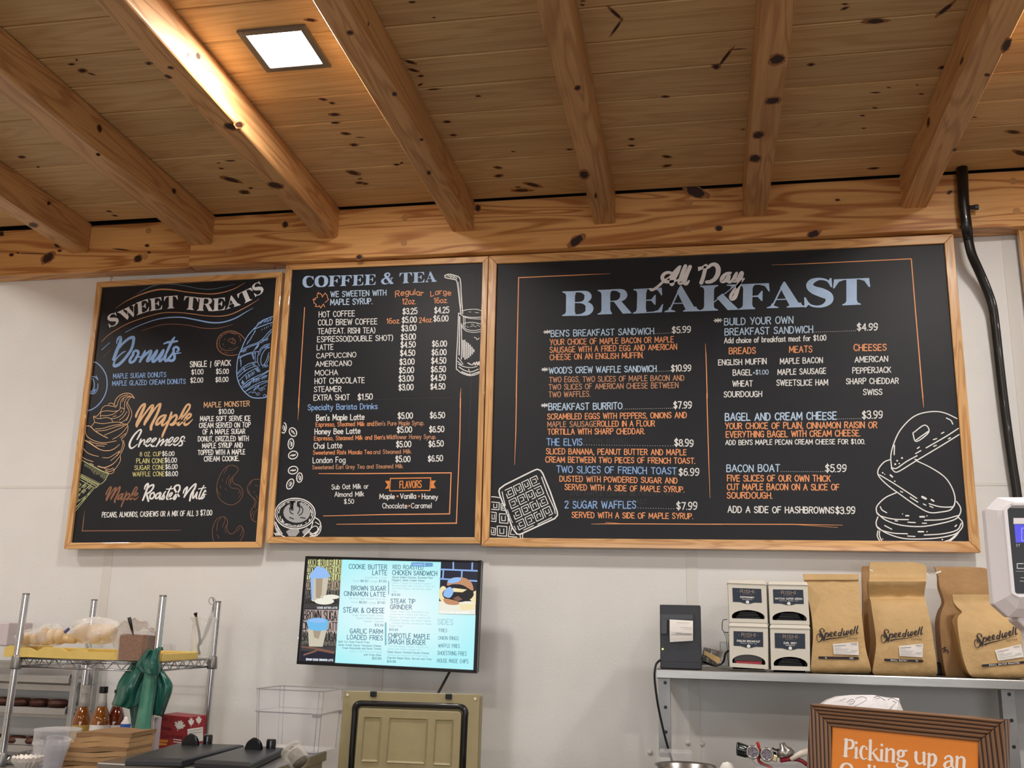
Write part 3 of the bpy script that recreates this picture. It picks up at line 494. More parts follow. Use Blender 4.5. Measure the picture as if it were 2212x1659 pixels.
def block(par, name, label, T, lines, pl=BP, wt=.142, mats=K, nrm=(0, -1, 0), lift=.0006, **kw):
    for ln in lines:
        c, s_, x0, y0, x1, y1, h = ln[:7]; e = ln[7] if len(ln) > 7 else {}
        ik = Ink(pl, nrm, lift); f = lambda x, y: (T[0]+x/T[2], T[1]+y/T[2])
        a, b = f(x0, y0), f(x1, y1); kk = dict(wt=wt, **kw); kk.update(e)
        if s_.startswith('....'):
            n = len(s_)
            for i in range(n): ik.line([(a[0]+(b[0]-a[0])*(i+.5)/n, a[1]+(b[1]-a[1])*(i+.5)/n)], 1.25)
            tag(ik.build('dot_leader', mats[c], par), kind='stuff')
        else:
            ik.text(s_, a[0], a[1], b[0], b[1], h/T[2], **kk); ik.build(name, mats[c], par, '%s lettering reading %s' % (CN.get(c, ''), s_) if s_ != '*' else 'white hand-drawn asterisk')
B_ = {'wt': .168}
block(B2, 'lettering', 'note reading WE SWEETEN WITH MAPLE SYRUP', TA, [('lb', 'WE SWEETEN WITH', 640, 405, 1168, 388, 50, B_), ('lb', 'MAPLE SYRUP.', 638, 482, 1035, 470, 52, B_)])
ar = {'wave': lambda f: .38*math.sin(math.pi*f)-.1}
block(B2, 'lettering', 'orange column headings Regular and Large with cup sizes', TA, [('o', 'Regular', 1258, 402, 1525, 392, 54, ar), ('o', '12oz.', 1325, 475, 1450, 470, 52), ('o', 'Large', 1595, 395, 1787, 388, 50, ar), ('o', '16oz.', 1628, 465, 1757, 460, 50), ('o', '16oz.', 1175, 660, 1302, 655, 48), ('o', '24oz.', 1485, 650, 1612, 643, 48)])
block(B2, 'lettering', 'white list of drinks from HOT COFFEE to EXTRA SHOT', TA, [('w', 'HOT COFFEE', 527, 598, 868, 588, 52), ('w', 'COLD BREW COFFEE', 520, 675, 1083, 664, 52), ('w', 'TEA(FEAT. RISHI TEA)', 518, 757, 1062, 748, 50), ('w', 'ESPRESSO(DOUBLE SHOT)', 513, 835, 1232, 820, 50), ('w', 'LATTE', 508, 912, 663, 908, 50),
    ('w', 'CAPPUCCINO', 505, 990, 880, 980, 46), ('w', 'AMERICANO', 497, 1070, 838, 1062, 48), ('w', 'MOCHA', 490, 1155, 707, 1150, 48), ('w', 'HOT CHOCOLATE', 488, 1235, 962, 1225, 52), ('w', 'STEAMER', 482, 1312, 740, 1308, 50), ('w', 'EXTRA SHOT', 478, 1393, 818, 1388, 52)])
block(B2, 'price_lettering', 'white drink prices in two columns', TA, [('w', a, x, y, x+137, y-5, 54, B_) for a, x, y in (('$3.25', 1328, 570), ('$4.25', 1632, 560), ('$5.00', 1322, 652), ('$6.00', 1624, 640), ('$3.00', 1318, 732), ('$3.00', 1312, 815), ('$4.50', 1310, 890), ('$6.00', 1610, 880), ('$4.50', 1306, 970), ('$6.00', 1606, 962), ('$3.00', 1300, 1053), ('$4.50', 1603, 1044), ('$5.00', 1295, 1133), ('$6.50', 1600, 1125), ('$3.00', 1292, 1213), ('$4.50', 1598, 1206), ('$3.00', 1290, 1297), ('$4.50', 1594, 1289), ('$1.50', 900, 1390))])
block(B2, 'lettering', 'blue line reading Specialty Barista Drinks', TB, [('b', 'Specialty Barista Drinks', 423, 115, 1085, 103, 52)])
block(B2, 'lettering', 'white names of the four specialty drinks with prices', TB, [('w', "Ben's Maple Latte", 503, 215, 958, 205, 52, B_), ('w', 'Honey Bee Latte', 488, 345, 920, 338, 50, B_), ('w', 'Chai Latte', 478, 482, 746, 477, 52), ('w', 'London Fog', 470, 620, 778, 615, 52)] +
    [('w', a, x, y, x+138, y-4, 54, B_) for a, x, y in (('$5.00', 1283, 197), ('$6.50', 1590, 193), ('$5.00', 1275, 331), ('$6.50', 1583, 326), ('$5.00', 1267, 469), ('$6.50', 1577, 465), ('$5.00', 1260, 611), ('$6.50', 1571, 606))])
block(B2, 'lettering', 'small orange descriptions under the specialty drinks', TB, [('o', 'Espresso, Steamed Milk and', 498, 272, 1052, 264, 40), ('o2', "Ben's Pure Maple Syrup.", 1066, 264, 1530, 256, 40), ('o', "Espresso, Steamed Milk and Ben's", 482, 404, 1158, 394, 40), ('o2', 'Wildflower Honey Syrup.', 1172, 392, 1645, 388, 40), ('o', 'Sweetened Rishi Masala Tea', 472, 540, 1030, 533, 38), ('o2', 'and Steamed Milk.', 1046, 533, 1412, 528, 38), ('o2', 'Sweetened Earl Grey Tea and Steamed Milk.', 465, 680, 1333, 668, 37)])
block(B2, 'lettering', 'white notes on milk and flavors', TB, [('w', 'Sub Oat Milk or', 650, 872, 998, 862, 44), ('w', 'Almond Milk', 678, 942, 955, 937, 44), ('w', '$.50', 768, 1010, 860, 1006, 42), ('w', 'Maple', 1108, 962, 1248, 962, 46, B_), ('w', 'Vanilla', 1305, 960, 1452, 960, 46, B_), ('w', 'Honey', 1512, 964, 1662, 966, 46, B_), ('w', 'Chocolate', 1135, 1052, 1368, 1052, 46), ('w', 'Caramel', 1410, 1052, 1602, 1050, 46)])
ik = Ink(BP)
for x, y in ((1278, 938), (1483, 938), (1389, 1030)): ik.line([(x, y)], 18, T=TB)
ik.text('FLAVORS', TB[0]+1300/TB[2], TB[1]+860/TB[2], TB[0]+1505/TB[2], TB[1]+855/TB[2], 66/TB[2], wt=.14)
for pts in ([(1208, 768), (1597, 762)], [(1595, 762), (1588, 882)], [(1588, 882), (1202, 887)], [(1202, 887), (1210, 768)]): ik.line(pts, 10, T=TB)
ik.fill([(1158, 792), (1202, 790), (1196, 862), (1158, 868), (1184, 830)], TB); ik.fill([(1600, 788), (1647, 788), (1624, 820), (1644, 862), (1596, 862)], TB)
ik.build('lettering', K['fo'], B2, 'orange ribbon banner reading FLAVORS')
ik = Ink(BP); L6 = [6, 8, 8, 4]
for T, pts, w in ((TA, [(390, 505), (330, 1460)], 8), (TB, [(338, 0), (333, 100), (325, 210)], [8, 7, 2]), (TA, [(1885, 1275), (1880, 1330), (1875, 1460)], [2, 7, 8]), (TB, [(1880, 0), (1872, 400), (1840, 1198)], 9), (TB, [(1842, 1195), (1300, 1200), (695, 1206)], [11, 10, 5]), (TB, [(525, 722), (900, 722), (1792, 714)], [5, 9, 10]), (TB, [(1790, 714), (1775, 1106)], 10), (TB, [(1775, 1106), (1200, 1112), (568, 1126)], [10, 9, 6])): ik.line(pts, w, T=T, smooth=False)
ik.build('border_line', K['o'], B2, 'thin orange border lines')
ik = Ink(BP)
for pts in ([(1650, 203), (2008, 190)], [(2008, 190), (1975, 1460)], [(800, 1392), (1800, 1365)]): ik.line(pts, 3, T=TA)
ik.line([(1975, 0), (1955, 400)], 3, T=TB); ik.build('ghost_mark', K['gh'], B2)
# ---- headings
def hplace(T, L_): return [None if q is None else ((T[0]+q[0]/T[2], T[1]+q[1]/T[2]), (T[0]+q[2]/T[2], T[1]+q[3]/T[2]), (q[4]/T[2], q[5]/T[2])) for q in L_]
ik = Ink(BP); serif_text(ik, 'COFFEE & TEA', hplace((640, 580, 6.9125), [(95, 285, 265, 278, 0, -165), (275, 278, 470, 270, 0, -165), (478, 270, 650, 263, 8, -160), (655, 264, 820, 257, 8, -158), (835, 258, 1000, 250, 8, -158), (1018, 248, 1185, 243, 5, -155), None, (1258, 240, 1455, 228, 0, -170), None, (1540, 225, 1722, 215, 2, -157), (1738, 215, 1915, 207, 2, -155), (1922, 205, 2092, 198, 0, -155)]))
ik.build('heading_lettering', K['hb'], B2, 'blue serif heading COFFEE & TEA')
ik = Ink(BP); serif_text(ik, 'BREAKFAST', hplace((1200, 560, 3.16), [(45, 388, 263, 383, 2, -168), (288, 378, 508, 370, 0, -168), (528, 372, 732, 362, 4, -168), (742, 362, 975, 355, 0, -175), (985, 355, 1240, 345, 2, -174), (1250, 345, 1455, 337, 4, -174), (1440, 335, 1690, 327, 0, -174), (1697, 330, 1898, 322, 0, -194), (1896, 318, 2138, 308, 0, -180)]))
ik.build('heading_lettering', K['hb'], B3, 'large blue serif heading BREAKFAST')
ik = Ink(BP); serif_text(ik, 'SWEET TREATS', hplace((220, 600, 5.978), [(100, 650, 228, 588, -44, -150), (245, 575, 468, 470, -48, -128), (452, 485, 612, 430, -10, -160), (622, 432, 782, 405, -8, -158), (803, 405, 975, 390, 0, -162), None, (1050, 405, 1228, 422, 16, -168), (1225, 425, 1425, 432, 20, -168), (1428, 433, 1592, 415, 6, -162), (1605, 410, 1785, 355, -20, -150), (1800, 352, 1982, 265, -58, -137), (1985, 252, 2100, 180, -62, -142)]))
ik.build('heading_lettering', K['hw'], B1, 'white serif heading SWEET TREATS on a wave')
def script(T, strokes, f=lambda x, y: (x, y), ws=1.0):
    ik = Ink(BP)
    for s_ in strokes:
        P_ = [(f(q[0], q[1])[0], f(q[0], q[1])[1], q[2]*ws) for q in s_]; ik.line([(a, b) for a, b, c in P_], [c for a, b, c in P_], True, 5, T)
    return ik
script((230, 710, 13.01), [[(290, 420, 25), (300, 330, 45), (345, 265, 75), (393, 240, 75), (398, 330, 85), (370, 430, 95), (300, 600, 100), (240, 760, 95), (200, 865, 85)],
 [(370, 540, 45), (450, 430, 65), (600, 300, 75), (700, 250, 85), (765, 255, 85), (765, 330, 85), (740, 470, 80), (680, 620, 80), (570, 780, 80), (450, 920, 85), (330, 1020, 90), (235, 1045, 90), (205, 1010, 65), (230, 920, 48), (300, 820, 40), (400, 720, 38), (480, 660, 34), (550, 635, 12)],
 [(830, 615, 70), (765, 655, 70), (745, 740, 80), (685, 830, 80), (655, 905, 75), (690, 950, 75), (780, 910, 75), (850, 800, 75), (895, 710, 75), (890, 645, 75), (830, 615, 70)], [(880, 800, 40), (950, 790, 40)],
 [(1085, 625, 50), (1060, 700, 80), (990, 830, 85), (940, 930, 65)], [(945, 920, 55), (1050, 780, 65), (1180, 660, 70), (1255, 625, 70), (1240, 700, 80), (1180, 820, 80), (1145, 905, 75), (1200, 900, 55), (1300, 770, 65), (1420, 615, 65), (1385, 720, 80), (1315, 830, 80), (1305, 915, 80), (1360, 910, 75), (1450, 810, 70), (1600, 605, 65), (1565, 720, 80), (1500, 830, 80), (1495, 910, 70), (1550, 890, 60), (1650, 760, 60), (1760, 520, 80), (1840, 360, 85), (1912, 245, 50)],
 [(1660, 760, 80), (1642, 860, 78), (1690, 905, 75), (1780, 800, 70), (1880, 660, 65), (1890, 560, 75), (1960, 515, 65), (2025, 560, 65), (2020, 620, 55), (1970, 640, 35)], [(1615, 425, 40), (1720, 385, 62), (1850, 375, 66), (1995, 350, 50)],
 [(1885, 660, 70), (1910, 740, 78), (1915, 830, 78), (1870, 890, 78), (1790, 900, 70), (1740, 890, 60)], [(1930, 705, 40), (2000, 690, 42), (2100, 680, 18)]]).build('heading_lettering', K['b'], B1, 'blue brush-script word Donuts')
MAPLE = [[(190, 560, 60), (205, 500, 75), (260, 380, 65), (360, 230, 65), (450, 170, 55), (450, 240, 80), (380, 400, 88), (290, 600, 88), (220, 770, 88), (215, 845, 65)], [(215, 845, 55), (330, 650, 62), (470, 450, 58), (620, 260, 65), (700, 215, 65), (685, 300, 80), (600, 480, 80), (480, 680, 80), (445, 785, 70)],
 [(445, 785, 50), (560, 620, 52), (700, 400, 52), (840, 220, 56), (925, 165, 50), (905, 260, 78), (830, 460, 82), (720, 680, 82), (650, 830, 88), (640, 935, 80)], [(1090, 515, 55), (1000, 520, 58), (880, 600, 70), (810, 720, 70), (800, 790, 70), (870, 770, 65), (970, 660, 55), (1070, 545, 62), (1035, 640, 70), (970, 760, 70), (985, 815, 65), (1050, 780, 48), (1150, 680, 42)],
 [(1255, 425, 55), (1230, 520, 78), (1160, 720, 76), (1080, 900, 70), (1000, 1080, 72), (972, 1165, 45)], [(1180, 690, 42), (1280, 570, 55), (1380, 505, 65), (1410, 560, 70), (1380, 650, 72), (1290, 760, 66), (1225, 790, 65), (1300, 800, 55), (1400, 730, 42), (1560, 600, 56), (1740, 380, 66), (1805, 245, 58), (1770, 185, 58), (1690, 240, 66), (1580, 440, 78), (1490, 640, 78), (1440, 760, 78), (1475, 805, 66), (1560, 740, 48), (1700, 640, 55), (1810, 560, 56), (1838, 495, 56), (1780, 475, 64), (1680, 590, 70), (1632, 720, 72), (1665, 800, 70), (1760, 760, 56), (1890, 635, 18)]]
script((280, 860, 13.83), MAPLE).build('heading_lettering', K['t'], B1, 'tan brush-script word Maple')
script((220, 1030, 9.217), MAPLE, lambda x, y: (85+.385*(x-190), 128+.405*y), .42).build('heading_lettering', K['br'], B1, 'brown brush-script word Maple, lower on the board')
script((280, 860, 13.83), [[(225, 1235, 55), (290, 1120, 72), (345, 1000, 78), (335, 945, 65), (270, 970, 58), (140, 1100, 75), (40, 1260, 82), (0, 1380, 84), (10, 1460, 80), (60, 1500, 60), (150, 1450, 48), (235, 1375, 22)], [(345, 1220, 50), (330, 1270, 68), (285, 1400, 70), (270, 1455, 55)], [(285, 1420, 45), (350, 1310, 52), (430, 1245, 56), (450, 1290, 62), (432, 1375, 60)],
 [(450, 1385, 45), (560, 1310, 50), (640, 1225, 52), (615, 1195, 48), (540, 1250, 62), (490, 1370, 66), (505, 1435, 64), (580, 1410, 50), (720, 1290, 52), (800, 1215, 52), (765, 1195, 48), (690, 1250, 62), (648, 1370, 66), (665, 1435, 66), (740, 1435, 55)],
 [(905, 1205, 48), (870, 1310, 60), (790, 1450, 52)], [(800, 1440, 50), (900, 1310, 55), (1015, 1225, 48), (980, 1330, 58), (930, 1415, 55), (1030, 1310, 48), (1140, 1220, 48), (1110, 1310, 58), (1065, 1410, 58), (1130, 1390, 48), (1240, 1290, 48), (1305, 1195, 48), (1275, 1168, 45), (1200, 1230, 62), (1155, 1350, 66), (1190, 1415, 60), (1270, 1370, 48), (1390, 1290, 48), (1462, 1205, 48), (1425, 1175, 45), (1350, 1240, 62), (1312, 1350, 66), (1355, 1410, 60), (1440, 1370, 48), (1510, 1280, 52), (1545, 1180, 58), (1610, 1145, 48), (1645, 1185, 48), (1620, 1230, 34)],
 [(1530, 1250, 60), (1575, 1340, 64), (1555, 1405, 60), (1480, 1425, 60)], [(1570, 1272, 38), (1665, 1288, 22)]], ws=.74).build('heading_lettering', K['w'], B1, 'white brush-script word Creemees')
script((220, 1030, 9.217), [[(852, 245, 32), (870, 180, 46), (920, 135, 42), (915, 200, 50), (870, 330, 50), (817, 465, 44)], [(885, 260, 32), (960, 185, 42), (1028, 162, 46), (1020, 225, 46), (960, 300, 46), (895, 340, 44)], [(892, 345, 44), (912, 420, 50), (930, 485, 44)],
 [(1030, 312, 40), (972, 350, 44), (962, 425, 44), (1010, 430, 44), (1050, 370, 44), (1035, 312, 40)], [(1165, 315, 40), (1092, 350, 40), (1075, 425, 44), (1118, 418, 38), (1178, 325, 38), (1150, 440, 40), (1190, 420, 34), (1240, 330, 36), (1272, 292, 28)], [(1235, 345, 38), (1240, 425, 42), (1195, 448, 40)],
 [(1385, 192, 26), (1330, 300, 40), (1292, 415, 40), (1320, 445, 34), (1395, 350, 34), (1400, 315, 30), (1352, 350, 38), (1345, 435, 42), (1395, 430, 34)], [(1285, 247, 26), (1415, 236, 26)], [(1540, 388, 40), (1480, 300, 46), (1445, 220, 50), (1490, 170, 42), (1548, 178, 42), (1548, 260, 46), (1480, 350, 44), (1432, 415, 46), (1450, 448, 44), (1490, 390, 40)],
 [(1622, 325, 30), (1642, 262, 40), (1700, 205, 40), (1690, 270, 46), (1640, 405, 40)], [(1650, 390, 34), (1750, 250, 40), (1830, 165, 40), (1875, 145, 40), (1850, 230, 50), (1780, 350, 50), (1752, 475, 44)], [(1830, 305, 32), (1812, 380, 40), (1825, 425, 38), (1900, 305, 34), (1880, 400, 40), (1895, 435, 34)],
 [(2035, 172, 26), (1970, 300, 36), (1932, 415, 38), (1962, 435, 34), (2030, 315, 38), (2060, 268, 34), (2072, 300, 26)], [(1925, 241, 24), (2070, 216, 24)], [(2022, 330, 38), (2038, 390, 42), (1992, 438, 38)], [(2030, 350, 26), (2080, 350, 18)]], ws=.8).build('heading_lettering', K['w'], B1, 'white brush-script words Roasted Nuts')
# All Day sits over BREAKFAST
ik = script((1400, 555, 9.617), [[(45, 672, 50), (90, 690, 56), (200, 620, 56), (320, 510, 50), (445, 415, 20)], [(500, 345, 60), (420, 325, 62), (335, 355, 70), (295, 430, 76), (335, 505, 74), (430, 520, 66), (560, 500, 46), (650, 475, 36)], [(445, 430, 40), (540, 320, 56), (640, 220, 60), (668, 200, 48)], [(660, 205, 55), (600, 330, 90), (535, 450, 90), (495, 565, 96)], [(500, 345, 62), (490, 470, 84), (492, 560, 96)],
 [(775, 190, 74), (730, 300, 84), (685, 440, 86), (655, 535, 86), (690, 550, 70)], [(872, 205, 80), (820, 320, 86), (775, 440, 86), (755, 535, 86), (800, 560, 66), (850, 500, 36)], [(1200, 200, 84), (1175, 300, 78), (1145, 420, 78), (1105, 540, 84)], [(1240, 225, 60), (1320, 165, 72), (1400, 165, 88), (1455, 240, 98), (1445, 360, 98), (1385, 460, 88), (1300, 515, 78), (1215, 525, 70)],
 [(1710, 335, 56), (1620, 355, 66), (1545, 430, 82), (1530, 505, 78), (1600, 500, 70), (1680, 395, 72), (1660, 500, 76), (1725, 515, 56), (1840, 335, 56), (1795, 430, 80), (1785, 505, 70), (1850, 480, 62), (1945, 335, 84), (1905, 480, 90), (1855, 680, 86), (1800, 840, 86), (1735, 880, 66), (1715, 820, 66), (1765, 720, 56), (1880, 580, 52), (1990, 455, 38)]])
ik.fill([(1035, 210), (1110, 200), (1200, 145), (1240, 170), (1240, 215), (1140, 255), (1040, 300)], (1400, 555, 9.617))
for v in ik.mb.v: v.y -= .0012
ik.build('heading_lettering', K['hw'], B3, 'silvery brush-script words All Day')
# ---- sweet treats text and art
block(B1, 'lettering', 'white price table for donuts', TG, [('w', 'SINGLE', 1268, 960, 1430, 956, 52, B_), ('w', '|', 1466, 960, 1472, 960, 52, B_), ('w', '6PACK', 1507, 952, 1662, 946, 52, B_), ('w', '$1.00', 1283, 1033, 1395, 1030, 46, B_), ('w', '$5.00', 1522, 1028, 1642, 1025, 46, B_), ('w', '$2.00', 1273, 1113, 1392, 1110, 46, B_), ('w', '$8.00', 1517, 1107, 1638, 1103, 46, B_)])
block(B1, 'lettering', 'blue lines naming the two donuts', TG, [('b', 'MAPLE SUGAR DONUTS', 518, 1072, 1032, 1057, 45), ('b', 'MAPLE GLAZED CREAM DONUTS', 510, 1143, 1222, 1122, 45)])
block(B1, 'lettering', 'MAPLE MONSTER item and its description', TG, [('t', 'MAPLE MONSTER', 1403, 1355, 1847, 1342, 50), ('w', '$10.00', 1548, 1418, 1692, 1415, 45, B_)])
block(B1, 'lettering', 'MAPLE MONSTER description in white', TH, [('w', s_, a, y, b, y-6, 46, B_) for s_, a, b, y in (('MAPLE SOFT SERVE ICE', 1367, 1855, 315), ('CREAM SERVED ON TOP', 1357, 1855, 380), ('OF A MAPLE SUGAR', 1392, 1803, 443), ('DONUT, DRIZZLED WITH', 1346, 1835, 512), ('MAPLE SYRUP AND', 1388, 1780, 577), ('TOPPED WITH A MAPLE', 1345, 1803, 643), ('CREAM COOKIE.', 1405, 1745, 707))])
block(B1, 'lettering', 'yellow cone sizes with white prices', TH, [('y', '8 OZ. CUP', 778, 657, 985, 654, 40), ('w', '$6.00', 997, 654, 1112, 652, 42, B_), ('y', 'PLAIN CONE', 745, 725, 1015, 722, 44), ('w', '$6.00', 1022, 718, 1136, 716, 44, B_), ('y', 'SUGAR CONE', 727, 790, 1018, 786, 42), ('w', '$6.00', 1028, 782, 1142, 780, 44, B_), ('y', 'WAFFLE CONE', 708, 852, 1018, 850, 42), ('w', '$8.00', 1028, 850, 1146, 848, 44, B_)])
block(B1, 'lettering', 'white line listing pecans, almonds and cashews', TH, [('w', 'PECANS, ALMONDS, CASHEWS OR A MIX OF ALL 3', 408, 1252, 1342, 1236, 48, {'wt': .15, 'slant': .12}), ('w', '$7.00', 1370, 1234, 1480, 1232, 50, B_)])
T2 = (220, 600, 5.978)
def art(par, name, key, T, strokes, label, w=8, smooth=True):
    ik = Ink(BP)
    for s_ in strokes:
        if isinstance(s_, tuple): ik.line(s_[1], s_[0], smooth, 4, T)
        else: ik.line(s_, w, smooth, 4, T)
    return ik.build(name, K[key], par, label)
art(B1, 'drawing', 'sl', T2, [([3, 12, 14, 11, 9, 9, 10, 9, 4], [(450, 210), (560, 150), (700, 95), (870, 82), (1050, 100), (1250, 140), (1400, 150), (1550, 125), (1715, 85)])], 'slate-blue wavy line over the heading')
art(B1, 'drawing', 'o2', T2, [([2, 8, 16, 18, 16, 12, 12, 14, 10, 3], [(170, 400), (320, 300), (520, 210), (720, 155), (900, 155), (1100, 185), (1300, 205), (1480, 205), (1680, 155), (1860, 60)]), ([8, 9, 9, 9, 9, 9, 9, 9, 10, 11, 9, 3], [(0, 825), (100, 730), (300, 610), (500, 530), (750, 460), (950, 448), (1150, 465), (1350, 492), (1550, 495), (1700, 460), (1880, 370), (2035, 275)])], 'orange wavy lines around the heading')
art(B1, 'drawing', 'b', T2, [([8, 9, 12, 15, 16, 17, 15, 14, 10, 3], [(305, 705), (500, 610), (750, 530), (1000, 510), (1200, 540), (1400, 578), (1560, 575), (1720, 525), (1850, 450), (1955, 390)]), (9, [(0, 932), (100, 840)])], 'blue wavy line under the heading')
art(B1, 'drawing', 'br', T2, [([4, 7, 7, 7, 8, 8, 3], [(510, 688), (700, 625), (850, 600), (1100, 610), (1300, 650), (1500, 652), (1690, 605)]), (4, [(20, 1030), (110, 930)])], 'thin brown wavy line')
art(B1, 'border_line', 'br', TH, [([2, 9, 9], [(240, 1185), (228, 1285), (217, 1385)]), ([9, 8, 3], [(213, 1385), (700, 1382), (1180, 1378)])], 'brown corner line at lower left', smooth=False)
TDN = (450, 680, 8.293); rn = random.Random(5)
dn = [(16, [(1155, 32), (1050, 70), (960, 110), (880, 190), (800, 270), (720, 360), (660, 460), (600, 600), (550, 720), (522, 830), (512, 950), (512, 1080), (540, 1200), (600, 1320), (680, 1410), (780, 1478), (900, 1493), (1010, 1482), (1050, 1465)]),
 (11, [(1098, 592), (1040, 605), (980, 680), (942, 790), (950, 885), (990, 900), (1040, 820), (1088, 680)]), (10, [(1100, 520), (1010, 545), (930, 620), (892, 720), (882, 830), (920, 920)]), (8, [(1098, 540), (1020, 565), (950, 630), (912, 720)]), (9, [(850, 680), (838, 760), (842, 850)]),
 (15, [(820, 260), (940, 210), (1060, 165), (1150, 138)]), (12, [(600, 620), (740, 550), (880, 500), (980, 425), (1060, 335), (1130, 262)]), (11, [(575, 665), (720, 585), (900, 515), (1000, 450), (1080, 370), (1132, 300)]), (11, [(530, 765), (700, 695), (800, 668), (900, 660)]), (10, [(535, 785), (700, 712), (850, 685)]),
 (12, [(520, 1050), (620, 945), (740, 872), (870, 848)]), (9, [(528, 1070), (640, 965), (780, 895)]), (11, [(540, 1110), (650, 1010), (800, 935), (885, 920)]), (11, [(545, 1190), (680, 1060), (830, 970), (900, 940)]), (12, [(600, 1285), (720, 1180), (850, 1110), (1000, 1045), (1080, 995)]), (10, [(612, 1312), (740, 1205), (880, 1135), (1078, 1015)]), (11, [(650, 1385), (800, 1275), (950, 1205), (1068, 1180)]), (9, [(668, 1372), (830, 1290), (1066, 1200)]), (9, [(790, 1140), (880, 1160), (980, 1120), (1060, 1080)]),
 (8, [(720, 1405), (770, 1380), (800, 1400), (830, 1380), (860, 1410), (900, 1395)]), (8, [(860, 1430), (900, 1440), (920, 1400)]), (8, [(990, 1460), (1000, 1430), (1040, 1440), (1020, 1470)]), (8, [(900, 1330), (980, 1300), (1040, 1260)]), (9, [(1048, 870), (1080, 800), (1088, 740)])]
for x0, y0, x1, y1, n_, l_, a_ in ((890, 150, 1130, 90, 12, 60, 115), (840, 290, 700, 520, 12, 60, 130), (960, 260, 1120, 190, 5, 40, 110), (600, 650, 680, 640, 7, 50, 100), (790, 700, 820, 780, 5, 60, 95), (830, 620, 900, 540, 7, 80, 112), (960, 480, 1070, 430, 7, 60, 105), (1000, 590, 1080, 570, 6, 40, 100), (570, 780, 590, 900, 6, 60, 95), (800, 870, 840, 910, 4, 50, 95), (600, 1200, 640, 1230, 5, 60, 110), (680, 1120, 820, 1040, 9, 70, 75), (850, 980, 920, 1000, 6, 80, 80), (980, 930, 1060, 900, 5, 60, 60), (650, 1290, 760, 1230, 7, 80, 105), (780, 1190, 900, 1160, 8, 70, 100), (970, 1130, 1050, 1100, 5, 60, 95), (820, 1340, 900, 1290, 8, 50, 120), (930, 1350, 1000, 1330, 4, 40, 60), (640, 960, 660, 1010, 4, 40, 20)):
    for i in range(n_):
        f = i/max(1, n_-1); cx, cy = x0+(x1-x0)*f+rn.uniform(-6, 6), y0+(y1-y0)*f+rn.uniform(-6, 6); L2 = l_*rn.uniform(.3, .55); a2 = math.radians(a_+rn.uniform(-12, 12)); dn.append((8, [(cx-math.cos(a2)*L2, cy-math.sin(a2)*L2), (cx+math.cos(a2)*L2, cy+math.sin(a2)*L2)]))
art(B1, 'drawing', 'b', TDN, dn, 'large blue iced donut drawn at the right edge')
art(B1, 'drawing', 'b', (180, 760, 6.8), [(14, [(155, 150), (200, 165), (270, 230), (330, 330), (350, 440), (340, 570), (290, 690), (210, 790), (120, 850), (60, 865)]), (12, [(125, 395), (150, 410), (162, 480), (150, 550), (95, 600)]), (12, [(130, 365), (180, 372), (218, 412)]), (10, [(216, 470), (212, 540), (170, 610), (105, 615)]), (8, [(190, 350), (212, 395)]), (8, [(170, 545), (160, 600)]), (8, [(190, 545), (150, 612)]), (10, [(120, 610), (165, 560)])], 'blue donut outline cut by the left frame')
bd = [(16, [(652, 432), (570, 350), (450, 295), (330, 300), (220, 360), (160, 460), (160, 580), (220, 670), (330, 720), (440, 727), (520, 712)]), (9, [(575, 480), (575, 420), (540, 370)]), (9, [(520, 345), (430, 320), (340, 325), (250, 380), (210, 450), (200, 520), (230, 600), (330, 640), (440, 630), (530, 580)]), (10, [(360, 480), (370, 440), (420, 430), (470, 445), (485, 480), (460, 515), (420, 510)]), (8, [(395, 470), (410, 500), (440, 480), (440, 450)])]
for i in range(46):
    a2 = rn.uniform(0, 6.28); r_ = rn.choice([1, 1, .55]); cx, cy = 375+200*r_*math.cos(a2), 505+180*r_*math.sin(a2)
    if cx < 560 and not (cx > 500 and cy > 560): L2 = rn.uniform(8, 26); b2 = a2+rn.uniform(.8, 2.2); bd.append((7, [(cx, cy), (cx+math.cos(b2)*L2, cy+math.sin(b2)*L2*.8)]))
art(B1, 'drawing', 'br', TDN, bd, 'small brown donut drawing')
TI = (150, 840, 5.927)
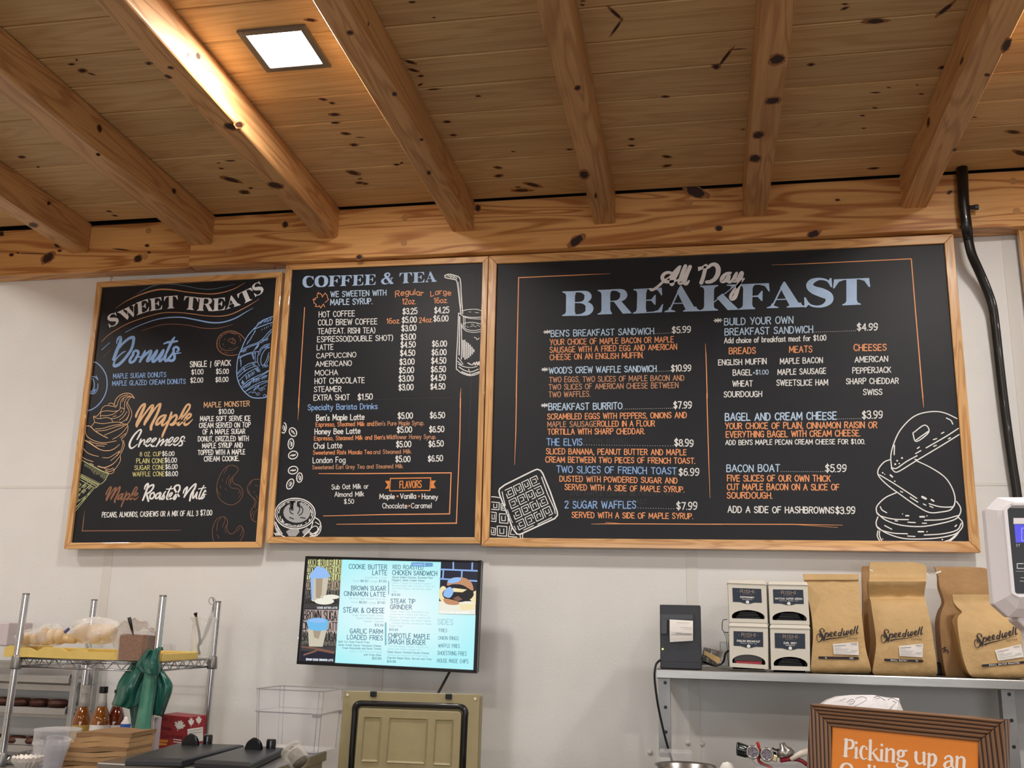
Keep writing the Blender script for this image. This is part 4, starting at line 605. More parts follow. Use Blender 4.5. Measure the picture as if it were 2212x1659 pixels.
art(B1, 'drawing', 't', TI, [(9, [(570, 205), (600, 130), (660, 75), (740, 55), (800, 75), (832, 122)]), [(832, 122), (795, 105), (758, 140), (748, 190), (780, 250), (800, 310), (790, 370), (750, 440), (660, 500), (550, 550), (452, 592)], [(610, 220), (630, 150), (670, 100), (750, 75)], [(650, 245), (660, 160), (700, 112), (780, 88)], [(705, 255), (708, 170), (745, 112), (800, 98)], [(680, 165), (700, 120)], [(735, 165), (735, 215), (765, 290), (755, 345), (720, 395), (650, 440)],
 [(500, 200), (525, 182), (555, 190), (585, 215), (605, 215)], [(600, 235), (560, 225), (480, 212), (425, 240), (400, 292), (350, 350), (310, 352), (318, 400), (320, 430), (275, 488)], [(400, 295), (480, 280), (570, 288), (635, 275), (655, 245), (695, 255), (700, 290), (660, 340), (600, 372), (530, 382)], [(395, 372), (402, 300)], [(400, 345), (480, 342), (560, 325), (615, 285)], [(312, 362), (380, 382), (470, 368), (535, 385), (555, 422)], [(320, 430), (430, 445), (560, 428), (650, 428), (680, 445)],
 [(680, 450), (742, 458), (748, 520), (720, 590), (668, 642)], [(212, 480), (208, 560), (240, 620), (330, 670), (430, 690), (530, 680), (602, 665)], (9, [(210, 475), (265, 480), (330, 540), (410, 590), (490, 630)]), [(330, 515), (430, 505), (560, 468), (660, 455)], [(345, 540), (460, 530), (600, 485), (700, 462)], [(742, 480), (690, 550), (620, 610), (552, 645)], [(720, 570), (650, 625)], [(760, 340), (730, 405)], [(740, 290), (690, 360), (640, 400)], [(655, 300), (670, 280)], [(560, 355), (600, 345)], [(256, 665), (340, 700), (480, 710)], [(340, 725), (450, 736)],
 ([6, 14, 12, 9, 9, 9, 6], [(182, 650), (250, 685), (330, 740), (400, 780), (490, 792), (570, 770), (645, 710)]), [(670, 650), (685, 700), (660, 790), (610, 850), (530, 920)], [(695, 660), (700, 740), (650, 850)], [(640, 800), (610, 860)], [(175, 755), (220, 810), (290, 845), (372, 865)], [(425, 880), (500, 882), (570, 845), (640, 795)], [(160, 870), (220, 905), (305, 932)], [(265, 950), (310, 975)], [(648, 850), (655, 910), (620, 980), (575, 1040)], ([6, 9, 12, 12], [(640, 870), (560, 960), (450, 1008), (365, 990)]), [(575, 1030), (560, 1075), (510, 1085), (458, 1042)], [(470, 1040), (520, 1058), (575, 1028)], [(450, 1020), (520, 1030), (565, 1012)]], 'tan swirl of soft serve ice cream', w=7)
cone = [([8, 14, 12, 10], [(163, 915), (280, 980), (400, 1045), (498, 1085)]), (8, [(503, 1090), (450, 1180), (410, 1215), (370, 1225), (350, 1262), (320, 1270)]), (7, [(325, 1265), (200, 1415), (68, 1580)]), (6, [(300, 1270), (190, 1400), (75, 1540)]), (8, [(140, 1105), (230, 1158), (372, 1226)]), (8, [(135, 1132), (230, 1182), (345, 1250)]), (8, [(130, 1160), (200, 1200), (310, 1262)])]
for i in range(14): cone.append((4, [(300+i*14, 1010+i*6), (285+i*14, 1040+i*7+rn.uniform(10, 40))]))
for i in range(7): cone.append((4, [(200+i*14, 955+i*8), (195+i*14, 985+i*8)]))
for i in range(22): x_ = 140+i*11; y_ = 1105+i*5.6; cone.append((5, [(x_+14, y_-18), (x_, y_+26)]))
for i in range(4):
    for j in range(3):
        cx, cy = 125+j*66-i*8, 1228+i*66+j*14
        if cx > 80+i*0 and cx+.75*(cy-1200) < 300: cone.append((7, [(cx-26, cy+4), (cx+6, cy-24), (cx+26, cy-2), (cx-4, cy+28), (cx-26, cy+4)])); cone.append((9, [(cx-6, cy+2), (cx+6, cy+2)]))
for a_, b_2 in (((110, 1300), (240, 1190)), ((90, 1380), (290, 1215)), ((85, 1460), (270, 1330)), ((80, 1520), (200, 1400))): cone.append((6, [a_, b_2]))
art(B1, 'drawing', 'yg', TI, cone, 'pale green waffle cone under the soft serve', smooth=False)
art(B1, 'drawing', 'br', (450, 990, 8.733), [(8, [(460, 130), (550, 170), (560, 230), (520, 290), (470, 350), (465, 430), (500, 485), (580, 510), (640, 580), (655, 650), (630, 740), (560, 830), (440, 880), (320, 850), (220, 770), (165, 650), (165, 500), (200, 370), (270, 240), (360, 150), (460, 130)]), [(475, 335), (405, 400), (392, 490), (440, 560), (550, 572), (620, 650), (580, 740)], [(440, 380), (430, 460)], [(415, 400), (420, 500)], [(370, 160), (300, 280)], [(405, 325), (345, 420), (340, 490)], [(165, 560), (185, 640), (230, 690)], [(270, 390), (270, 430)], [(220, 520), (240, 570)], [(320, 570), (345, 600)], [(590, 620), (570, 670)],
 (8, [(970, 405), (880, 395), (790, 450), (740, 550), (750, 640), (840, 740), (880, 810), (860, 900), (800, 1000), (808, 1120), (850, 1180), (905, 1200)]), [(830, 730), (905, 800), (880, 940)], [(920, 960), (860, 1070), (850, 1160)], [(820, 430), (785, 520)], [(850, 990), (810, 1090)], [(880, 510), (950, 525)], [(755, 590), (790, 660)], [(870, 620), (860, 650)], [(900, 700), (935, 760)],
 (8, [(100, 1568), (78, 1420), (100, 1260), (170, 1140), (260, 1105), (330, 1120), (365, 1200), (350, 1320), (390, 1410), (450, 1425), (510, 1380), (560, 1300), (610, 1270), (660, 1330), (665, 1440), (598, 1568)]), [(300, 1118), (312, 1180), (262, 1300)], [(240, 1130), (180, 1200), (158, 1370)], [(640, 1300), (640, 1380), (600, 1468)], [(610, 1300), (550, 1380)], [(345, 1250), (320, 1330), (335, 1415)], [(160, 1435), (205, 1508)]], 'three brown cashew outlines', w=6)
# ---- coffee & tea art
art(B2, 'drawing', 'w', (940, 580, 6.636), [(15, [(140, 100), (150, 132), (250, 152), (308, 178), (330, 300), (350, 480), (370, 650)]), (15, [(140, 100), (200, 82), (290, 102), (345, 130), (366, 200), (376, 400), (395, 650)]), (6, [(335, 190), (355, 400), (370, 560)]), (5, [(160, 110), (320, 130)]), (12, [(180, 92), (230, 130)]), (12, [(220, 95), (270, 140)]), (12, [(260, 102), (310, 150)]), (10, [(400, 605), (470, 590), (590, 585), (665, 606)]), (11, [(345, 640), (400, 680), (500, 700), (580, 702), (662, 697)]), (9, [(400, 692), (500, 716), (662, 726)]),
 (12, [(335, 640), (322, 1000), (306, 1300), (305, 1450)]), (12, [(375, 790), (380, 1100), (375, 1300)]), (16, [(352, 690), (350, 900), (345, 1240)]), (9, [(405, 700), (408, 830)]), (9, [(428, 700), (430, 840)]), (9, [(400, 800), (430, 782), (540, 772), (655, 796)]), (9, [(382, 812), (450, 872), (560, 890), (655, 872)]), (9, [(380, 836), (450, 898), (560, 916), (655, 905)]), (7, [(500, 835), (545, 822), (590, 838)]), (6, [(485, 622), (515, 624)]), (7, [(572, 630), (625, 636)]), (7, [(455, 830), (475, 845)]), (7, [(600, 808), (640, 832)]), (6, [(515, 800), (555, 800)])] +
 [(17, [(x_, a_), (x_+4, b_2)]) for x_, a_, b_2 in ((400, 1030, 1270), (425, 1030, 1300), (452, 1060, 1290), (478, 1075, 1275), (503, 1100, 1250), (528, 1130, 1225), (552, 1160, 1195))] + [(12, [(305, 1440), (380, 1500), (490, 1535), (590, 1520), (640, 1490)]), (12, [(340, 1410), (420, 1460), (520, 1482), (620, 1442)]), (10, [(330, 1370), (420, 1410), (520, 1420), (600, 1405)]), (10, [(330, 1280), (370, 1330), (400, 1375)]), (11, [(320, 1330), (380, 1380)]), (14, [(470, 1355), (530, 1382), (560, 1350), (575, 1385), (595, 1340), (610, 1385), (628, 1335), (636, 1385)]), (10, [(560, 985), (590, 1000), (600, 1020), (632, 1000)]), (14, [(380, 1480), (500, 1520), (630, 1480)]), (9, [(480, 1440), (500, 1500)])], 'white drawing of an iced drink glass with bent straw')
art(B2, 'drawing', 'o', (640, 580, 6.9125), [(10, [(330, 350), (335, 382), (355, 370), (385, 400), (390, 427), (405, 405), (430, 365), (462, 402), (466, 440), (482, 460), (465, 482), (430, 508)]), (10, [(330, 350), (308, 408), (322, 432), (275, 445), (288, 466), (250, 460), (266, 490), (262, 512), (302, 540), (285, 567), (330, 572), (346, 555), (366, 590), (405, 530), (426, 577)])], 'orange zigzag maple leaf outline', smooth=False)
bn = []
for cx, cy, rx, ry, ro in ((225, 145, 32, 66, 5), (343, 198, 44, 58, -30), (318, 348, 36, 66, 5), (345, 492, 60, 48, -20), (345, 685, 62, 48, -15), (427, 780, 36, 60, 5), (308, 862, 40, 68, 25)):
    e = []
    for i in range(13):
        a2 = 2*math.pi*i/12; x_, y_ = rx*math.cos(a2), ry*math.sin(a2); c_, s_ = math.cos(math.radians(ro)), math.sin(math.radians(ro)); e.append((cx+x_*c_-y_*s_, cy+x_*s_+y_*c_))
    if cx == 225: e = e[9:]+e[1:5]
    bn.append((13, e)); L_ = max(rx, ry)*.55; d_ = math.radians(ro+(90 if ry > rx else 0)); dx, dy = math.cos(d_)*L_, math.sin(d_)*L_
    bn.append((8, [(cx-dx-6, cy-dy), (cx+5, cy), (cx+dx, cy+dy)])); bn.append((10, [(cx-dx*.6+12, cy-dy*.6+6), (cx+dx*.6+12, cy+dy*.6+6)])); bn.append((6, [(cx-dx*.6-14, cy-dy*.6-4), (cx+dx*.5-14, cy+dy*.5-4)]))
art(B2, 'drawing', 'w', (575, 900, 5.923), bn, 'seven white coffee beans')
TCU = (575, 900, 5.923)
def ell(cx, cy, rx, ry, a0=0, a1=360, n=24): return [(cx+rx*math.cos(math.radians(a0+(a1-a0)*i/n)), cy+ry*math.sin(math.radians(a0+(a1-a0)*i/n))) for i in range(n+1)]
ik = Ink(BP); ik.fill(ell(392, 1228, 172, 130)[:-1], TCU); ik.build('drawing', K['gr'], B2, 'grey-white foam of the latte drawing')
ik = Ink(BP, lift=.001)
for s_ in ([(320, 1080), (345, 1120), (335, 1160), (310, 1170)], [(310, 1165), (335, 1200), (345, 1185)], [(400, 1100), (430, 1140), (440, 1160)], [(300, 1170), (310, 1225), (345, 1245)], [(450, 1150), (470, 1190), (455, 1240), (420, 1262)], [(420, 1150), (430, 1190), (405, 1240)], [(440, 1290), (500, 1300)], [(300, 1290), (350, 1310)]): ik.line(s_, 12, True, 4, TCU)
ik.fill([(300, 1080), (370, 1070), (345, 1130), (350, 1180), (310, 1190)], TCU); ik.fill([(395, 1080), (420, 1090), (445, 1160), (395, 1150)], TCU); ik.build('drawing', K['bk'], B2)
cup = [(14, ell(372, 1240, 255, 195)), (9, ell(372, 1240, 232, 172)), (12, [(108, 1240), (105, 1340), (130, 1430), (190, 1510), (240, 1540)]), (12, [(625, 1290), (680, 1330), (702, 1400), (690, 1470), (640, 1525), (560, 1530)]), (10, [(560, 1440), (620, 1400), (660, 1420), (650, 1480), (600, 1500), (555, 1475)]), (12, [(600, 1350), (560, 1450), (470, 1540)]), (14, [(560, 1500), (620, 1520), (680, 1440)]), (10, [(630, 1350), (680, 1380)]), (12, [(600, 1500), (660, 1460), (690, 1400)])]
for i in range(60):
    a2 = rn.uniform(0, 6.28); cx, cy = 372+210*math.cos(a2), 1240+152*math.sin(a2); L2 = rn.uniform(12, 34); b2 = a2+1.57+rn.uniform(-.5, .5); cup.append((rn.choice([6, 8, 12]), [(cx, cy), (cx+math.cos(b2)*L2, cy+math.sin(b2)*L2)]))
for i in range(9): cup.append((13, [(120+i*7, 1350+i*14), (150+i*7, 1420+i*10)]))
for i in range(4): cup.append((12, [(105+i*22, 1490), (130+i*24, 1520)]))
art(B2, 'drawing', 'w', TCU, cup, 'white drawing of a latte cup')
ik = Ink(BP)
for p in ([(255, 1470), (300, 1440), (420, 1440), (425, 1480), (380, 1530), (290, 1530)], [(460, 1470), (520, 1420), (560, 1440), (550, 1490), (480, 1510)], [(110, 1420), (150, 1430), (190, 1510), (140, 1500)]): ik.fill(p, TCU)
ik.build('drawing', K['gr'], B2)
# ---- breakfast text and art
S1 = {'wt': .16}
block(B3, 'item_lettering', 'pale blue item names in the left column', TC, [('lb', "BEN'S BREAKFAST SANDWICH", 640, 967, 1583, 943, 56), ('lb', "WOOD'S CREW WAFFLE SANDWICH", 622, 1304, 1606, 1288, 54, S1), ('w', '*', 577, 948, 630, 944, 42, B_), ('w', '*', 560, 1292, 606, 1290, 42, B_), ('w', '.........', 1588, 940, 1752, 932, 5), ('w', '........', 1612, 1286, 1745, 1282, 5)])
block(B3, 'item_lettering', 'pale blue item names, lower left column', TE, [('lb', 'BREAKFAST BURRITO', 618, 152, 1292, 143, 58, S1), ('w', '*', 556, 134, 606, 132, 44, B_), ('b', 'THE ELVIS', 602, 476, 925, 476, 60), ('b', 'TWO SLICES OF FRENCH TOAST', 692, 726, 1790, 742, 60), ('b', '2 SUGAR WAFFLES', 768, 1053, 1418, 1056, 64), ('w', '.'*26, 1297, 143, 1765, 136, 5), ('w', '.'*36, 930, 472, 1772, 482, 5), ('w', '.'*15, 1428, 1052, 1778, 1060, 5)])
block(B3, 'price_lettering', 'white prices in the left column', TC, [('w', '$5.99', 1753, 934, 1922, 926, 56, S1), ('w', '$10.99', 1745, 1287, 1924, 1282, 57, S1)])
block(B3, 'price_lettering', 'white prices, lower left column', TE, [('w', '$7.99', 1768, 137, 1930, 135, 60, S1), ('w', '$8.99', 1775, 483, 1946, 486, 62, S1), ('w', '$6.99', 1815, 752, 1998, 753, 64), ('w', '$7.99', 1795, 1066, 1980, 1066, 66)])
block(B3, 'description_lettering', 'orange descriptions of the two sandwiches', TC, [('o', 'YOUR CHOICE OF MAPLE BACON OR MAPLE', 630, 1044, 1765, 1016, 50), ('o', 'SAUSAGE WITH A FRIED EGG AND AMERICAN', 630, 1114, 1795, 1084, 50), ('o', 'CHEESE ON AN ENGLISH MUFFIN.', 630, 1181, 1487, 1161, 50), ('o2', 'TWO EGGS, TWO SLICES OF MAPLE BACON AND', 625, 1386, 1862, 1368, 48), ('o2', 'TWO SLICES OF AMERICAN CHEESE BETWEEN', 620, 1454, 1808, 1436, 48), ('o2', 'TWO WAFFLES.', 620, 1523, 998, 1516, 48)])
block(B3, 'description_lettering', 'orange descriptions, lower left column', TE, [('o', s_, a, y, b, y2, 50, S1) for s_, a, y, b, y2 in (('SCRAMBLED EGGS WITH PEPPERS, ONIONS AND', 608, 238, 1885, 223), ('ROLLED IN A FLOUR', 1066, 303, 1592, 300), ('TORTILLA WITH SHARP CHEDDAR.', 610, 377, 1500, 371), ('SLICED BANANA, PEANUT BUTTER AND MAPLE', 597, 556, 1882, 566), ('CREAM BETWEEN TWO PIECES OF FRENCH TOAST.', 590, 632, 1962, 644), ('DUSTED WITH POWDERED SUGAR AND', 720, 807, 1800, 826), ('SERVED WITH A SIDE OF MAPLE SYRUP.', 767, 884, 1862, 907), ('SERVED WITH A SIDE OF MAPLE SYRUP.', 832, 1140, 1943, 1152))] + [('o2', 'MAPLE SAUSAGE', 608, 308, 1055, 303, 48)])
block(B3, 'ghost_mark', 'wiped-out older lettering still faintly visible', TE, [('gh', 'ATION BAGEL', 935, 455, 1350, 457, 40), ('gh', 'THE ELVIS', 870, 765, 1140, 765, 46), ('gh', 'AND MAPLE CREAM BETWEEN TWO', 812, 940, 1765, 936, 42), ('gh', 'PIECES OF FRENCH TOAST.', 805, 1012, 1530, 1014, 44), ('gh', '$', 1775, 765, 1800, 765, 50)], wt=.1)
block(B3, 'item_lettering', 'pale blue BUILD YOUR OWN BREAKFAST SANDWICH', TD, [('lb', 'BUILD YOUR OWN', 93, 758, 648, 743, 54), ('lb', 'BREAKFAST SANDWICH', 97, 841, 808, 819, 54), ('w', '*', 14, 744, 66, 742, 40, B_), ('w', '.'*22, 815, 816, 1162, 804, 5), ('w', 'Add choice of breakfast meat for $1.00', 93, 905, 915, 882, 42, S1), ('lb', '+$1.00', 325, 1160, 448, 1157, 36)])
block(B3, 'price_lettering', 'white price $4.99', TD, [('w', '$4.99', 1170, 802, 1332, 798, 54, S1)])
block(B3, 'description_lettering', 'orange column headings BREADS, MEATS, CHEESES', TD, [('o', 'BREADS', 132, 993, 345, 988, 48, S1), ('o', 'MEATS', 620, 981, 802, 976, 48, S1), ('o', 'CHEESES', 1143, 967, 1403, 962, 50, S1)])
block(B3, 'lettering', 'white lists of breads, meats and cheeses', TD, [('w', s_, a, y, b, y2, 44, S1) for s_, a, y, b, y2 in (('ENGLISH MUFFIN', 45, 1084, 432, 1073), ('MAPLE BACON', 545, 1073, 887, 1063), ('AMERICAN', 1150, 1060, 1415, 1053), ('BAGEL', 163, 1167, 315, 1162), ('MAPLE SAUSAGE', 525, 1161, 915, 1151), ('PEPPERJACK', 1132, 1149, 1440, 1141), ('WHEAT', 160, 1255, 320, 1253), ('SWEETSLICE HAM', 517, 1248, 930, 1245), ('SHARP CHEDDAR', 1080, 1236, 1502, 1231), ('SOURDOUGH', 90, 1341, 395, 1338), ('SWISS', 1218, 1324, 1370, 1320))])
block(B3, 'item_lettering', 'pale blue item names, lower right column', TF, [('lb', 'BAGEL AND CREAM CHEESE', 100, 220, 1000, 209, 58, S1), ('lb', 'BACON BOAT', 112, 634, 540, 633, 56), ('w', '.'*13, 1004, 206, 1206, 203, 5), ('w', '.'*24, 545, 632, 908, 633, 5)])
block(B3, 'price_lettering', 'white prices, lower right column', TF, [('w', '$3.99', 1210, 204, 1372, 199, 58), ('w', '$5.99', 912, 636, 1078, 633, 58), ('w', '$3.99', 995, 974, 1150, 973, 54, S1), ('w', 'ADD A SIDE OF HASHBROWNS', 122, 963, 980, 970, 50, S1), ('w', "ADD BEN'S MAPLE PECAN CREAM CHEESE FOR $1.00.", 103, 416, 1230, 408, 38, S1)])
block(B3, 'description_lettering', 'orange descriptions, lower right column', TF, [('o', s_, a, y, b, y2, 48, S1) for s_, a, y, b, y2 in (('YOUR CHOICE OF PLAIN, CINNAMON RAISIN OR', 100, 287, 1328, 278), ('EVERYTHING BAGEL WITH CREAM CHEESE.', 107, 356, 1192, 344), ('FIVE SLICES OF OUR OWN THICK', 117, 710, 950, 712), ('CUT MAPLE BACON ON A SLICE OF', 117, 780, 1020, 782), ('SOURDOUGH.', 115, 848, 480, 850))])
ik = Ink(BP)
for T, pts, w in ((TC, [(1185, 388), (900, 400), (342, 425)], [2, 8, 9]), (TC, [(342, 423), (330, 980), (320, 1531)], 9), (TE, [(322, 0), (316, 350), (305, 655)], [9, 8, 3]), (TC, [(2058, 1030), (2063, 1130), (2075, 1531)], [2, 8, 9]), (TE, [(2071, 0), (2085, 500), (2100, 960)], [9, 8, 3]), (TE, [(1010, 1200), (1200, 1197), (2212, 1202)], [3, 8, 8]), (TE, [(1140, 1185), (1300, 1196)], 3),
                  (TD, [(475, 272), (800, 260), (1606, 222)], [2, 6, 8]), (TD, [(1606, 222), (1640, 640), (1700, 1350)], 8), (TF, [(1697, 0), (1702, 60), (1707, 115)], [7, 6, 2]), (TF, [(-10, 1058), (640, 1060), (1050, 1066)], [7, 7, 3]), (TF, [(640, 1060), (1010, 1085)], 3)): ik.line(pts, w, T=T, smooth=False)
tag(ik.build('border_line', K['o'], B3, 'thin orange border lines with faded ends'), kind='stuff')
TW = (1050, 1000, 9.759); wf = [(30, [(272, 600), (285, 545), (400, 460), (700, 310), (1000, 162), (1080, 132), (1150, 160), (1195, 225), (1350, 600), (1500, 1030), (1508, 1100), (1450, 1170), (1100, 1330), (720, 1505), (650, 1500), (560, 1380), (400, 960), (290, 680), (272, 600)]), (18, [(340, 610), (360, 720), (405, 890)]), (20, [(1170, 300), (1300, 660), (1440, 970), (1458, 1065)]), (18, [(1385, 1150), (1090, 1295)]), (18, [(1000, 1320), (795, 1415)]), (14, [(450, 990), (520, 1180), (560, 1260)]), (14, [(590, 1330), (630, 1410)])]
def bil(a, b, c, d, u, v): return tuple((a[i]*(1-u)+b[i]*u)*(1-v)+(d[i]*(1-u)+c[i]*u)*v for i in range(2))
cor = ((380, 560), (1075, 235), (1440, 1090), (690, 1450))
for i in range(4):
    for j in range(4):
        g = lambda u, v: bil(*cor, (i+u)/4, (j+v)/4); o_ = rn.choice([0, 1, 2, 3])
        sq = [(.08, .1), (.86, .1), (.86, .86), (.08, .86)]; s2 = [(.3, .32), (.64, .32), (.64, .64), (.3, .64)]
        sq = sq[o_:]+sq[:o_]; s2 = s2[(o_+2) % 4:]+s2[:(o_+2) % 4]
        wf.append((17, [g(*p) for p in sq]+[g(*((sq[3][0]+sq[0][0])/2, (sq[3][1]+sq[0][1])/2))])); wf.append((15, [g(*p) for p in s2]))
wf.append((18, [(112, 712), (200, 718), (310, 738)])); wf.append((18, [(715, 1520), (725, 1580)])); wf.append((18, [(775, 1500), (770, 1575)]))
for cx, cy, w_, h_ in ((200, 900, 80, 85), (370, 925, 52, 75), (155, 1130, 60, 105), (375, 1165, 90, 105), (140, 1435, 60, 80), (340, 1430, 100, 110), (560, 1450, 85, 110)):
    x0 = max(cx-w_, 108 if cx < 200 else cx-w_); r_ = cx+w_
    if cy > 1100 and cx == 375: r_ = 470
    if cx == 370: r_ = 400
    if cx == 560: wf.append((17, [(500, 1330), (470, 1550), (650, 1565)])); wf.append((15, [(540, 1370), (510, 1505), (600, 1515)])); continue
    wf.append((17, [(x0, cy-h_+10), (r_, cy-h_+22), (r_-8, cy+h_+4), (x0, cy+h_-8)]+([(x0-4, cy-h_+10)] if cx > 200 else []))); k2 = .5
    wf.append((15, [(cx-w_*k2, cy-h_*.4), (cx-w_*k2, cy+h_*k2), (cx+w_*.35, cy+h_*k2), (cx+w_*.35, cy-h_*.4)]))
art(B3, 'drawing', 'w', TW, wf, 'white line drawing of two waffles', smooth=False)
TPK = (1880, 870, 3.073)
pk = [[(142, 440), (136, 350), (160, 260), (200, 180), (270, 105), (340, 70), (430, 58), (500, 70), (575, 105)], [(585, 170), (500, 225), (370, 300)], [(335, 318), (300, 338)], [(310, 352), (240, 390), (175, 435), (145, 432)], [(590, 211), (480, 280), (300, 388), (200, 450), (165, 460), (140, 435)], [(282, 202), (305, 258), (388, 195), (360, 148), (282, 202)], [(303, 248), (384, 190)], [(160, 282), (158, 345)], [(505, 102), (535, 118), (547, 142)],
 [(133, 377), (90, 395), (52, 445), (58, 490), (120, 552), (200, 610), (300, 680), (390, 728), (470, 725), (530, 712), (558, 680)], [(312, 388), (400, 430), (490, 490), (540, 560), (562, 630), (556, 680), (535, 692), (460, 690), (390, 670)], [(60, 478), (150, 532), (240, 590), (308, 635)], [(265, 628), (315, 660)],
 [(172, 597), (100, 630), (48, 680), (40, 715), (60, 748), (150, 772), (252, 776)], [(42, 728), (100, 778), (200, 812), (330, 822), (450, 805), (560, 775), (596, 735), (598, 695), (572, 655)], [(360, 780), (480, 775), (585, 748)], [(66, 690), (78, 712), (108, 730)],
 [(50, 758), (38, 800), (60, 840), (150, 865), (246, 870)], [(42, 820), (100, 862), (200, 897), (300, 905), (450, 897), (560, 872), (608, 830), (610, 790), (585, 762)], [(358, 878), (480, 870), (575, 845), (604, 800)], [(95, 815), (142, 840)], [(50, 850), (46, 885), (62, 916)], [(62, 852), (60, 880), (74, 914)], [(592, 850), (565, 888), (522, 924)], [(576, 868), (530, 908), (492, 922)], [(250, 793), (298, 796)], [(345, 800), (372, 800)], [(248, 885), (296, 888)], [(165, 783), (180, 785)], [(418, 245), (440, 238)], [(472, 204), (488, 196)], [(420, 290), (438, 282)], [(312, 304), (325, 294)], [(296, 376), (308, 378)], [(518, 240), (532, 232)], [(352, 672), (368, 680)], [(395, 686), (415, 696)], [(200, 588), (214, 594)], [(562, 822), (572, 812)]]
pk = [(7.5, s_) for s_ in pk]+[(w_, [(x_, y_)]) for x_, y_, w_ in ((165, 408, 12), (178, 385, 11), (210, 367, 12), (192, 404, 9), (82, 465, 10), (95, 475, 7), (162, 521, 9), (214, 738, 7), (376, 751, 8), (376, 856, 8), (82, 904, 7), (478, 908, 9))]+[(15, [(345, 625), (368, 637)]), (11, [(405, 643), (420, 653)]), (11, [(133, 480), (146, 492)]), (12, [(330, 757), (358, 757)]), (10, [(236, 750), (254, 750)]), (10, [(318, 856), (352, 856)])]
art(B3, 'drawing', 'w', TPK, pk, 'white line drawing of a toppling stack of pancakes')
# ---------------------------------------------------------------- wall screen with the digital menu
YT = 3.92
def TP(x, y, o=0): return at(x, y, YT)
def em(n, c, s=1.0):
    m = bpy.data.materials.new(n); m.use_nodes = True; nt = m.node_tree; b = nt.nodes['Principled BSDF']; b.inputs['Base Color'].default_value = (.01, .01, .012, 1); b.inputs['Roughness'].default_value = .25
    b.inputs['Emission Color'].default_value = c; b.inputs['Emission Strength'].default_value = s; return m
ES = 0.46
SC = {'bg': em('screen_cyan', srgb(190, 250, 252), 1.0*ES), 'bgw': em('screen_pale', srgb(226, 255, 254), 1.1*ES), 'tx': em('screen_teal_text', srgb(40, 104, 132), .85*ES), 'tx2': em('screen_faint_text', srgb(140, 200, 212), .9*ES), 'yel': em('screen_olive', srgb(212, 214, 150), .9*ES), 'gry': em('screen_grey', srgb(116, 112, 104), .8*ES), 'dk': em('screen_dark', srgb(70, 66, 66), .8*ES), 'dk2': em('screen_navy', srgb(26, 30, 52), .8*ES),
      'pk': em('screen_pinkish', srgb(196, 176, 170), .8*ES), 'bk': em('screen_black', srgb(30, 28, 30), .7*ES), 'blu': em('screen_blue', srgb(150, 192, 246), 1.0*ES), 'bl2': em('screen_sky', srgb(112, 190, 238), 1.0*ES), 'tan': em('screen_tan', srgb(214, 206, 184), .9*ES), 'tan2': em('screen_beige', srgb(178, 160, 136), .9*ES), 'cream': em('screen_cream', srgb(240, 238, 222), 1.0*ES), 'wh': em('screen_white', srgb(240, 248, 255), 1.1*ES), 'brn': em('screen_brown', srgb(140, 98, 84), .8*ES), 'bun': em('screen_bun', srgb(206, 150, 110), .9*ES), 'pill': em('screen_pill', srgb(108, 168, 212), .9*ES), 'grout': em('screen_grout', srgb(142, 178, 236), 1.0*ES), 'fry': em('screen_fries', srgb(244, 228, 176), 1.0*ES)}
tv = thing('wall_screen', at(840, 1454, YT+.03), 'slim black wall-mounted screen showing a cyan food menu', 'screen')
O = [at(x, y, YT-.004) for x, y in ((659.2, 1201), (1039.8, 1210), (1029.5, 1454.8), (640, 1434.6))]; I = [at(x, y, YT-.004) for x, y in ((665.5, 1206.5), (1032.5, 1214.5), (1022.5, 1447.5), (647.5, 1429))]
M['bezel'] = mat('gloss_black_bezel', srgb(14, 15, 22), .25, coat=.4)
for i in range(4):
    j = (i+1) % 4; q = [O[i], O[j], I[j], I[i]]; MB().hexa([p+Vector((0, .03, 0)) for p in q]+q).build('bezel', M['bezel'], tv, bevel=.002)
MB().hexa([p+Vector((0, .045, 0)) for p in O]+[p+Vector((0, .012, 0)) for p in O]).build('back_cover', M['black'], tv, bevel=.006)
MB().hexa([Vector((p.x, YT+.008, p.z)) for p in I]+[Vector((p.x, YT, p.z)) for p in I]).build('display_panel', SC['bk'], tv)
c = at(840, 1330, YT); MB().box2((c.x-.12, YT+.04, c.z-.1), (c.x+.12, YT+.07, c.z+.1)).box2((c.x-.05, YT+.07, c.z-.05), (c.x+.05, YW-.012, c.z+.05)).box2((c.x-.11, YW-.014, c.z-.11), (c.x+.11, YW-.001, c.z+.11)).build('wall_mount', M['steel_dark'], tv, bevel=.003)
TT = (630, 1190, 5.144)
def sfill(key, polys, lift, label=None, smooth=False):
    ik = Ink(TP, lift=lift)
    for p in polys: ik.fill(p, TT, smooth)
    return ik.build('picture', SC[key], tv, label)
nt = SC['bg'].node_tree; tc_ = NN(nt, 'ShaderNodeTexCoord'); mp_ = NN(nt, 'ShaderNodeMapping'); nt.links.new(tc_.outputs['Object'], mp_.inputs[0]); sz = 2.6; cc_ = at(1150/5.144+630, 680/5.144+1190, YT)-tv.location
mp_.inputs['Scale'].default_value = (2.7, 0, 4.4); mp_.inputs['Location'].default_value = (-cc_.x*2.7, 0, -cc_.z*4.4)
gd = NN(nt, 'ShaderNodeTexGradient', gradient_type='SPHERICAL'); nt.links.new(mp_.outputs[0], gd.inputs[0]); mx_ = NN(nt, 'ShaderNodeMix', data_type='RGBA'); nt.links.new(gd.outputs[1], mx_.inputs[0]); mx_.inputs[6].default_value = srgb(176, 244, 250); mx_.inputs[7].default_value = srgb(246, 255, 255); nt.links.new(mx_.outputs[2], nt.nodes['Principled BSDF'].inputs['Emission Color'])
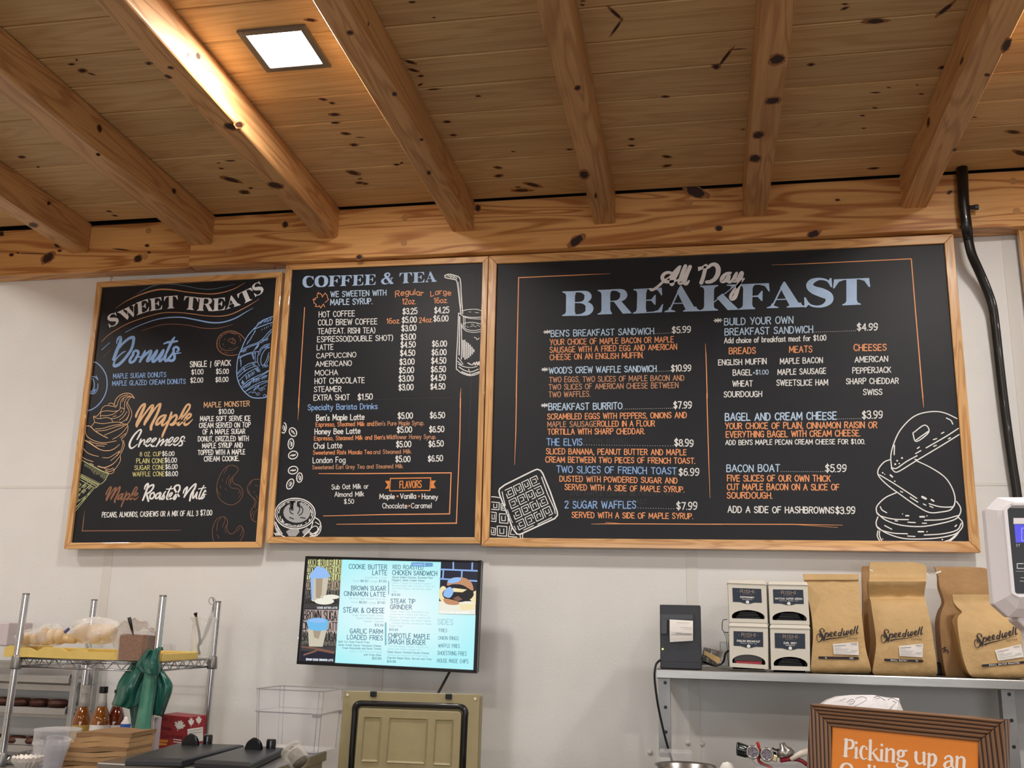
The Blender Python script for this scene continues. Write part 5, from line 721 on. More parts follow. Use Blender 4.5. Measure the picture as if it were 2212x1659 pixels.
sfill('bg', [[(562, 97), (1660, 124), (1632, 700), (2044, 712), (2018, 1322), (482, 1243)]], .0004)
# upper-left picture: stacked bands fade from olive to dark
a0, a1, b0, b1 = (185, 92), (560, 97), (140, 640), (526, 648)
def strip(a0, a1, b1, b0, f0, f1): L_ = lambda p, q, f: (p[0]+(q[0]-p[0])*f, p[1]+(q[1]-p[1])*f); return [L_(a0, b0, f0), L_(a1, b1, f0), L_(a1, b1, f1), L_(a0, b0, f1)]
sfill('yel', [strip(a0, a1, b1, b0, 0, .42)], .0005); sfill('tan2', [strip(a0, a1, b1, b0, .42, .62)], .0005); sfill('gry', [strip(a0, a1, b1, b0, .62, .8)], .0005); sfill('dk', [strip(a0, a1, b1, b0, .8, 1)], .0005)
c0, c1, d0, d1 = (136, 652), (522, 656), (94, 1224), (482, 1240)
sfill('pk', [strip(c0, c1, d1, d0, 0, .45)], .0005); sfill('gry', [strip(c0, c1, d1, d0, .45, .68)], .0005); sfill('dk', [strip(c0, c1, d1, d0, .68, .8)], .0005); sfill('dk2', [strip(c0, c1, d1, d0, .8, 1)], .0005)
def stext(key, lines, lift=.001, wt=.12, label=None, nm='screen_text'):
    ik = Ink(TP, lift=lift)
    for s_, x0, y0, x1, y1, h in lines: ik.text(s_, TT[0]+x0/TT[2], TT[1]+y0/TT[2], TT[0]+x1/TT[2], TT[1]+y1/TT[2], h/TT[2], wt=wt, jit=0)
    return ik.build(nm, SC[key], tv, label)
stext('bk', [('COOKIE BUTTER LAT', 178-i*7, 163+i*84, 555-i*6, 167+i*84, 72) for i in range(6)]+[('BROWN SUGA', 137, 765, 500, 775, 104), ('CINNAMON LATT', 122, 878, 505, 886, 88), ('BROWN SUGA', 112, 1000, 495, 1008, 104), ('CINNAMON LATT', 104, 1070, 480, 1075, 50)], .0008, .1, 'tall dark words behind the drinks')
sfill('tan', [[(212, 290), (415, 290), (385, 480), (340, 560), (228, 556)]], .0011); sfill('tan2', [[(270, 305), (345, 305), (335, 480), (310, 530), (270, 520)]], .0013); sfill('blu', [[(208, 300), (212, 250), (240, 222), (262, 190), (290, 172), (335, 182), (375, 198), (408, 238), (420, 290), (330, 305)]], .0014, smooth=True); sfill('blu', [[(212, 295), (245, 300), (240, 540), (222, 545)]], .0013)
sfill('cream', [ell(440, 512, 92, 26)[:-1], ell(365, 560, 108, 36)[:-1]], .0016); sfill('cream', [[(212, 540), (240, 560), (300, 566), (260, 556)]], .0015)
sfill('tan', [[(182, 860), (395, 860), (345, 1065), (195, 1062)]], .0011); sfill('tan2', [[(240, 880), (330, 880), (300, 980), (250, 960)]], .0013); sfill('bl2', [ell(290, 785, 122, 42)[:-1], [(170, 790), (410, 790), (390, 880), (285, 890), (190, 870)]], .0014); sfill('blu', [ell(290, 775, 95, 24)[:-1]], .0016)
ik = Ink(TP, lift=.0016); ik.line([(115, 1065), (280, 1085), (475, 1125)], 16, T=TT); ik.line([(140, 1155), (270, 1112)], 20, T=TT); ik.line([(270, 1098), (470, 1138)], 12, T=TT); ik.build('picture', SC['brn'], tv)
stext('wh', [('COOKIE BUTTER LATTE', 285, 642, 510, 644, 20), ('BROWN SUGAR CINNAMON LATTE', 163, 1216, 463, 1226, 22)], .0016, .16)
# right picture: tiled wall and burger
sfill('dk2', [[(1660, 128), (2066, 130), (2044, 712), (1632, 700)]], .0005)
ik = Ink(TP, lift=.0008)
for pts in ([(1655, 205), (2064, 222)], [(1650, 310), (2058, 335)], [(1797, 130), (1797, 200)], [(2008, 135), (2005, 215)], [(1688, 205), (1680, 310)], [(1893, 215), (1888, 325)]): ik.line(pts, 17, T=TT)
ik.build('picture', SC['grout'], tv)
sfill('cream', [[(1640, 560), (2044, 560), (2042, 708), (1632, 698)]], .0008); sfill('fry', [ell(1685, 480, 48, 90)[:-1], [(1985, 470), (2050, 440), (2046, 600), (1980, 540)], [(1850, 590), (2040, 590), (2038, 650), (1890, 660)]], .001)
sfill('bk', [ell(1850, 480, 175, 90)[:-1]], .0012); sfill('bun', [[(1728, 385), (1750, 320), (1820, 295), (1920, 300), (1990, 340), (2020, 410), (2005, 440), (1900, 380), (1800, 370)], [(1690, 530), (1790, 545), (1860, 570), (1840, 600), (1720, 590)]], .0014, smooth=True)
sfill('blu', [[(1730, 345), (1790, 300), (1880, 300), (1860, 340), (1780, 360)], [(1700, 440), (1760, 400), (1800, 450), (1760, 520), (1690, 500)]], .0016, smooth=True); sfill('fry', [[(1745, 440), (1800, 412), (1950, 430), (1900, 460), (1780, 455)]], .0016); sfill('brn', [[(1790, 530), (1850, 500), (1900, 540), (1850, 560)]], .0015)
stext('wh', [('CHIPOTLE MAPLE SMASH BURGER', 1650, 690, 1975, 700, 22)], .0016, .14)
stext('tx', [('COOKIE BUTTER', 640, 198, 1060, 206, 50), ('LATTE', 900, 266, 1058, 270, 50), ('BROWN SUGAR', 665, 436, 1045, 443, 48), ('CINNAMON LATTE', 585, 498, 1043, 509, 48), ('STEAK & CHEESE', 577, 682, 1030, 691, 54), ('GARLIC PARM', 650, 914, 1013, 923, 50), ('LOADED FRIES', 618, 981, 1012, 993, 50), ('RED ROASTED', 1127, 200, 1463, 208, 44), ('CHICKEN SANDWICH', 1122, 266, 1615, 276, 50), ('STEAK TIP', 1102, 579, 1372, 586, 48), ('GRINDER', 1098, 645, 1335, 651, 48), ('CHIPOTLE MAPLE', 1078, 967, 1535, 980, 52), ('SMASH BURGER', 1073, 1031, 1485, 1045, 52)], .001, .13, 'teal dish names')
stext('tx', [('$6.50', 768, 345, 850, 347, 24), ('$7.00', 972, 348, 1053, 350, 24), ('$6.50', 752, 582, 832, 584, 24), ('$7.00', 955, 586, 1036, 588, 24), ('$12.99', 925, 836, 1020, 839, 24), ('$10.99', 897, 1206, 995, 1210, 26), ('$13.99', 1112, 498, 1205, 501, 24), ('$15.99', 1086, 886, 1180, 889, 24), ('$14.99', 1062, 1240, 1157, 1244, 26),
    ('Split Cut Style French Fries', 520, 1016, 865, 1026, 20), ('Garlic Cream Sauce, Parmesan Cheese,', 522, 1053, 998, 1066, 20), ('Fresh Mozzarella and Diced Tomato', 567, 1088, 998, 1098, 20), ('with Fresh Basil', 803, 1163, 993, 1168, 20), ('Sliced Grilled Chicken, Roasted Red', 1120, 302, 1565, 309, 20), ('Peppers, Garlic Cream Sauce', 1118, 334, 1475, 339, 20), ('Maple Bacon, Smoked Gouda Cheese,', 1066, 1131, 1530, 1146, 20), ('Chipotle Maple Glaze. Served with Fries', 1062, 1196, 1555, 1214, 20)], .001, .14, 'small teal print')
stext('tx2', [('Small', 680, 342, 752, 345, 22), ('| Large', 860, 346, 950, 349, 22), ('Small', 662, 578, 735, 581, 22), ('| Large', 845, 584, 935, 587, 22), ('Available Hot or Iced', 815, 303, 1055, 308, 18), ('Milk, Brown Sugar, Cinnamon Hot or Iced', 640, 535, 1040, 545, 18), ('Tender Shaved Steak, Onions,', 665, 722, 1022, 729, 20), ('Peppers, Melted American', 717, 755, 1022, 761, 20), ('Cheese, Toasted', 803, 790, 1018, 795, 20), ('baked to perfection and topped', 648, 1122, 1000, 1132, 18),
    ('Havarti Cheese on toasted Focaccia', 1117, 364, 1550, 374, 18), ('Bread brushed with a drizzle of Olive Oil', 1115, 394, 1582, 405, 18), ('and Parm Cheese. Served with Maple', 1118, 424, 1553, 435, 18), ('Chips', 1112, 457, 1178, 460, 18), ('Tender Steak Tips marinated in our', 1096, 680, 1530, 690, 18), ('house blend, tossed with Onions,', 1096, 710, 1508, 722, 18), ('Peppers and Mushrooms, topped with', 1092, 744, 1545, 753, 18), ('Shredded Cheddar and Swiss Cheese', 1090, 776, 1548, 787, 18), ('Toasted Sub Roll. Served with Maple', 1112, 808, 1550, 822, 18), ('Sugar Chips', 1088, 840, 1235, 844, 18),
    ('Two 6oz Angus Patties, seared and', 1072, 1064, 1520, 1080, 18), ('grilled with Onions, topped with', 1070, 1096, 1438, 1106, 18), ('Stacked and drizzled with Maple mayo', 1065, 1164, 1515, 1176, 18), ('SIDES', 1625, 816, 1793, 822, 58), ('|', 1078, 470, 1080, 470, 120), ('|', 1045, 1020, 1047, 1020, 200)], .001, .1, 'faint small print')
stext('tx', [('FRIES', 1638, 900, 1728, 903, 36), ('ONION RINGS', 1632, 985, 1855, 991, 38), ('WAFFLE FRIES', 1632, 1071, 1867, 1077, 40), ('SHOESTRING FRIES', 1622, 1155, 1943, 1163, 42), ('HOUSE MADE CHIPS', 1618, 1239, 1963, 1249, 42)], .001, .1, 'list of side dishes')
sfill('pill', [[(1335, 150), (1345, 128), (1555, 132), (1566, 152), (1555, 176), (1345, 172)]], .0014, smooth=True)
ik = Ink(TP, lift=.002); ik.line([(1355, 152), (1452, 153)], 20, T=TT, smooth=False); ik.line([(1478, 140), (1478, 162)], 18, T=TT, smooth=False); ik.line([(1528, 153), (1544, 153)], 5, T=TT); ik.build('screen_text', SC['blu'], tv)
ik = Ink(TP, lift=.003); ik.line([(80, 967)], 18, T=TT); ik.build('power_light', SC['wh'], tv)
# black cable hanging from the screen
ca = at(972, 1450, 4.02); cb = at(944, 1502, 3.98); tag(MB().tube([ca+Vector((.03, -.02, .05)), ca, (ca+cb)/2, cb, at(930, 1530, 3.97), at(905, 1590, 3.97), at(880, 1650, 3.97)], .005, 8).build('cable', M['black'], None, smooth=True), 'black cable slanting down from the screen behind the cooler lid', 'cable')
# black pipe running down the wall beside the widest chalkboard
M['pipe'] = mat('black_pipe', srgb(20, 20, 22), .32, coat=.3)
pp = [at(2078, 364, 4.012), at(2081, 440, 4.012), at(2086, 480, 4.015), at(2092, 520, 4.025), at(2100, 552, 4.04), at(2116, 588, 4.07), at(2131, 624, 4.09), at(2143, 660, 4.105), at(2149, 700, 4.11), at(2160, 800, 4.118), at(2172, 900, 4.12), at(2186, 1000, 4.12), at(2197, 1075, 4.12), at(2205, 1180, 4.12), at(2212, 1300, 4.12)]
pc = thing('black_pipe', pp[-1], 'black pipe bending down from the beam beside the widest chalkboard', 'pipe')
MB().tube(catmull(pp, 5), .0185, 14).build('pipe_run', M['pipe'], pc, smooth=True)
MB().tube([pp[0]+Vector((0, 0, .004)), pp[0]+(pp[1]-pp[0])*1.0, pp[2], pp[3]], [.0225, .0225, .0225, .0195], 14).build('upper_sleeve', M['pipe'], pc, smooth=True)
p = pp[1]+Vector((.02, -.004, -.02)); MB().tube([p, p+Vector((.03, 0, 0))], .0095, 10).tube([p+Vector((.02, 0, 0)), p+Vector((.034, 0, 0))], .0115, 6).build('clamp_screw', M['black'], pc)
p = at(2073, 491, 4.02); MB().tube([p, p+Vector((.015, 0, 0))], .006, 8).build('clamp_screw', M['black'], pc)
p = at(2134, 652, 4.10); MB().tube([p, p+Vector((.02, 0, 0))], .004, 8).build('clamp_screw', M['black'], pc)
# ---------------------------------------------------------------- right-hand steel shelf and what stands on it
M['steel'] = mat('brushed_steel', srgb(160, 157, 153), .3, metal=.92, noise=.12, nscale=7, stretch=(1, 1, 6))
M['steel_dull'] = mat('dull_steel', srgb(150, 148, 146), .38, metal=.85, noise=.1, nscale=10)
YS = 3.80; ZSH = at(1780, 1456, YS).z
xl = at(1419, 1440, YS).x; xr = 2.0
sh = thing('wall_shelf', ((xl+xr)/2, 3.95, ZSH-.033), 'brushed steel shelf with turned-down lip holding printer, tea boxes and coffee bags', 'shelf')
MB().box2((xl, YS, ZSH-.002), (xr, 4.135, ZSH)).build('shelf_top', M['steel'], sh)
MB().prism([(xl, YS, ZSH), (xl, YS-.002, ZSH-.003), (xl, YS-.002, ZSH-.03), (xl, YS, ZSH-.033), (xl, YS+.012, ZSH-.033), (xl, YS+.012, ZSH-.031), (xl, YS, ZSH-.031), (xl, YS+.001, ZSH-.002)], (xr-xl, 0, 0)).build('front_lip', M['steel'], sh)
MB().box2((xl-.0015, YS, ZSH-.033), (xl, 4.13, ZSH)).build('side_lip', M['steel'], sh)
for px_, lb in ((1436, None), (2181, None)):
    c = at(px_, 1560, 3.95); zb = at(1438, 1635, 3.95).z if px_ < 1500 else at(2190, 1700, 3.95).z
    mb = MB().box2((c.x-.022, 3.94, zb), (c.x+.022, 3.946, ZSH-.003)).box2((c.x-.022, 3.946, zb), (c.x-.018, 3.985, ZSH-.003)).box2((c.x+.018, 3.946, zb), (c.x+.022, 3.985, ZSH-.003)); mb.build('bracket_post', M['steel_dull'], sh)
    z = ZSH-.055
    while z > zb+.02: MB().lathe([(.0065, 0), (.0065, .0012)], (c.x+.004, 3.9395, z), 12, (0, -1, 0)).build('bolt_hole', M['black'], sh); z -= .088
# receipt printer
p0 = at(1425, 1306, 3.82); p1 = at(1513, 1306, 3.82); W_ = p1.x-p0.x; xa = p0.x; zt = p0.z; zb = ZSH+.001
M['printer2'] = mat('printer_cover', srgb(64, 67, 74), .35); M['printer'] = mat('printer_charcoal', srgb(46, 48, 55), .42, noise=.08)
pr = thing('receipt_printer', (xa+W_/2, 3.9, zb), 'charcoal receipt printer with a white slip hanging out, at shelf end', 'printer')
h = zt-zb; f = lambda u, v, y=3.82: Vector((xa+u*W_, y, zt-v*h))
MB().prism([f(0, .0, 3.825)+Vector((0, 0, 0)), f(0, .25, 3.82), f(0, .88, 3.815), f(0, .9, 3.81), f(0, 1, 3.81), (xa, 3.99, zb), (xa, 3.99, zt)], (W_, 0, 0)).build('body', M['printer'], pr, bevel=.004)
MB().box2((xa+.002, 3.812, zt-.26*h), (xa+W_*.83, 3.822, zt-.14*h)).build('paper_cover', M['printer2'], pr, bevel=.003)
MB().box2((xa+W_*.22, 3.808, zt-.27*h), (xa+W_*.84, 3.82, zt-.22*h)).build('paper_slot', M['black'], pr)
MB().box2((xa+W_*.02, 3.810, zt-.47*h), (xa+W_*.19, 3.818, zt-.22*h)).build('cover_button', M['printer2'], pr, bevel=.003)
M['paper'] = mat('white_paper', srgb(238, 234, 230), .7)
q = [at(1446.5, 1338, 3.806), at(1497, 1341, 3.806), at(1497, 1384, 3.800), at(1447, 1387, 3.800)]
rc = MB().grid(lambda u, v: (q[0].lerp(q[1], u)).lerp(q[3].lerp(q[2], u), v)+Vector((0, -.006*math.sin(math.pi*v), 0)), 4, 6).build('receipt_slip', M['paper'], pr, solid=.0006)
ik = Ink(lambda x, y: at(x, y, 3.7995-.004))
for a, b, y, w in ((1462, 1490, 1345, .7), (1470, 1494, 1355, .6), (1477, 1494, 1358.5, .5), (1450, 1472, 1366, .5), (1450, 1496, 1370, .9), (1460, 1494, 1368, 1.4)): ik.line([(a, y), (b, y+1)], w)
M['greyink'] = mat('grey_print', srgb(140, 140, 140), .6); ik.build('print_lines', M['greyink'], pr)
M['led'] = em('green_led', srgb(190, 240, 90), 3.0); MB().lathe([(.003, 0), (.0015, .002)], at(1431.5, 1402, 3.813), 10, (0, -1, 0)).build('status_light', M['led'], pr)
MB().tube(catmull([at(1430, 1424, 3.84), at(1421, 1430, 3.8), at(1416, 1440, 3.785), at(1414, 1465, 3.785), at(1420, 1515, 3.79), at(1429, 1560, 3.8), at(1440, 1605, 3.81), at(1455, 1655, 3.82), at(1460, 1675, 3.82)], 5), .0042, 8).build('power_cord', M['black'], pr, smooth=True)
# loose papers and wire clip beside it
t = tag(MB().grid(lambda u, v: at(1521+44*u-8*v, 1398+38*v+18*u*(1-v)*.6, 3.90-.03*u)+Vector((0, .02*math.sin(9*u+3*v), 0)), 8, 6).build('crumpled_papers', mat('grey_paper', srgb(170, 165, 160), .6), None, solid=.002), 'crumpled grey papers tucked between printer and tea boxes', 'paper')
tag(MB().grid(lambda u, v: at(1521+34*u, 1405+16*u+8*v+8*u*v, 3.86), 4, 2).build('kraft_strip', mat('kraft_strip', srgb(196, 166, 112), .7), None, solid=.002), 'tan card strip leaning beside the receipt printer', 'paper')
wr = [at(1571, 1338, 3.95), at(1562, 1339, 3.95), at(1560, 1346, 3.95), at(1560, 1360, 3.95), at(1565, 1366, 3.95), at(1574, 1366, 3.95)]
mb = MB().tube(wr, .0015, 6)
for i in range(3): mb.tube([at(1563+i*3.5, 1366, 3.95), at(1569+i*3.5, 1379, 3.95), at(1574+i*3, 1440, 3.95)], .001, 5)
tag(mb.build('wire_clip', M['steel_dark'], None, smooth=True), 'thin bent wire holder behind the tea boxes', 'wire')
tag(MB().box2(tuple(at(1556, 1440, 4.0)-Vector((0, 0, 0))), tuple(at(1573, 1386, 4.05))).build('small_plastic_tub', glass('cloudy_plastic', (.93, .93, .92, 1), .2, .55), None, bevel=.004), 'small cloudy plastic tub behind the tea boxes', 'tub')
tag(MB().tube(catmull([at(1520, 1430, 3.88), at(1545, 1438, 3.85), at(1562, 1430, 3.87), at(1567, 1412, 3.9), at(1576, 1404, 3.93)], 5), .004, 6).build('cable', M['black'], None, smooth=True), 'black cable looping on the shelf between printer and tea boxes', 'cable')
# four tea bag boxes, two by two
M['box'] = mat('ivory_box', srgb(222, 218, 206), .45); M['navy'] = mat('navy_label', srgb(38, 48, 66), .5); M['gold'] = mat('dull_gold_print', srgb(176, 158, 140), .5); M['white'] = mat('white_print', srgb(240, 240, 238), .5); M['dkpk'] = mat('dark_packets', srgb(12, 12, 15), .5); M['redpk'] = mat('red_packet', srgb(150, 34, 48), .3); M['greypk'] = mat('grey_packet', srgb(140, 130, 126), .4)
TQ = (1390, 1200, 5.821)
def teabox(q, lab, name, sub, empty, upper, place):
    """q: front face TL, TR, BR, BL in crop pixels"""
    F = [at(TQ[0]+x/TQ[2], TQ[1]+y/TQ[2], 3.835) for x, y in q]
    P = lambda u, v, y=0: F[0].lerp(F[1], u).lerp(F[3].lerp(F[2], u), v)+Vector((0, y, 0))
    t = thing('tea_box', P(.5, 1, .06), 'ivory tea box labelled %s, %s' % (name, place), 'box', 'tea boxes stacked two by two')
    # front panel with arched opening
    arc = [(.5+.43*math.cos(a), .93-.02-.23*math.sin(a)) for a in [math.pi*i/14 for i in range(15)]]; arc = [(.93, .90)]+[(max(.07, min(.93, u)), v) for u, v in arc]+[(.07, .90)]
    arc = [(.4, .905), (.5, .905), (.6, .905), (.7, .905), (.8, .905), (.92, .905), (.935, .87)]+[(.5+.435*math.cos(a), .86-.17*math.sin(a)) for a in [math.pi*i/14 for i in range(1, 14)]]+[(.065, .87), (.08, .905), (.2, .905), (.3, .905)]
    mb = MB(); outer = [(1, 1), (1, .86)]+[(.5+.5*math.cos(a), .86-.34*math.sin(a)) if 0 else (0, 0) for a in []]
    n = len(arc); ov = []
    for u, v in arc: ov.append((u, v))
    # rays from the arch to the panel edge, filled as a ring of quads
    cx, cy = .5, .82; ring = []
    for u, v in arc:
        dx, dy = u-cx, v-cy; s1 = min([(1-cx)/dx if dx > 1e-6 else 9e9, (0-cx)/dx if dx < -1e-6 else 9e9, (1-cy)/dy if dy > 1e-6 else 9e9, (0-cy)/dy if dy < -1e-6 else 9e9]); ring.append((cx+dx*s1, cy+dy*s1))
    for th in (0,):
        V = [P(*a) for a in arc]+[P(*a) for a in ring]; fs = [(i, (i+1) % n, n+(i+1) % n, n+i) for i in range(n)]; mb.add(V, fs)
        Vi = [P(*a) for a in arc]+[P(a[0], a[1], .004) for a in arc]; mb.add(Vi, [(i, (i+1) % n, n+(i+1) % n, n+i) for i in range(n)])
    # corners missed by the rays
    for c_ in ((0, 0), (1, 0), (0, 1), (1, 1)):
        k = min(range(n), key=lambda i: (ring[i][0]-c_[0])**2+(ring[i][1]-c_[1])**2)
        for j in ((k+1) % n, (k-1) % n):
            if abs(ring[k][0]-ring[j][0]) > 1e-6 and abs(ring[k][1]-ring[j][1]) > 1e-6: mb.add([P(*ring[k]), P(*c_), P(*ring[j])], [(0, 1, 2)])
    mb.build('front_panel', M['box'], t)
    D = .14; B_ = [P(0, 1, 0), P(1, 1, 0), P(1, 1, D), P(0, 1, D)]; T_ = [P(0, 0, 0), P(1, 0, 0), P(1, 0, D), P(0, 0, D)]
    MB().add(B_+T_, [(3, 2, 1, 0), (4, 5, 6, 7), (1, 2, 6, 5), (2, 3, 7, 6), (3, 0, 4, 7)]).build('case', M['box'], t)
    lid = MB(); e = .006; z1 = .006 if upper else .0075
    lp = [P(-.02, .045, -.004), P(1.02, .045, -.004), P(1.02, .045, D), P(-.02, .045, D)]; lp2 = [Vector((p.x+(e if i in (0, 3) else -e), p.y+(e if i < 2 else 0), F[0].z+z1)) for i, p in enumerate(lp)]
    lid.hexa(lp+lp2).build('lid_rim', M['box'], t, bevel=.002)
    pk = MB()
    for i in range(7): pk.box(P(.5, .90-.026*i, .02+.004*(i % 3)), (W_*.72*(1-.06*i), .03, .0032), Matrix.Rotation(rn.uniform(-.04, .04), 3, 'Y'))
    if empty: MB().box(P(.5, .885, .025), (W_*.74, .04, .012)).build('tea_packet', M['redpk'], t, bevel=.003); MB().box(P(.5, .80, .06), (W_*.8, .005, .05)).build('inner_card', M['greypk'], t)
    else: pk.build('tea_packets', M['dkpk'], t)
    MB().box(P(.5, .82, .075), (W_*.9, .004, .07)).build('back_card', M['gap'], t)
    lb = Ink(lambda u, v: P(u, v), lift=.001); x0, x1, y0, y1 = .11, .88, .155, .50
    lb._add([P(*a) for a in [(x0, y0), (x1, y0), (x1, y1), (.68, y1), (.6, y1+.025), (.5, y1+.04), (.4, y1+.025), (.30, y1), (x0, y1)]], [tuple(range(9))]); lb.build('label', M['navy'], t, 'navy label with curved foot')
    ik = Ink(lambda u, v: P(u, v), lift=.0022); ik.text('RISHI', .32, .27, .68, .27, .075, wt=.14, jit=0); ik.seg3([P(.37, .30), P(.63, .30)], .0006)
    ik.seg3([P(.25, .24), P(.251, .24)], .002); ik.seg3([P(.74, .24), P(.741, .24)], .002); ik.build('label_print', M['gold'], t)
    ik = Ink(lambda u, v: P(u, v), lift=.0022); w2 = lab; ik.text(name, .5-w2/2, .40, .5+w2/2, .40, .042, wt=.2, jit=0); ik.text(sub, .5-w2*.36, .44, .5+w2*.36, .44, .016, wt=.18, jit=0)
    ik._add([P(.5+.046*math.cos(a), .495+.04*math.sin(a)) for a in [math.pi*i/8 for i in range(16)]], [tuple(range(16))]); ik.build('label_print', M['white'], t)
    return t
W_ = .125
teabox([(1063, 325), (1532, 345), (1560, 850), (1082, 838)], .37, 'PEPPERMINT', 'ORGANIC BOTANICALS', False, True, 'upper one on the left')
teabox([(1570, 345), (2062, 352), (2090, 872), (1592, 860)], .68, 'MATCHA SUPER GREEN', 'ORGANIC GREEN TEA', False, True, 'upper one on the right')
teabox([(1078, 866), (1560, 880), (1568, 1430), (1085, 1400)], .60, 'ENGLISH BREAKFAST', 'ORGANIC BLACK TEA', True, False, 'red packet showing in its slot')
teabox([(1592, 888), (2090, 900), (2098, 1452), (1606, 1438)], .32, 'EARL GREY', 'ORGANIC SUPREME BLACK TEA', False, False, 'lower one on the right')
# kraft coffee bags
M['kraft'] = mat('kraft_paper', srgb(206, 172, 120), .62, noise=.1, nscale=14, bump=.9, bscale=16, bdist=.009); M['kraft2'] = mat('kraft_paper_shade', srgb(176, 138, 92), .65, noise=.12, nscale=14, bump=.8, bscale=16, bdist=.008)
M['ink'] = mat('black_brown_ink', srgb(38, 26, 30), .5)
def coffee_bag(rows, label, name='coffee_bag', mat_=None, tie=None, nx=14, seed=1):
    """rows: (xl, xr, y, Yfront, depth) from top to bottom in photo pixels"""
    t = thing(name, at((rows[-1][0]+rows[-1][1])/2, rows[-1][2], rows[-1][3]+rows[-1][4]/2), label, 'bag', 'kraft paper coffee bags')
    R = catmull(rows, 4); r_ = random.Random(seed); ph = [r_.uniform(0, 6) for _ in range(6)]
    ring = []
    for k, (a, b, y, Y, d) in enumerate(R):
        d = max(d, .004); v = k/(len(R)-1); A, B = at(a, y, Y), at(b, y, Y); row = []
        for i in range(nx+1):
            u = i/nx; cr = .0035*math.sin(7*u+11*v+ph[0])*math.sin(3.3*u*2-9*v+ph[1])+.002*math.sin(19*u+5*v+ph[2])*math.sin(13*v+ph[3])
            if 0: cr = 0
            bow = -.012*min(1, d/.06)*(1-(2*u-1)**2)*min(1, v*2)
            row.append(A.lerp(B, u)+Vector((0, cr*min(1, v*3)+bow, 0)))
        ng = 4; s1 = [B+Vector((-.006*math.sin(math.pi*j/ng)*min(1, d/.05), d*j/ng, 0)) for j in range(1, ng)]
        bk = [B.lerp(A, i/nx)+Vector((0, d, 0)) for i in range(0, nx+1, 2)]
        s2 = [A+Vector((.006*math.sin(math.pi*j/ng)*min(1, d/.05), d*j/ng, 0)) for j in range(ng-1, 0, -1)]
        ring.append(row+s1+bk+s2)
    m = len(ring[0]); mb = MB(); mb.add([p for rg in ring for p in rg], [(i*m+j, i*m+(j+1) % m, (i+1)*m+(j+1) % m, (i+1)*m+j) for i in range(len(ring)-1) for j in range(m)]+[tuple(range(m)), tuple((len(ring)-1)*m+j for j in range(m-1, -1, -1))])
    mb.build('paper_body', mat_ or M['kraft'], t, smooth=True, auto=True)
    def surf(px, py, o_=0):
        for k in range(len(R)-1):
            if R[k][2] <= py <= R[k+1][2] or k == len(R)-2:
                f_ = max(0, min(1, (py-R[k][2])/(R[k+1][2]-R[k][2]))); Y = R[k][3]*(1-f_)+R[k+1][3]*f_; a = R[k][0]*(1-f_)+R[k+1][0]*f_; b = R[k][1]*(1-f_)+R[k+1][1]*f_
                u = max(0, min(1, (px-a)/(b-a))); iy = max(0, min(nx-1, int(u*nx))); fu = u*nx-iy
                y0 = ring[k][iy].y*(1-fu)+ring[k][iy+1].y*fu; y1 = ring[k+1][iy].y*(1-fu)+ring[k+1][iy+1].y*fu
                return at(px, py, y0*(1-f_)+y1*f_-.0035)
    return t, surf
SPW = [[(450, 520, 42), (455, 460, 34), (390, 418, 26), (330, 450, 32), (330, 520, 58), (385, 640, 74), (410, 740, 70), (340, 820, 30), (270, 850, 22), (230, 780, 22), (218, 660, 22), (262, 600, 28), (312, 620, 38), (322, 680, 36)], [(505, 560, 40), (480, 680, 50), (452, 805, 48)], [(500, 610, 24), (560, 560, 38), (600, 600, 48), (580, 670, 35), (530, 690, 24)],
       [(650, 640, 22), (722, 575, 30), (705, 530, 26), (652, 580, 42), (660, 665, 44), (735, 665, 24)], [(780, 620, 22), (852, 555, 30), (835, 510, 26), (782, 560, 42), (790, 645, 44), (865, 645, 24)], [(1000, 560, 30), (950, 545, 32), (920, 610, 40), (950, 655, 34), (1010, 600, 26)], [(1055, 420, 38), (1020, 560, 44), (1000, 650, 38)],
       [(1110, 500, 36), (1088, 580, 44), (1110, 632, 36), (1180, 550, 34), (1200, 495, 28)], [(1200, 490, 36), (1180, 580, 44), (1205, 625, 36), (1248, 545, 34), (1245, 485, 32)], [(1300, 570, 24), (1375, 500, 30), (1360, 455, 26), (1308, 505, 44), (1320, 595, 40), (1390, 585, 26)], [(1480, 350, 38), (1440, 480, 44), (1425, 575, 40)], [(1562, 330, 36), (1520, 470, 44), (1520, 568, 38), (1572, 552, 16)], [(520, 778, 44), (700, 742, 34), (1000, 710, 24), (1300, 660, 14), (1510, 635, 8)]]
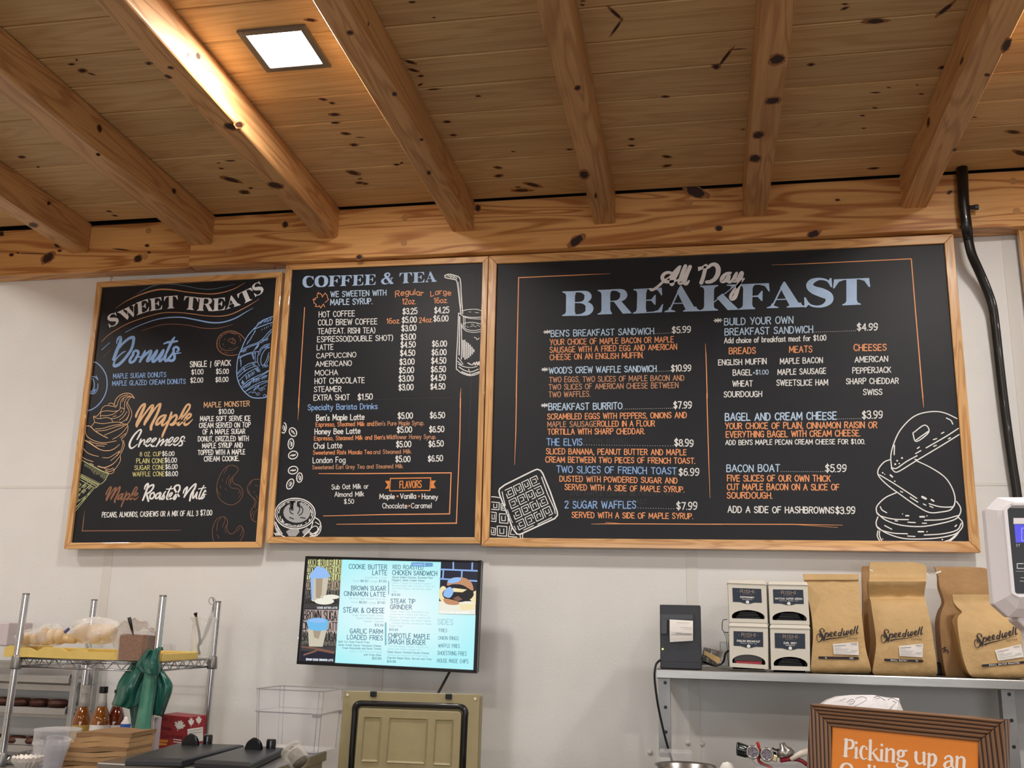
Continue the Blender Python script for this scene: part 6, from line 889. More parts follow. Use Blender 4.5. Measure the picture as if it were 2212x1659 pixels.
def bag_print(t, surf, dx, dy, sc=1.0, rot=0.0, words='SMALL BATCH ROASTED', bar=None, lab=None, clip=None):
    T_ = (1750+dx, 1330+dy, 15.08/sc); ca, sa = math.cos(math.radians(rot)), math.sin(math.radians(rot))
    rt = lambda x, y: ((x-900)*ca-(y-700)*sa+900, (x-900)*sa+(y-700)*ca+700)
    ik = Ink(surf, lift=.0002)
    for s_ in SPW:
        P_ = [rt(q[0], q[1])+(q[2],) for q in s_]
        if clip: P_ = [q for q in P_ if T_[0]+q[0]/T_[2] < clip]
        if len(P_) > 1: ik.line([(a, b) for a, b, c in P_], [c for a, b, c in P_], True, 3, T_)
    a, b = rt(1210, 765), rt(1540, 765)
    if not clip or T_[0]+b[0]/T_[2] < clip: ik.text('COFFEE', T_[0]+a[0]/T_[2], T_[1]+a[1]/T_[2], T_[0]+b[0]/T_[2], T_[1]+b[1]/T_[2], 50/T_[2], wt=.16, gap=4, jit=0)
    (x0, y0, x1, y1) = bar; n = 8; mid = []
    ik.line([(x0+(x1-x0)*i/n, y0+(y1-y0)*i/n) for i in range(n+1)], 5.4, False)
    ik.build('printed_logo', M['ink'], t, 'brush-style brand lettering and black banner')
    ik = Ink(surf, lift=.0012); ik.text(words, x0+(x1-x0)*.15, y0+(y1-y0)*.15+1.5, x0+(x1-x0)*.88, y0+(y1-y0)*.88+1.5, 3, wt=.2, gap=3, jit=0); ik.build('banner_print', M['white'], t)
    q = lab; ik = Ink(surf, lift=.0014); g = lambda u, v: tuple((q[0][i]*(1-u)+q[1][i]*u)*(1-v)+(q[3][i]*(1-u)+q[2][i]*u)*v for i in range(2))
    for i in range(4):
        for j in range(3): ik.fill([g(i/4, j/3), g((i+1)/4, j/3), g((i+1)/4, (j+1)/3), g(i/4, (j+1)/3)])
    ik.build('sticker', M['paper'], t, 'small white sticker with fine print')
    ik = Ink(surf, lift=.0026)
    for u0, u1, v, w in ((.05, .5, .2, 1.0), (.7, .95, .1, 1.0), (.74, .95, .2, .5), (.05, .3, .4, .5), (.05, .6, .52, .5), (.05, .55, .64, .5), (.05, .9, .78, .6), (.7, .95, .66, .7), (.05, .7, .9, .4)): ik.line([g(u0, v), g((u0+u1)/2, v), g(u1, v)], w, False)
    ik.build('sticker_print', M['greyink'], t)
YB_ = 3.835
t, sf = coffee_bag([(1735.5, 1854, 1240.5, 3.89, .015), (1738, 1855, 1254, 3.885, .02), (1744, 1858, 1285, 3.87, .05), (1752, 1861, 1325, 3.85, .09), (1756, 1866, 1370, YB_, .13), (1754, 1871, 1405, YB_-.005, .14), (1752, 1879, 1435, YB_-.005, .14), (1752, 1882, 1449, YB_, .14), (1757, 1878, 1453.5, YB_+.01, .12)], 'kraft coffee bag beside the tea boxes, flat folded top', seed=2)
bag_print(t, sf, 0, 0, bar=(1770, 1420.5, 1853, 1422), lab=[(1799, 1391), (1853.5, 1386.5), (1855.5, 1415), (1801, 1413)])
MB().hexa([at(1735.5, 1253, 3.876), at(1855, 1253, 3.876), at(1855, 1253, 3.893), at(1735.5, 1253, 3.893), at(1736, 1240, 3.884), at(1854, 1240, 3.884), at(1854, 1240, 3.893), at(1736, 1240, 3.893)]).build('folded_top', M['kraft'], t, bevel=.002)
t, sf = coffee_bag([(1880, 1975, 1214, 3.90, .012), (1878.5, 2000, 1222, 3.898, .012), (1878, 2001, 1245, 3.89, .02), (1877, 2001, 1256, 3.868, .045), (1877, 1998, 1276, 3.885, .045), (1878, 1997, 1290, 3.898, .04), (1881, 2000, 1300, 3.872, .07), (1884, 2005, 1320, 3.85, .1), (1889, 2012, 1350, YB_, .13), (1893, 2017, 1390, YB_-.005, .14), (1888, 2023, 1430, YB_-.005, .14), (1885, 2025, 1452, YB_, .14), (1893, 2022, 1460.5, YB_+.01, .12)], 'kraft coffee bag with tall crumpled open top, second from the tea boxes', seed=5)
bag_print(t, sf, 139, 2, bar=(1912, 1425.5, 1992, 1428), lab=[(1941.5, 1395.5), (1993.5, 1390), (1993, 1420), (1943, 1417)])
for x, y, a in ((1882, 1232, -25), (2004, 1241, -55)):
    p = at(x, y, 3.87); MB().box(p, (.014, .002, .0035), Matrix.Rotation(math.radians(-a), 3, 'Y')).build('tin_tie', M['white'], t)
ik = Ink(sf, lift=.0004)
for r_ in (8.5, 7, 3.5): ik.line(ell(1925, 1407, r_, r_*1.05, 0, 360, 14), .35, False)
ik.build('embossed_seal', mat('kraft_emboss', srgb(188, 152, 104), .6), t)
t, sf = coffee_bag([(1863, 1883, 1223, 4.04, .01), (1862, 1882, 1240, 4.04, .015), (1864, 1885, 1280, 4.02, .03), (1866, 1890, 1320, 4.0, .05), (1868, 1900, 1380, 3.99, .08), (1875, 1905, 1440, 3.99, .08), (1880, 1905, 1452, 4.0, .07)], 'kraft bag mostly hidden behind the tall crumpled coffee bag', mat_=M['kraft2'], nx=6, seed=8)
t, sf = coffee_bag([(2057, 2135, 1284, 3.89, .012), (2060, 2150, 1300, 3.888, .015), (2068, 2165, 1312, 3.88, .03), (2078, 2180, 1322, 3.872, .05), (2070, 2192, 1332, 3.862, .07), (2068, 2205, 1348, 3.85, .09), (2072, 2216, 1380, YB_, .12), (2080, 2222, 1420, YB_-.005, .13), (2090, 2228, 1450, YB_-.005, .13), (2100, 2228, 1462, YB_, .13), (2112, 2222, 1466, YB_+.01, .12)], 'rightmost kraft coffee bag, turned a little, cut by the frame', seed=11)
bag_print(t, sf, 340, 5, 1.05, -7, bar=(2123, 1438, 2213, 1430.5), lab=[(2149, 1404.5), (2205, 1391.5), (2212, 1419), (2156, 1427.5)])
ik = Ink(sf, lift=.0004)
for r_ in (9.5, 8, 4): ik.line(ell(2134, 1416, r_, r_*1.05, 0, 360, 14), .35, False)
ik.build('embossed_seal', mat('kraft_emboss2', srgb(188, 152, 104), .6), t)
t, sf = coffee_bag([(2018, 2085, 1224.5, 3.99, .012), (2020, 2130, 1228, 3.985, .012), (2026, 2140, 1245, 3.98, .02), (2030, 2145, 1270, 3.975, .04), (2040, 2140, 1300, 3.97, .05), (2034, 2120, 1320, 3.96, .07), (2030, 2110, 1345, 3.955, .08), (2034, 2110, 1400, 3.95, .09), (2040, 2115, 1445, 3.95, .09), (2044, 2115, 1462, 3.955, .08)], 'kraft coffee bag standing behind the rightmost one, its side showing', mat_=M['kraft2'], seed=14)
for x, y, a in ((2027, 1236, 20),): MB().box(at(x, y, 3.965), (.02, .002, .006), Matrix.Rotation(math.radians(-a), 3, 'Y')).build('tin_tie', M['white'], t)
ik = Ink(sf, lift=.0006)
for pts in ([(2036, 1402), (2042, 1398), (2040, 1406)], [(2038, 1408), (2046, 1404), (2048, 1410)], [(2080, 1405), (2086, 1410), (2082, 1416)], [(2074, 1384), (2070, 1390), (2075, 1394)]): ik.line(pts, 2.2)
ik.build('side_print', M['ink'], t)
tag(MB().box2((at(2024, 1460, 4.0).x, 4.02, ZSH), (at(2040, 1460, 4.0).x+.02, 4.1, ZSH+.045)).build('black_block', M['black'], None, bevel=.004), 'small black block in the gap between coffee bags', 'box')
# ---------------------------------------------------------------- order scale / register display at the right edge
M['casing'] = mat('pale_grey_casing', srgb(232, 231, 236), .4); M['face'] = mat('display_black_face', srgb(30, 31, 36), .35); M['lcd'] = em('blue_lcd', srgb(58, 50, 214), .5)
YD = 1.62; A_ = at(2126, 1074, YD); Bz = at(2126, 1332, YD).z; xL = A_.x; xR = xL+.30; zT = A_.z
sc = thing('register_display', (xL+.15, YD+.03, Bz), 'pale grey register display with blue screen, cut by right edge', 'display')
c_ = .017; oct_ = lambda x0, x1, z0, z1, c, y: [(x0+c, y, z0), (x1-c, y, z0), (x1, y, z0+c), (x1, y, z1-c), (x1-c, y, z1), (x0+c, y, z1), (x0, y, z1-c), (x0, y, z0+c)]
def loft(mb, rings, cap0=True, cap1=True):
    n = len(rings[0]); mb.add([p for r in rings for p in r], [(i*n+j, i*n+(j+1) % n, (i+1)*n+(j+1) % n, (i+1)*n+j) for i in range(len(rings)-1) for j in range(n)]+([tuple(range(n-1, -1, -1))] if cap0 else [])+([tuple((len(rings)-1)*n+j for j in range(n))] if cap1 else [])); return mb
fx = at(2176, 1096, YD-.022).x-.003; fzt = at(2176, 1096, YD-.022).z
loft(MB(), [oct_(xL+.008, xR-.008, Bz+.008, zT-.008, c_, YD+.05), oct_(xL, xR, Bz, zT, c_*1.1, YD+.02), oct_(xL, xR, Bz, zT, c_*1.1, YD+.002), oct_(xL+.013, xR-.013, Bz+.012, zT-.006, c_*.9, YD-.012), oct_(xL+.026, xR-.026, Bz+.024, zT-.010, c_*.7, YD-.022), oct_(fx-.003, xR-.038, Bz+.03, fzt+.003, .004, YD-.022), oct_(fx, xR-.04, Bz+.033, fzt, .003, YD-.017)], True, True).build('casing', M['casing'], sc, bevel=.0015)
MB().box2((fx+.0005, YD-.0185, Bz+.034), (xR-.041, YD-.0165, fzt-.0005)).build('face_plate', M['face'], sc)
FPz = YD-.0187; DP = lambda x, y, o=0: at(x, y, FPz)
ik = Ink(DP, lift=.0004); ik.fill([(2189, 1119), (2290, 1119), (2290, 1131), (2189, 1132)]); ik.build('label_strip', M['casing'], sc)
ik = Ink(DP, lift=.0004); ik.fill([(2190.5, 1133), (2290, 1133), (2290, 1172), (2194, 1172)]); ik.build('lcd_window', M['lcd'], sc)
ik = Ink(DP, lift=.001); [ik.line(p, 1.6, False) for p in ([(2207, 1141), (2213, 1141), (2224, 1141)], [(2206.5, 1142), (2206.5, 1154)], [(2206.5, 1156), (2206.5, 1168), (2224, 1168)])]; ik.build('lcd_digit', em('lcd_digit', srgb(150, 150, 236), .5), sc)
ik = Ink(DP, lift=.0006); ik.text('ST', 2195, 1180.5, 2203, 1180.5, 5, jit=0); ik.line([(2210, 1217.5), (2197, 1217.5), (2197, 1228), (2212, 1228)], 2.2, False); ik.line([(2194, 1234), (2240, 1234)], .8, False)
ik.line([(2205, 1248), (2212, 1248)], 1.2); ik.line([(2203, 1255), (2214, 1256)], 1.2); ik.build('face_print', mat('pale_print', srgb(196, 196, 196), .5), sc)
sn = at(2206, 1340, YD+.03); loft(MB(), [[(sn.x+.005, YD+.01, Bz+.02), (sn.x+.12, YD+.01, Bz+.02), (sn.x+.12, YD+.06, Bz+.02), (sn.x+.005, YD+.06, Bz+.02)], [(sn.x-.012, YD+.01, Bz-.004), (sn.x+.12, YD+.01, Bz-.004), (sn.x+.12, YD+.06, Bz-.004), (sn.x-.012, YD+.06, Bz-.004)], [(sn.x+.004, YD+.015, Bz-.02), (sn.x+.1, YD+.015, Bz-.02), (sn.x+.1, YD+.055, Bz-.02), (sn.x+.004, YD+.055, Bz-.02)], [(sn.x+.012, YD+.02, 1.1), (sn.x+.08, YD+.02, 1.1), (sn.x+.08, YD+.05, 1.1), (sn.x+.012, YD+.05, 1.1)]]).build('neck', M['casing'], sc, bevel=.003)
# ---------------------------------------------------------------- framed pick-up sign on the front counter
def grooved(name, axis):
    m = bpy.data.materials.new(name); m.use_nodes = True; nt = m.node_tree; b = nt.nodes['Principled BSDF']; L = nt.links.new
    tc = NN(nt, 'ShaderNodeTexCoord'); mp = NN(nt, 'ShaderNodeMapping'); L(tc.outputs['Object'], mp.inputs[0])
    if axis == 'Z': mp.inputs['Rotation'].default_value = (0, math.radians(90), 0)
    wv = NN(nt, 'ShaderNodeTexWave', bands_direction='Z'); wv.inputs['Scale'].default_value = 58; wv.inputs['Distortion'].default_value = 16; wv.inputs['Detail'].default_value = 2.5; wv.inputs['Detail Scale'].default_value = .14; m2 = NN(nt, 'ShaderNodeMapping'); m2.inputs['Scale'].default_value = (.16, .16, 1); L(mp.outputs[0], m2.inputs[0]); L(m2.outputs[0], wv.inputs[0])
    nz = NN(nt, 'ShaderNodeTexNoise'); nz.inputs['Scale'].default_value = 14; L(m2.outputs[0], nz.inputs[0])
    cr = NN(nt, 'ShaderNodeValToRGB'); cr.color_ramp.elements[0].color = srgb(54, 34, 28); cr.color_ramp.elements[1].color = srgb(150, 112, 82); cr.color_ramp.elements[0].position = .12; cr.color_ramp.elements[1].position = .55; L(wv.outputs[1], cr.inputs[0])
    mx = NN(nt, 'ShaderNodeMix', data_type='RGBA', blend_type='MULTIPLY'); mx.inputs[0].default_value = .5; L(cr.outputs[0], mx.inputs[6]); L(nz.outputs[0], mx.inputs[7]); L(mx.outputs[2], b.inputs['Base Color'])
    b.inputs['Roughness'].default_value = .45; bp = NN(nt, 'ShaderNodeBump'); bp.inputs['Strength'].default_value = .6; bp.inputs['Distance'].default_value = .001; L(wv.outputs[1], bp.inputs['Height']); L(bp.outputs[0], b.inputs['Normal']); return m
M['dwoodH'] = grooved('dark_grooved_wood', 'X'); M['dwoodV'] = grooved('dark_grooved_wood_upright', 'Z')
M['orange'] = mat('orange_card', srgb(232, 138, 48), .3, noise=.05, nscale=12, coat=.6); M['cardink'] = mat('card_white', srgb(246, 240, 234), .5)
ZC = 1.10
YL, YR = 1.70, 1.535
def SP(x, y, o=0):                     # plane of the sign, turned a little
    A2, B2_ = at(1749, 1520.5, YL), at(2170, 1555, YR); u = (B2_-A2); u.z = 0; n = u.cross(Vector((0, 0, 1))).normalized(); n = (n+Vector((0, 0, 0.04))).normalized(); d = ray(x, y); return CAM+d*((A2-CAM).dot(n)/d.dot(n))+n*(o if n.y < 0 else -o)
nS = ((at(2170, 1555, YR)-at(1749, 1520.5, YL)).cross(Vector((0, 0, 1)))).normalized()
if nS.y > 0: nS = -nS
oq = [SP(1749, 1520.5), SP(2170, 1555.5), SP(2168, 1810), SP(1733, 1830)]; iq = [SP(1790.7, 1571), SP(2107, 1603.5), SP(2109, 1770), SP(1785, 1788)]
sg = thing('framed_sign', (oq[2]+oq[3])/2, 'orange pick-up sign in a grooved dark brown wooden frame', 'sign')
for i in range(4):
    j = (i+1) % 4; q = [oq[i], oq[j], iq[j]-nS*.008, iq[i]-nS*.008]; MB().hexa([p-nS*.022 for p in q]+q).build('frame_rail', M['dwoodH'] if i in (0, 2) else M['dwoodV'], sg, bevel=.0015)
MB().hexa([p-nS*.018 for p in iq]+[p-nS*.011 for p in iq]).build('card', M['orange'], sg)
CP = lambda x, y, o=0: SP(x, y, -.011)
TS = (1720, 1440, 4.496)
def sline(ik, pts, T=TS, n=5): ik.line([(a, b) for a, b, c in pts], [c for a, b, c in pts], True, n, T)
ik = Ink(CP, nrm=nS, lift=.0004)
def L(ik, *s): [sline(ik, p) for p in s]
# "Picking up an" drawn letter by letter (serif, thick uprights)
L(ik, [(455, 712, 34), (450, 790, 34), (446, 868, 34)], [(430, 708, 9), (470, 712, 12), (510, 722, 26), (522, 752, 32), (510, 788, 24), (470, 798, 12), (452, 796, 8)], [(422, 870, 9), (472, 874, 9)])
L(ik, [(552, 792, 28), (550, 840, 28), (548, 885, 28)], [(535, 795, 8), (560, 790, 10)], [(530, 886, 9), (575, 890, 9)], [(551, 740, 26), (552, 741, 26)])
L(ik, [(652, 800, 24), (640, 778, 10), (612, 780, 20), (594, 830, 32), (605, 885, 24), (630, 900, 12), (658, 888, 6)])
L(ik, [(690, 720, 30), (687, 820, 30), (684, 905, 30)], [(672, 722, 8), (700, 718, 10)], [(664, 905, 9), (712, 910, 9)], [(700, 850, 8), (730, 815, 12), (755, 798, 10)], [(715, 838, 20), (742, 880, 30), (770, 912, 26)], [(752, 914, 9), (785, 917, 9)])
L(ik, [(800, 815, 28), (797, 865, 28), (795, 912, 28)], [(782, 815, 8), (808, 812, 10)], [(776, 914, 9), (822, 919, 9)], [(800, 763, 26), (801, 764, 26)])
L(ik, [(850, 800, 26), (847, 860, 28), (845, 920, 28)], [(832, 802, 8), (856, 798, 8)], [(826, 922, 9), (868, 926, 9)], [(856, 822, 10), (885, 803, 18), (912, 820, 30), (912, 880, 30), (910, 925, 28)], [(892, 928, 9), (935, 932, 9)])
L(ik, [(985, 812, 14), (962, 830, 28), (960, 860, 28), (985, 880, 14), (1008, 860, 28), (1008, 830, 28), (985, 812, 14)], [(1005, 822, 14), (1045, 818, 16)], [(965, 885, 16), (955, 908, 20), (990, 918, 22), (1035, 925, 24), (1045, 955, 26), (1010, 985, 14), (965, 985, 16), (945, 962, 22), (960, 935, 10)])
L(ik, [(1135, 835, 28), (1130, 890, 30), (1145, 935, 26), (1175, 945, 16), (1205, 925, 8)], [(1115, 838, 8), (1145, 833, 8)], [(1212, 840, 28), (1210, 900, 28), (1212, 952, 26)], [(1192, 842, 8), (1220, 838, 8)], [(1212, 950, 16), (1232, 950, 8)])
L(ik, [(1262, 850, 26), (1258, 940, 28), (1252, 1010, 28)], [(1240, 850, 8), (1268, 848, 8)], [(1265, 872, 10), (1295, 852, 18), (1322, 880, 32), (1318, 930, 30), (1290, 965, 18), (1262, 952, 8)])
L(ik, [(1415, 895, 20), (1435, 872, 16), (1468, 876, 24), (1482, 905, 30), (1480, 960, 28), (1500, 985, 14)], [(1478, 915, 10), (1430, 930, 18), (1410, 960, 28), (1430, 990, 20), (1475, 965, 8)])
L(ik, [(1535, 878, 26), (1532, 930, 28), (1528, 990, 28)], [(1515, 880, 8), (1540, 875, 8)], [(1542, 900, 10), (1572, 880, 18), (1600, 900, 30), (1600, 950, 30), (1597, 1000, 28)])
# second line, only its tops in view
L(ik, [(455, 940, 14), (415, 965, 28), (400, 1030, 36), (415, 1090, 28), (455, 1115, 14), (500, 1090, 28), (515, 1030, 36), (500, 965, 28), (455, 940, 14)])
L(ik, [(565, 1010, 26), (562, 1070, 28), (560, 1130, 28)], [(570, 1030, 10), (598, 1012, 18), (622, 1030, 28), (620, 1080, 28), (618, 1135, 28)], [(678, 965, 28), (675, 1050, 28), (672, 1140, 28)], [(660, 962, 8), (690, 960, 10)], [(728, 975, 26), (729, 976, 26)], [(728, 1035, 28), (725, 1090, 28), (722, 1145, 28)])
L(ik, [(780, 1035, 26), (778, 1090, 28), (776, 1150, 28)], [(786, 1050, 10), (812, 1035, 18), (838, 1052, 28), (836, 1100, 28), (834, 1155, 28)], [(885, 1095, 10), (945, 1095, 12), (935, 1050, 20), (905, 1042, 16), (880, 1080, 28), (890, 1140, 24), (945, 1145, 10)])
ik.build('card_lettering', M['cardink'], sg, 'white serif lettering reading Picking up an')
tag(MB().box2((-1.0, .9, ZC-.04), (3.2, 1.95, ZC)).box2((-1.0, 1.85, 0), (3.2, 1.92, ZC-.04)).build('front_counter', mat('counter_laminate', srgb(120, 92, 66), .4), None), 'customer counter below the view, under sign and register display', 'counter')
# crumpled white bag behind the sign
cq = [(1772, 1524), (1790, 1512), (1812, 1504), (1845, 1501), (1885, 1501), (1915, 1506), (1942, 1508), (1944, 1518), (1952, 1536), (1962, 1600), (1968, 1664), (1760, 1664), (1762, 1600)]
t = thing('white_paper_bag', at(1860, 1690, 3.2), 'crumpled white printed bag peeking above the framed sign', 'bag')
C0 = at(1860, 1580, 3.2); fr = [at(x, y, 3.2) for x, y in cq]; n = len(fr)
mb = MB(); rings = []
for k, s_ in enumerate((1, .93, .7, .35)): rings.append([C0.lerp(p, s_)+Vector((0, -.05*(1-s_)**.5+rn.uniform(-.004, .004), 0)) for p in fr])
mb.add([p for r in rings for p in r]+[C0+Vector((0, -.05, 0))], [(k*n+i, k*n+(i+1) % n, (k+1)*n+(i+1) % n, (k+1)*n+i) for k in range(3) for i in range(n)]+[(3*n+i, 3*n+(i+1) % n, 4*n) for i in range(n)])
bk = [p+Vector((0, .08, -.005)) for p in fr]; mb.add(fr+bk, [(i, (i+1) % n, n+(i+1) % n, n+i) for i in range(n)]+[tuple(range(n, 2*n))])
mb.build('crumpled_body', mat('white_plastic_bag', srgb(232, 231, 234), .35, bump=.6, bscale=30, bdist=.006), t)
ik = Ink(lambda x, y: at(x, y, 3.143), lift=.0)
for pts, w in (([(1830, 1517), (1838, 1511), (1846, 1514), (1842, 1520), (1834, 1521)], 1.3), ([(1836, 1516), (1842, 1515)], 1.2), ([(1815, 1514), (1826, 1509)], 1), ([(1848, 1509), (1862, 1505), (1872, 1509)], 1.2), ([(1888, 1507), (1896, 1504), (1904, 1508), (1912, 1513)], 1.4), ([(1893, 1509), (1900, 1508)], 1.2), ([(1918, 1512), (1926, 1508), (1936, 1512), (1942, 1516)], 1.4), ([(1928, 1514), (1936, 1518)], 1.4), ([(1846, 1526), (1862, 1518), (1872, 1512)], 1)): ik.line(pts, w)
ik.build('printed_swirls', M['greyink'], t)
# ---------------------------------------------------------------- tools, dials and pans under the steel shelf
YG = 3.3
rk = thing('worktop', (.85, 3.65, .86), 'steel worktop under the wall shelf, hidden just below the view', 'worktop')
ZW = 1.122
MB().box2((-.3, 3.0, .86), (2.2, 4.13, .9)).build('work_surface', M['steel'], rk)
for x in (-.26, 2.1):
    for y in (3.05, 4.05): MB().tube([(x, y, 0), (x, y, .86)], .02, 10).build('leg', M['steel_dull'], rk)
mc = thing('equipment_case', (.45, 3.38, .9), 'steel machine case below the view carrying the tub and dials', 'machine')
MB().box2((-.27, 3.1, .901), (1.2, 3.56, ZW)).build('case_body', M['steel'], mc, bevel=.006)
MB().box2((.1, 3.09, .94), (.8, 3.1, 1.08)).build('front_panel', M['black'], mc, bevel=.003)
p = at(1480, 1653.5, YG); q0 = at(1421, 1653, YG)
tag(MB().lathe([(.07, ZW-p.z+.001), (.085, -.006), (.094, -.001), (.094, .001), (.088, 0), (.082, -.004), (.066, ZW-p.z+.004), (0, ZW-p.z+.004)], p, 32).build('steel_pan', M['steel'], None, smooth=True), 'steel pan whose rim shows beside the hanging printer cord', 'pan')
gt = thing('gauge_tool', at(1660, 1640, YG), 'pair of round silver dials with black grip and red hose, in clear tub', 'tool')
MB().tube(catmull([at(1590, 1617, YG), at(1596, 1618, YG), at(1612, 1623, YG), at(1625, 1625, YG)], 3), [.012, .019, .0205, .02, .02, .0195, .019, .017, .016, .012][:10], 14).build('grip', mat('dark_green_grip', srgb(18, 30, 28), .18, coat=.5), gt, smooth=True)
MB().tube([at(1618, 1623, YG+.01), at(1650, 1630, YG+.01), at(1676, 1634, YG+.01)], .013, 10).build('manifold', M['black'], gt, smooth=True)
for x, y in ((1626.5, 1625), (1656.5, 1630)):
    c = at(x, y, YG-.015); MB().lathe([(.0, -.012), (.018, -.012), (.0205, -.004), (.0205, .006), (.017, .009), (.0145, .006)], c, 22, (-.1, -1, .1), close=False).build('dial_ring', M['steel'], gt, smooth=True)
    MB().lathe([(.0145, .0055), (.0, .0056)], c, 18, (-.1, -1, .1), close=False).build('dial_face', mat('dial_face', srgb(92, 78, 80), .2, metal=.6, noise=.8, nscale=260), gt)
MB().tube(catmull([at(1635, 1603, YG), at(1638, 1608, YG), at(1640, 1620, YG), at(1640, 1645, YG), at(1662, 1656, YG), at(1675, 1668, YG)], 4), .0045, 8).build('red_hose', mat('red_rubber', srgb(196, 48, 44), .3), gt, smooth=True)
MB().lathe([(0, 0), (.02, .004), (.028, .012), (.022, .026), (.012, .032), (.008, .045), (0, .046)], at(1700, 1638, YG)+Vector((0, 0, .0)), 20, (-.3, 0, 1)).build('steel_bulb', M['steel'], gt, smooth=True)
MB().tube(catmull([at(1668, 1616, YG), at(1678, 1620, YG), at(1690, 1618, YG), at(1696, 1626, YG)], 4), .003, 8).build('wire_loop', M['steel_dark'], gt, smooth=True)
MB().tube(catmull([at(1686, 1643, YG-.01), at(1708, 1640, YG-.02), at(1728, 1642, YG-.02), at(1744, 1652, YG-.02)], 4), .006, 8).build('red_strap', M['redpk'], gt, smooth=True)
MB().box(at(1672, 1637, YG-.01), (.018, .02, .02), Matrix.Rotation(.3, 3, 'Y')).build('brass_fitting', mat('brass', srgb(206, 186, 140), .3, metal=.8), gt, bevel=.003)
tag(MB().tube([at(1708, 1641, YG-.03), at(1730, 1628, YG-.03), at(1750, 1622, YG-.03)], [.006, .009, .01], 10).build('spatula', mat('cream_silicone', srgb(232, 222, 208), .45), None, smooth=True), 'cream-coloured utensil handle leaning beside the framed sign', 'utensil')
M['clearp'] = glass('clear_plastic', (.95, .95, .96, 1), .08, .86)
tb = MB(); za, zb_ = at(1640, 1643, YG).z, ZW
loft(tb, [[(at(x, 1650, Y).x, Y, z) for x, Y in ((1630, YG-.05), (1722, YG-.05), (1718, YG+.1), (1636, YG+.1))] for z in (zb_+.001, za-.01)]+[[(at(x, 1650, Y).x, Y, za) for x, Y in ((1622, YG-.06), (1728, YG-.06), (1724, YG+.11), (1630, YG+.11))]], True, False)
tag(tb.build('clear_tub', M['clearp'], None), 'clear plastic tub holding the dial tool', 'tub')
tag(MB().lathe([(.0, 0), (.018, .004), (.02, .03), (.012, .045), (0, .049)], at(1572, 1682, YG), 12, sx=1.2, sy=.7).build('white_cloth', mat('white_cloth', srgb(230, 228, 222), .8, bump=.5, bscale=60), None, smooth=True), 'crumpled white cloth peeking up left of the dial tool', 'cloth')
tag(MB().box2((at(1423, 1623, 3.6).x, 3.6, at(1423, 1670, 3.6).z), (at(1430, 1623, 3.6).x+.1, 3.7, at(1430, 1624, 3.6).z)).build('clear_bin', M['clearp'], None, bevel=.003), 'clear plastic bin corner behind the hanging printer cord', 'bin')
# ---------------------------------------------------------------- wire rack on the left
M['chrome'] = mat('chrome_wire', srgb(205, 208, 214), .16, metal=1.0)
M['ring'] = mat('post_groove', srgb(90, 92, 98), .3, metal=.9)
ZR = 1.425; XL_, XR_, YF_, YB2 = -2.585, -2.006, 3.5, 3.95
wr = thing('wire_rack', ((XL_+XR_)/2, 3.72, 0), 'chrome wire rack holding a yellow tray, bagged bread and glass jug', 'rack')
PT = [(XL_, YF_, at(53, 1283, 3.5).z, (.012, 0)), (XR_+.002, YF_, at(349, 1287, 3.5).z, (.006, 0)), (XR_, YB2, at(470, 1300, 3.95).z, (.004, 0)), (XL_+.008, YB2, at(202, 1296, 3.95).z, (.004, 0))]
for x, y, zt, (lean, _) in PT:
    top = Vector((x+lean, y, zt)); bot = Vector((x-lean*1.2, y, 0)); mb = MB().tube([bot, top], .0135, 14)
    po = mb.build('post', M['chrome'], wr, smooth=True, auto=True)
    g = MB(); k = 0; z = zt-.03
    while z > .9:
        p = bot.lerp(top, z/zt); g.lathe([(.0136, 0), (.0128, .0012), (.0136, .0024)], p, 14, close=False); z -= .0254
    g.build('groove_rings', M['ring'], po, smooth=True)
    MB().lathe([(.0138, 0), (.0138, .004), (.011, .006), (0, .0065)], top-Vector((0, 0, .003)), 14).build('end_cap', M['steel_dull'], po, smooth=True)
    for zs in (ZR, 1.075): MB().lathe([(.0195, -.04), (.021, -.034), (.018, .006), (.015, .012)], bot.lerp(top, zs/zt), 16).build('collar', M['steel_dull'], po, smooth=True)
def wire_shelf(z):
    s_ = MB(); x0, x1, y0, y1 = XL_+.012, XR_-.008, YF_+.004, YB2-.004
    for zz in (z, z-.031): s_.tube([(x0, y0, zz), (x1, y0, zz), (x1, y1, zz), (x0, y1, zz)], .0036, 8, closed=True)
    r = s_.build('edge_frame', M['chrome'], wr, smooth=True)
    tz = MB()
    for a, b in (((x0, y0), (x1, y0)), ((x1, y0), (x1, y1)), ((x1, y1), (x0, y1)), ((x0, y1), (x0, y0))):
        L_ = math.hypot(b[0]-a[0], b[1]-a[1]); n = int(L_/.03); pts = [(a[0]+(b[0]-a[0])*i/n, a[1]+(b[1]-a[1])*i/n, z if i % 2 else z-.031) for i in range(n+1)]; tz.tube(pts, .0022, 5)
    tz.build('truss_wire', M['chrome'], wr)
    gw = MB(); n = 20
    for i in range(1, n): x = x0+(x1-x0)*i/n; gw.tube([(x, y0, z+.002), (x, y1, z+.002)], .0018, 5)
    for y in (y0+.12, y1-.12): gw.tube([(x0, y, z-.002), (x1, y, z-.002)], .003, 6)
    gw.build('deck_wires', M['chrome'], wr)
wire_shelf(ZR); wire_shelf(1.075)
ZT = ZR+.0045
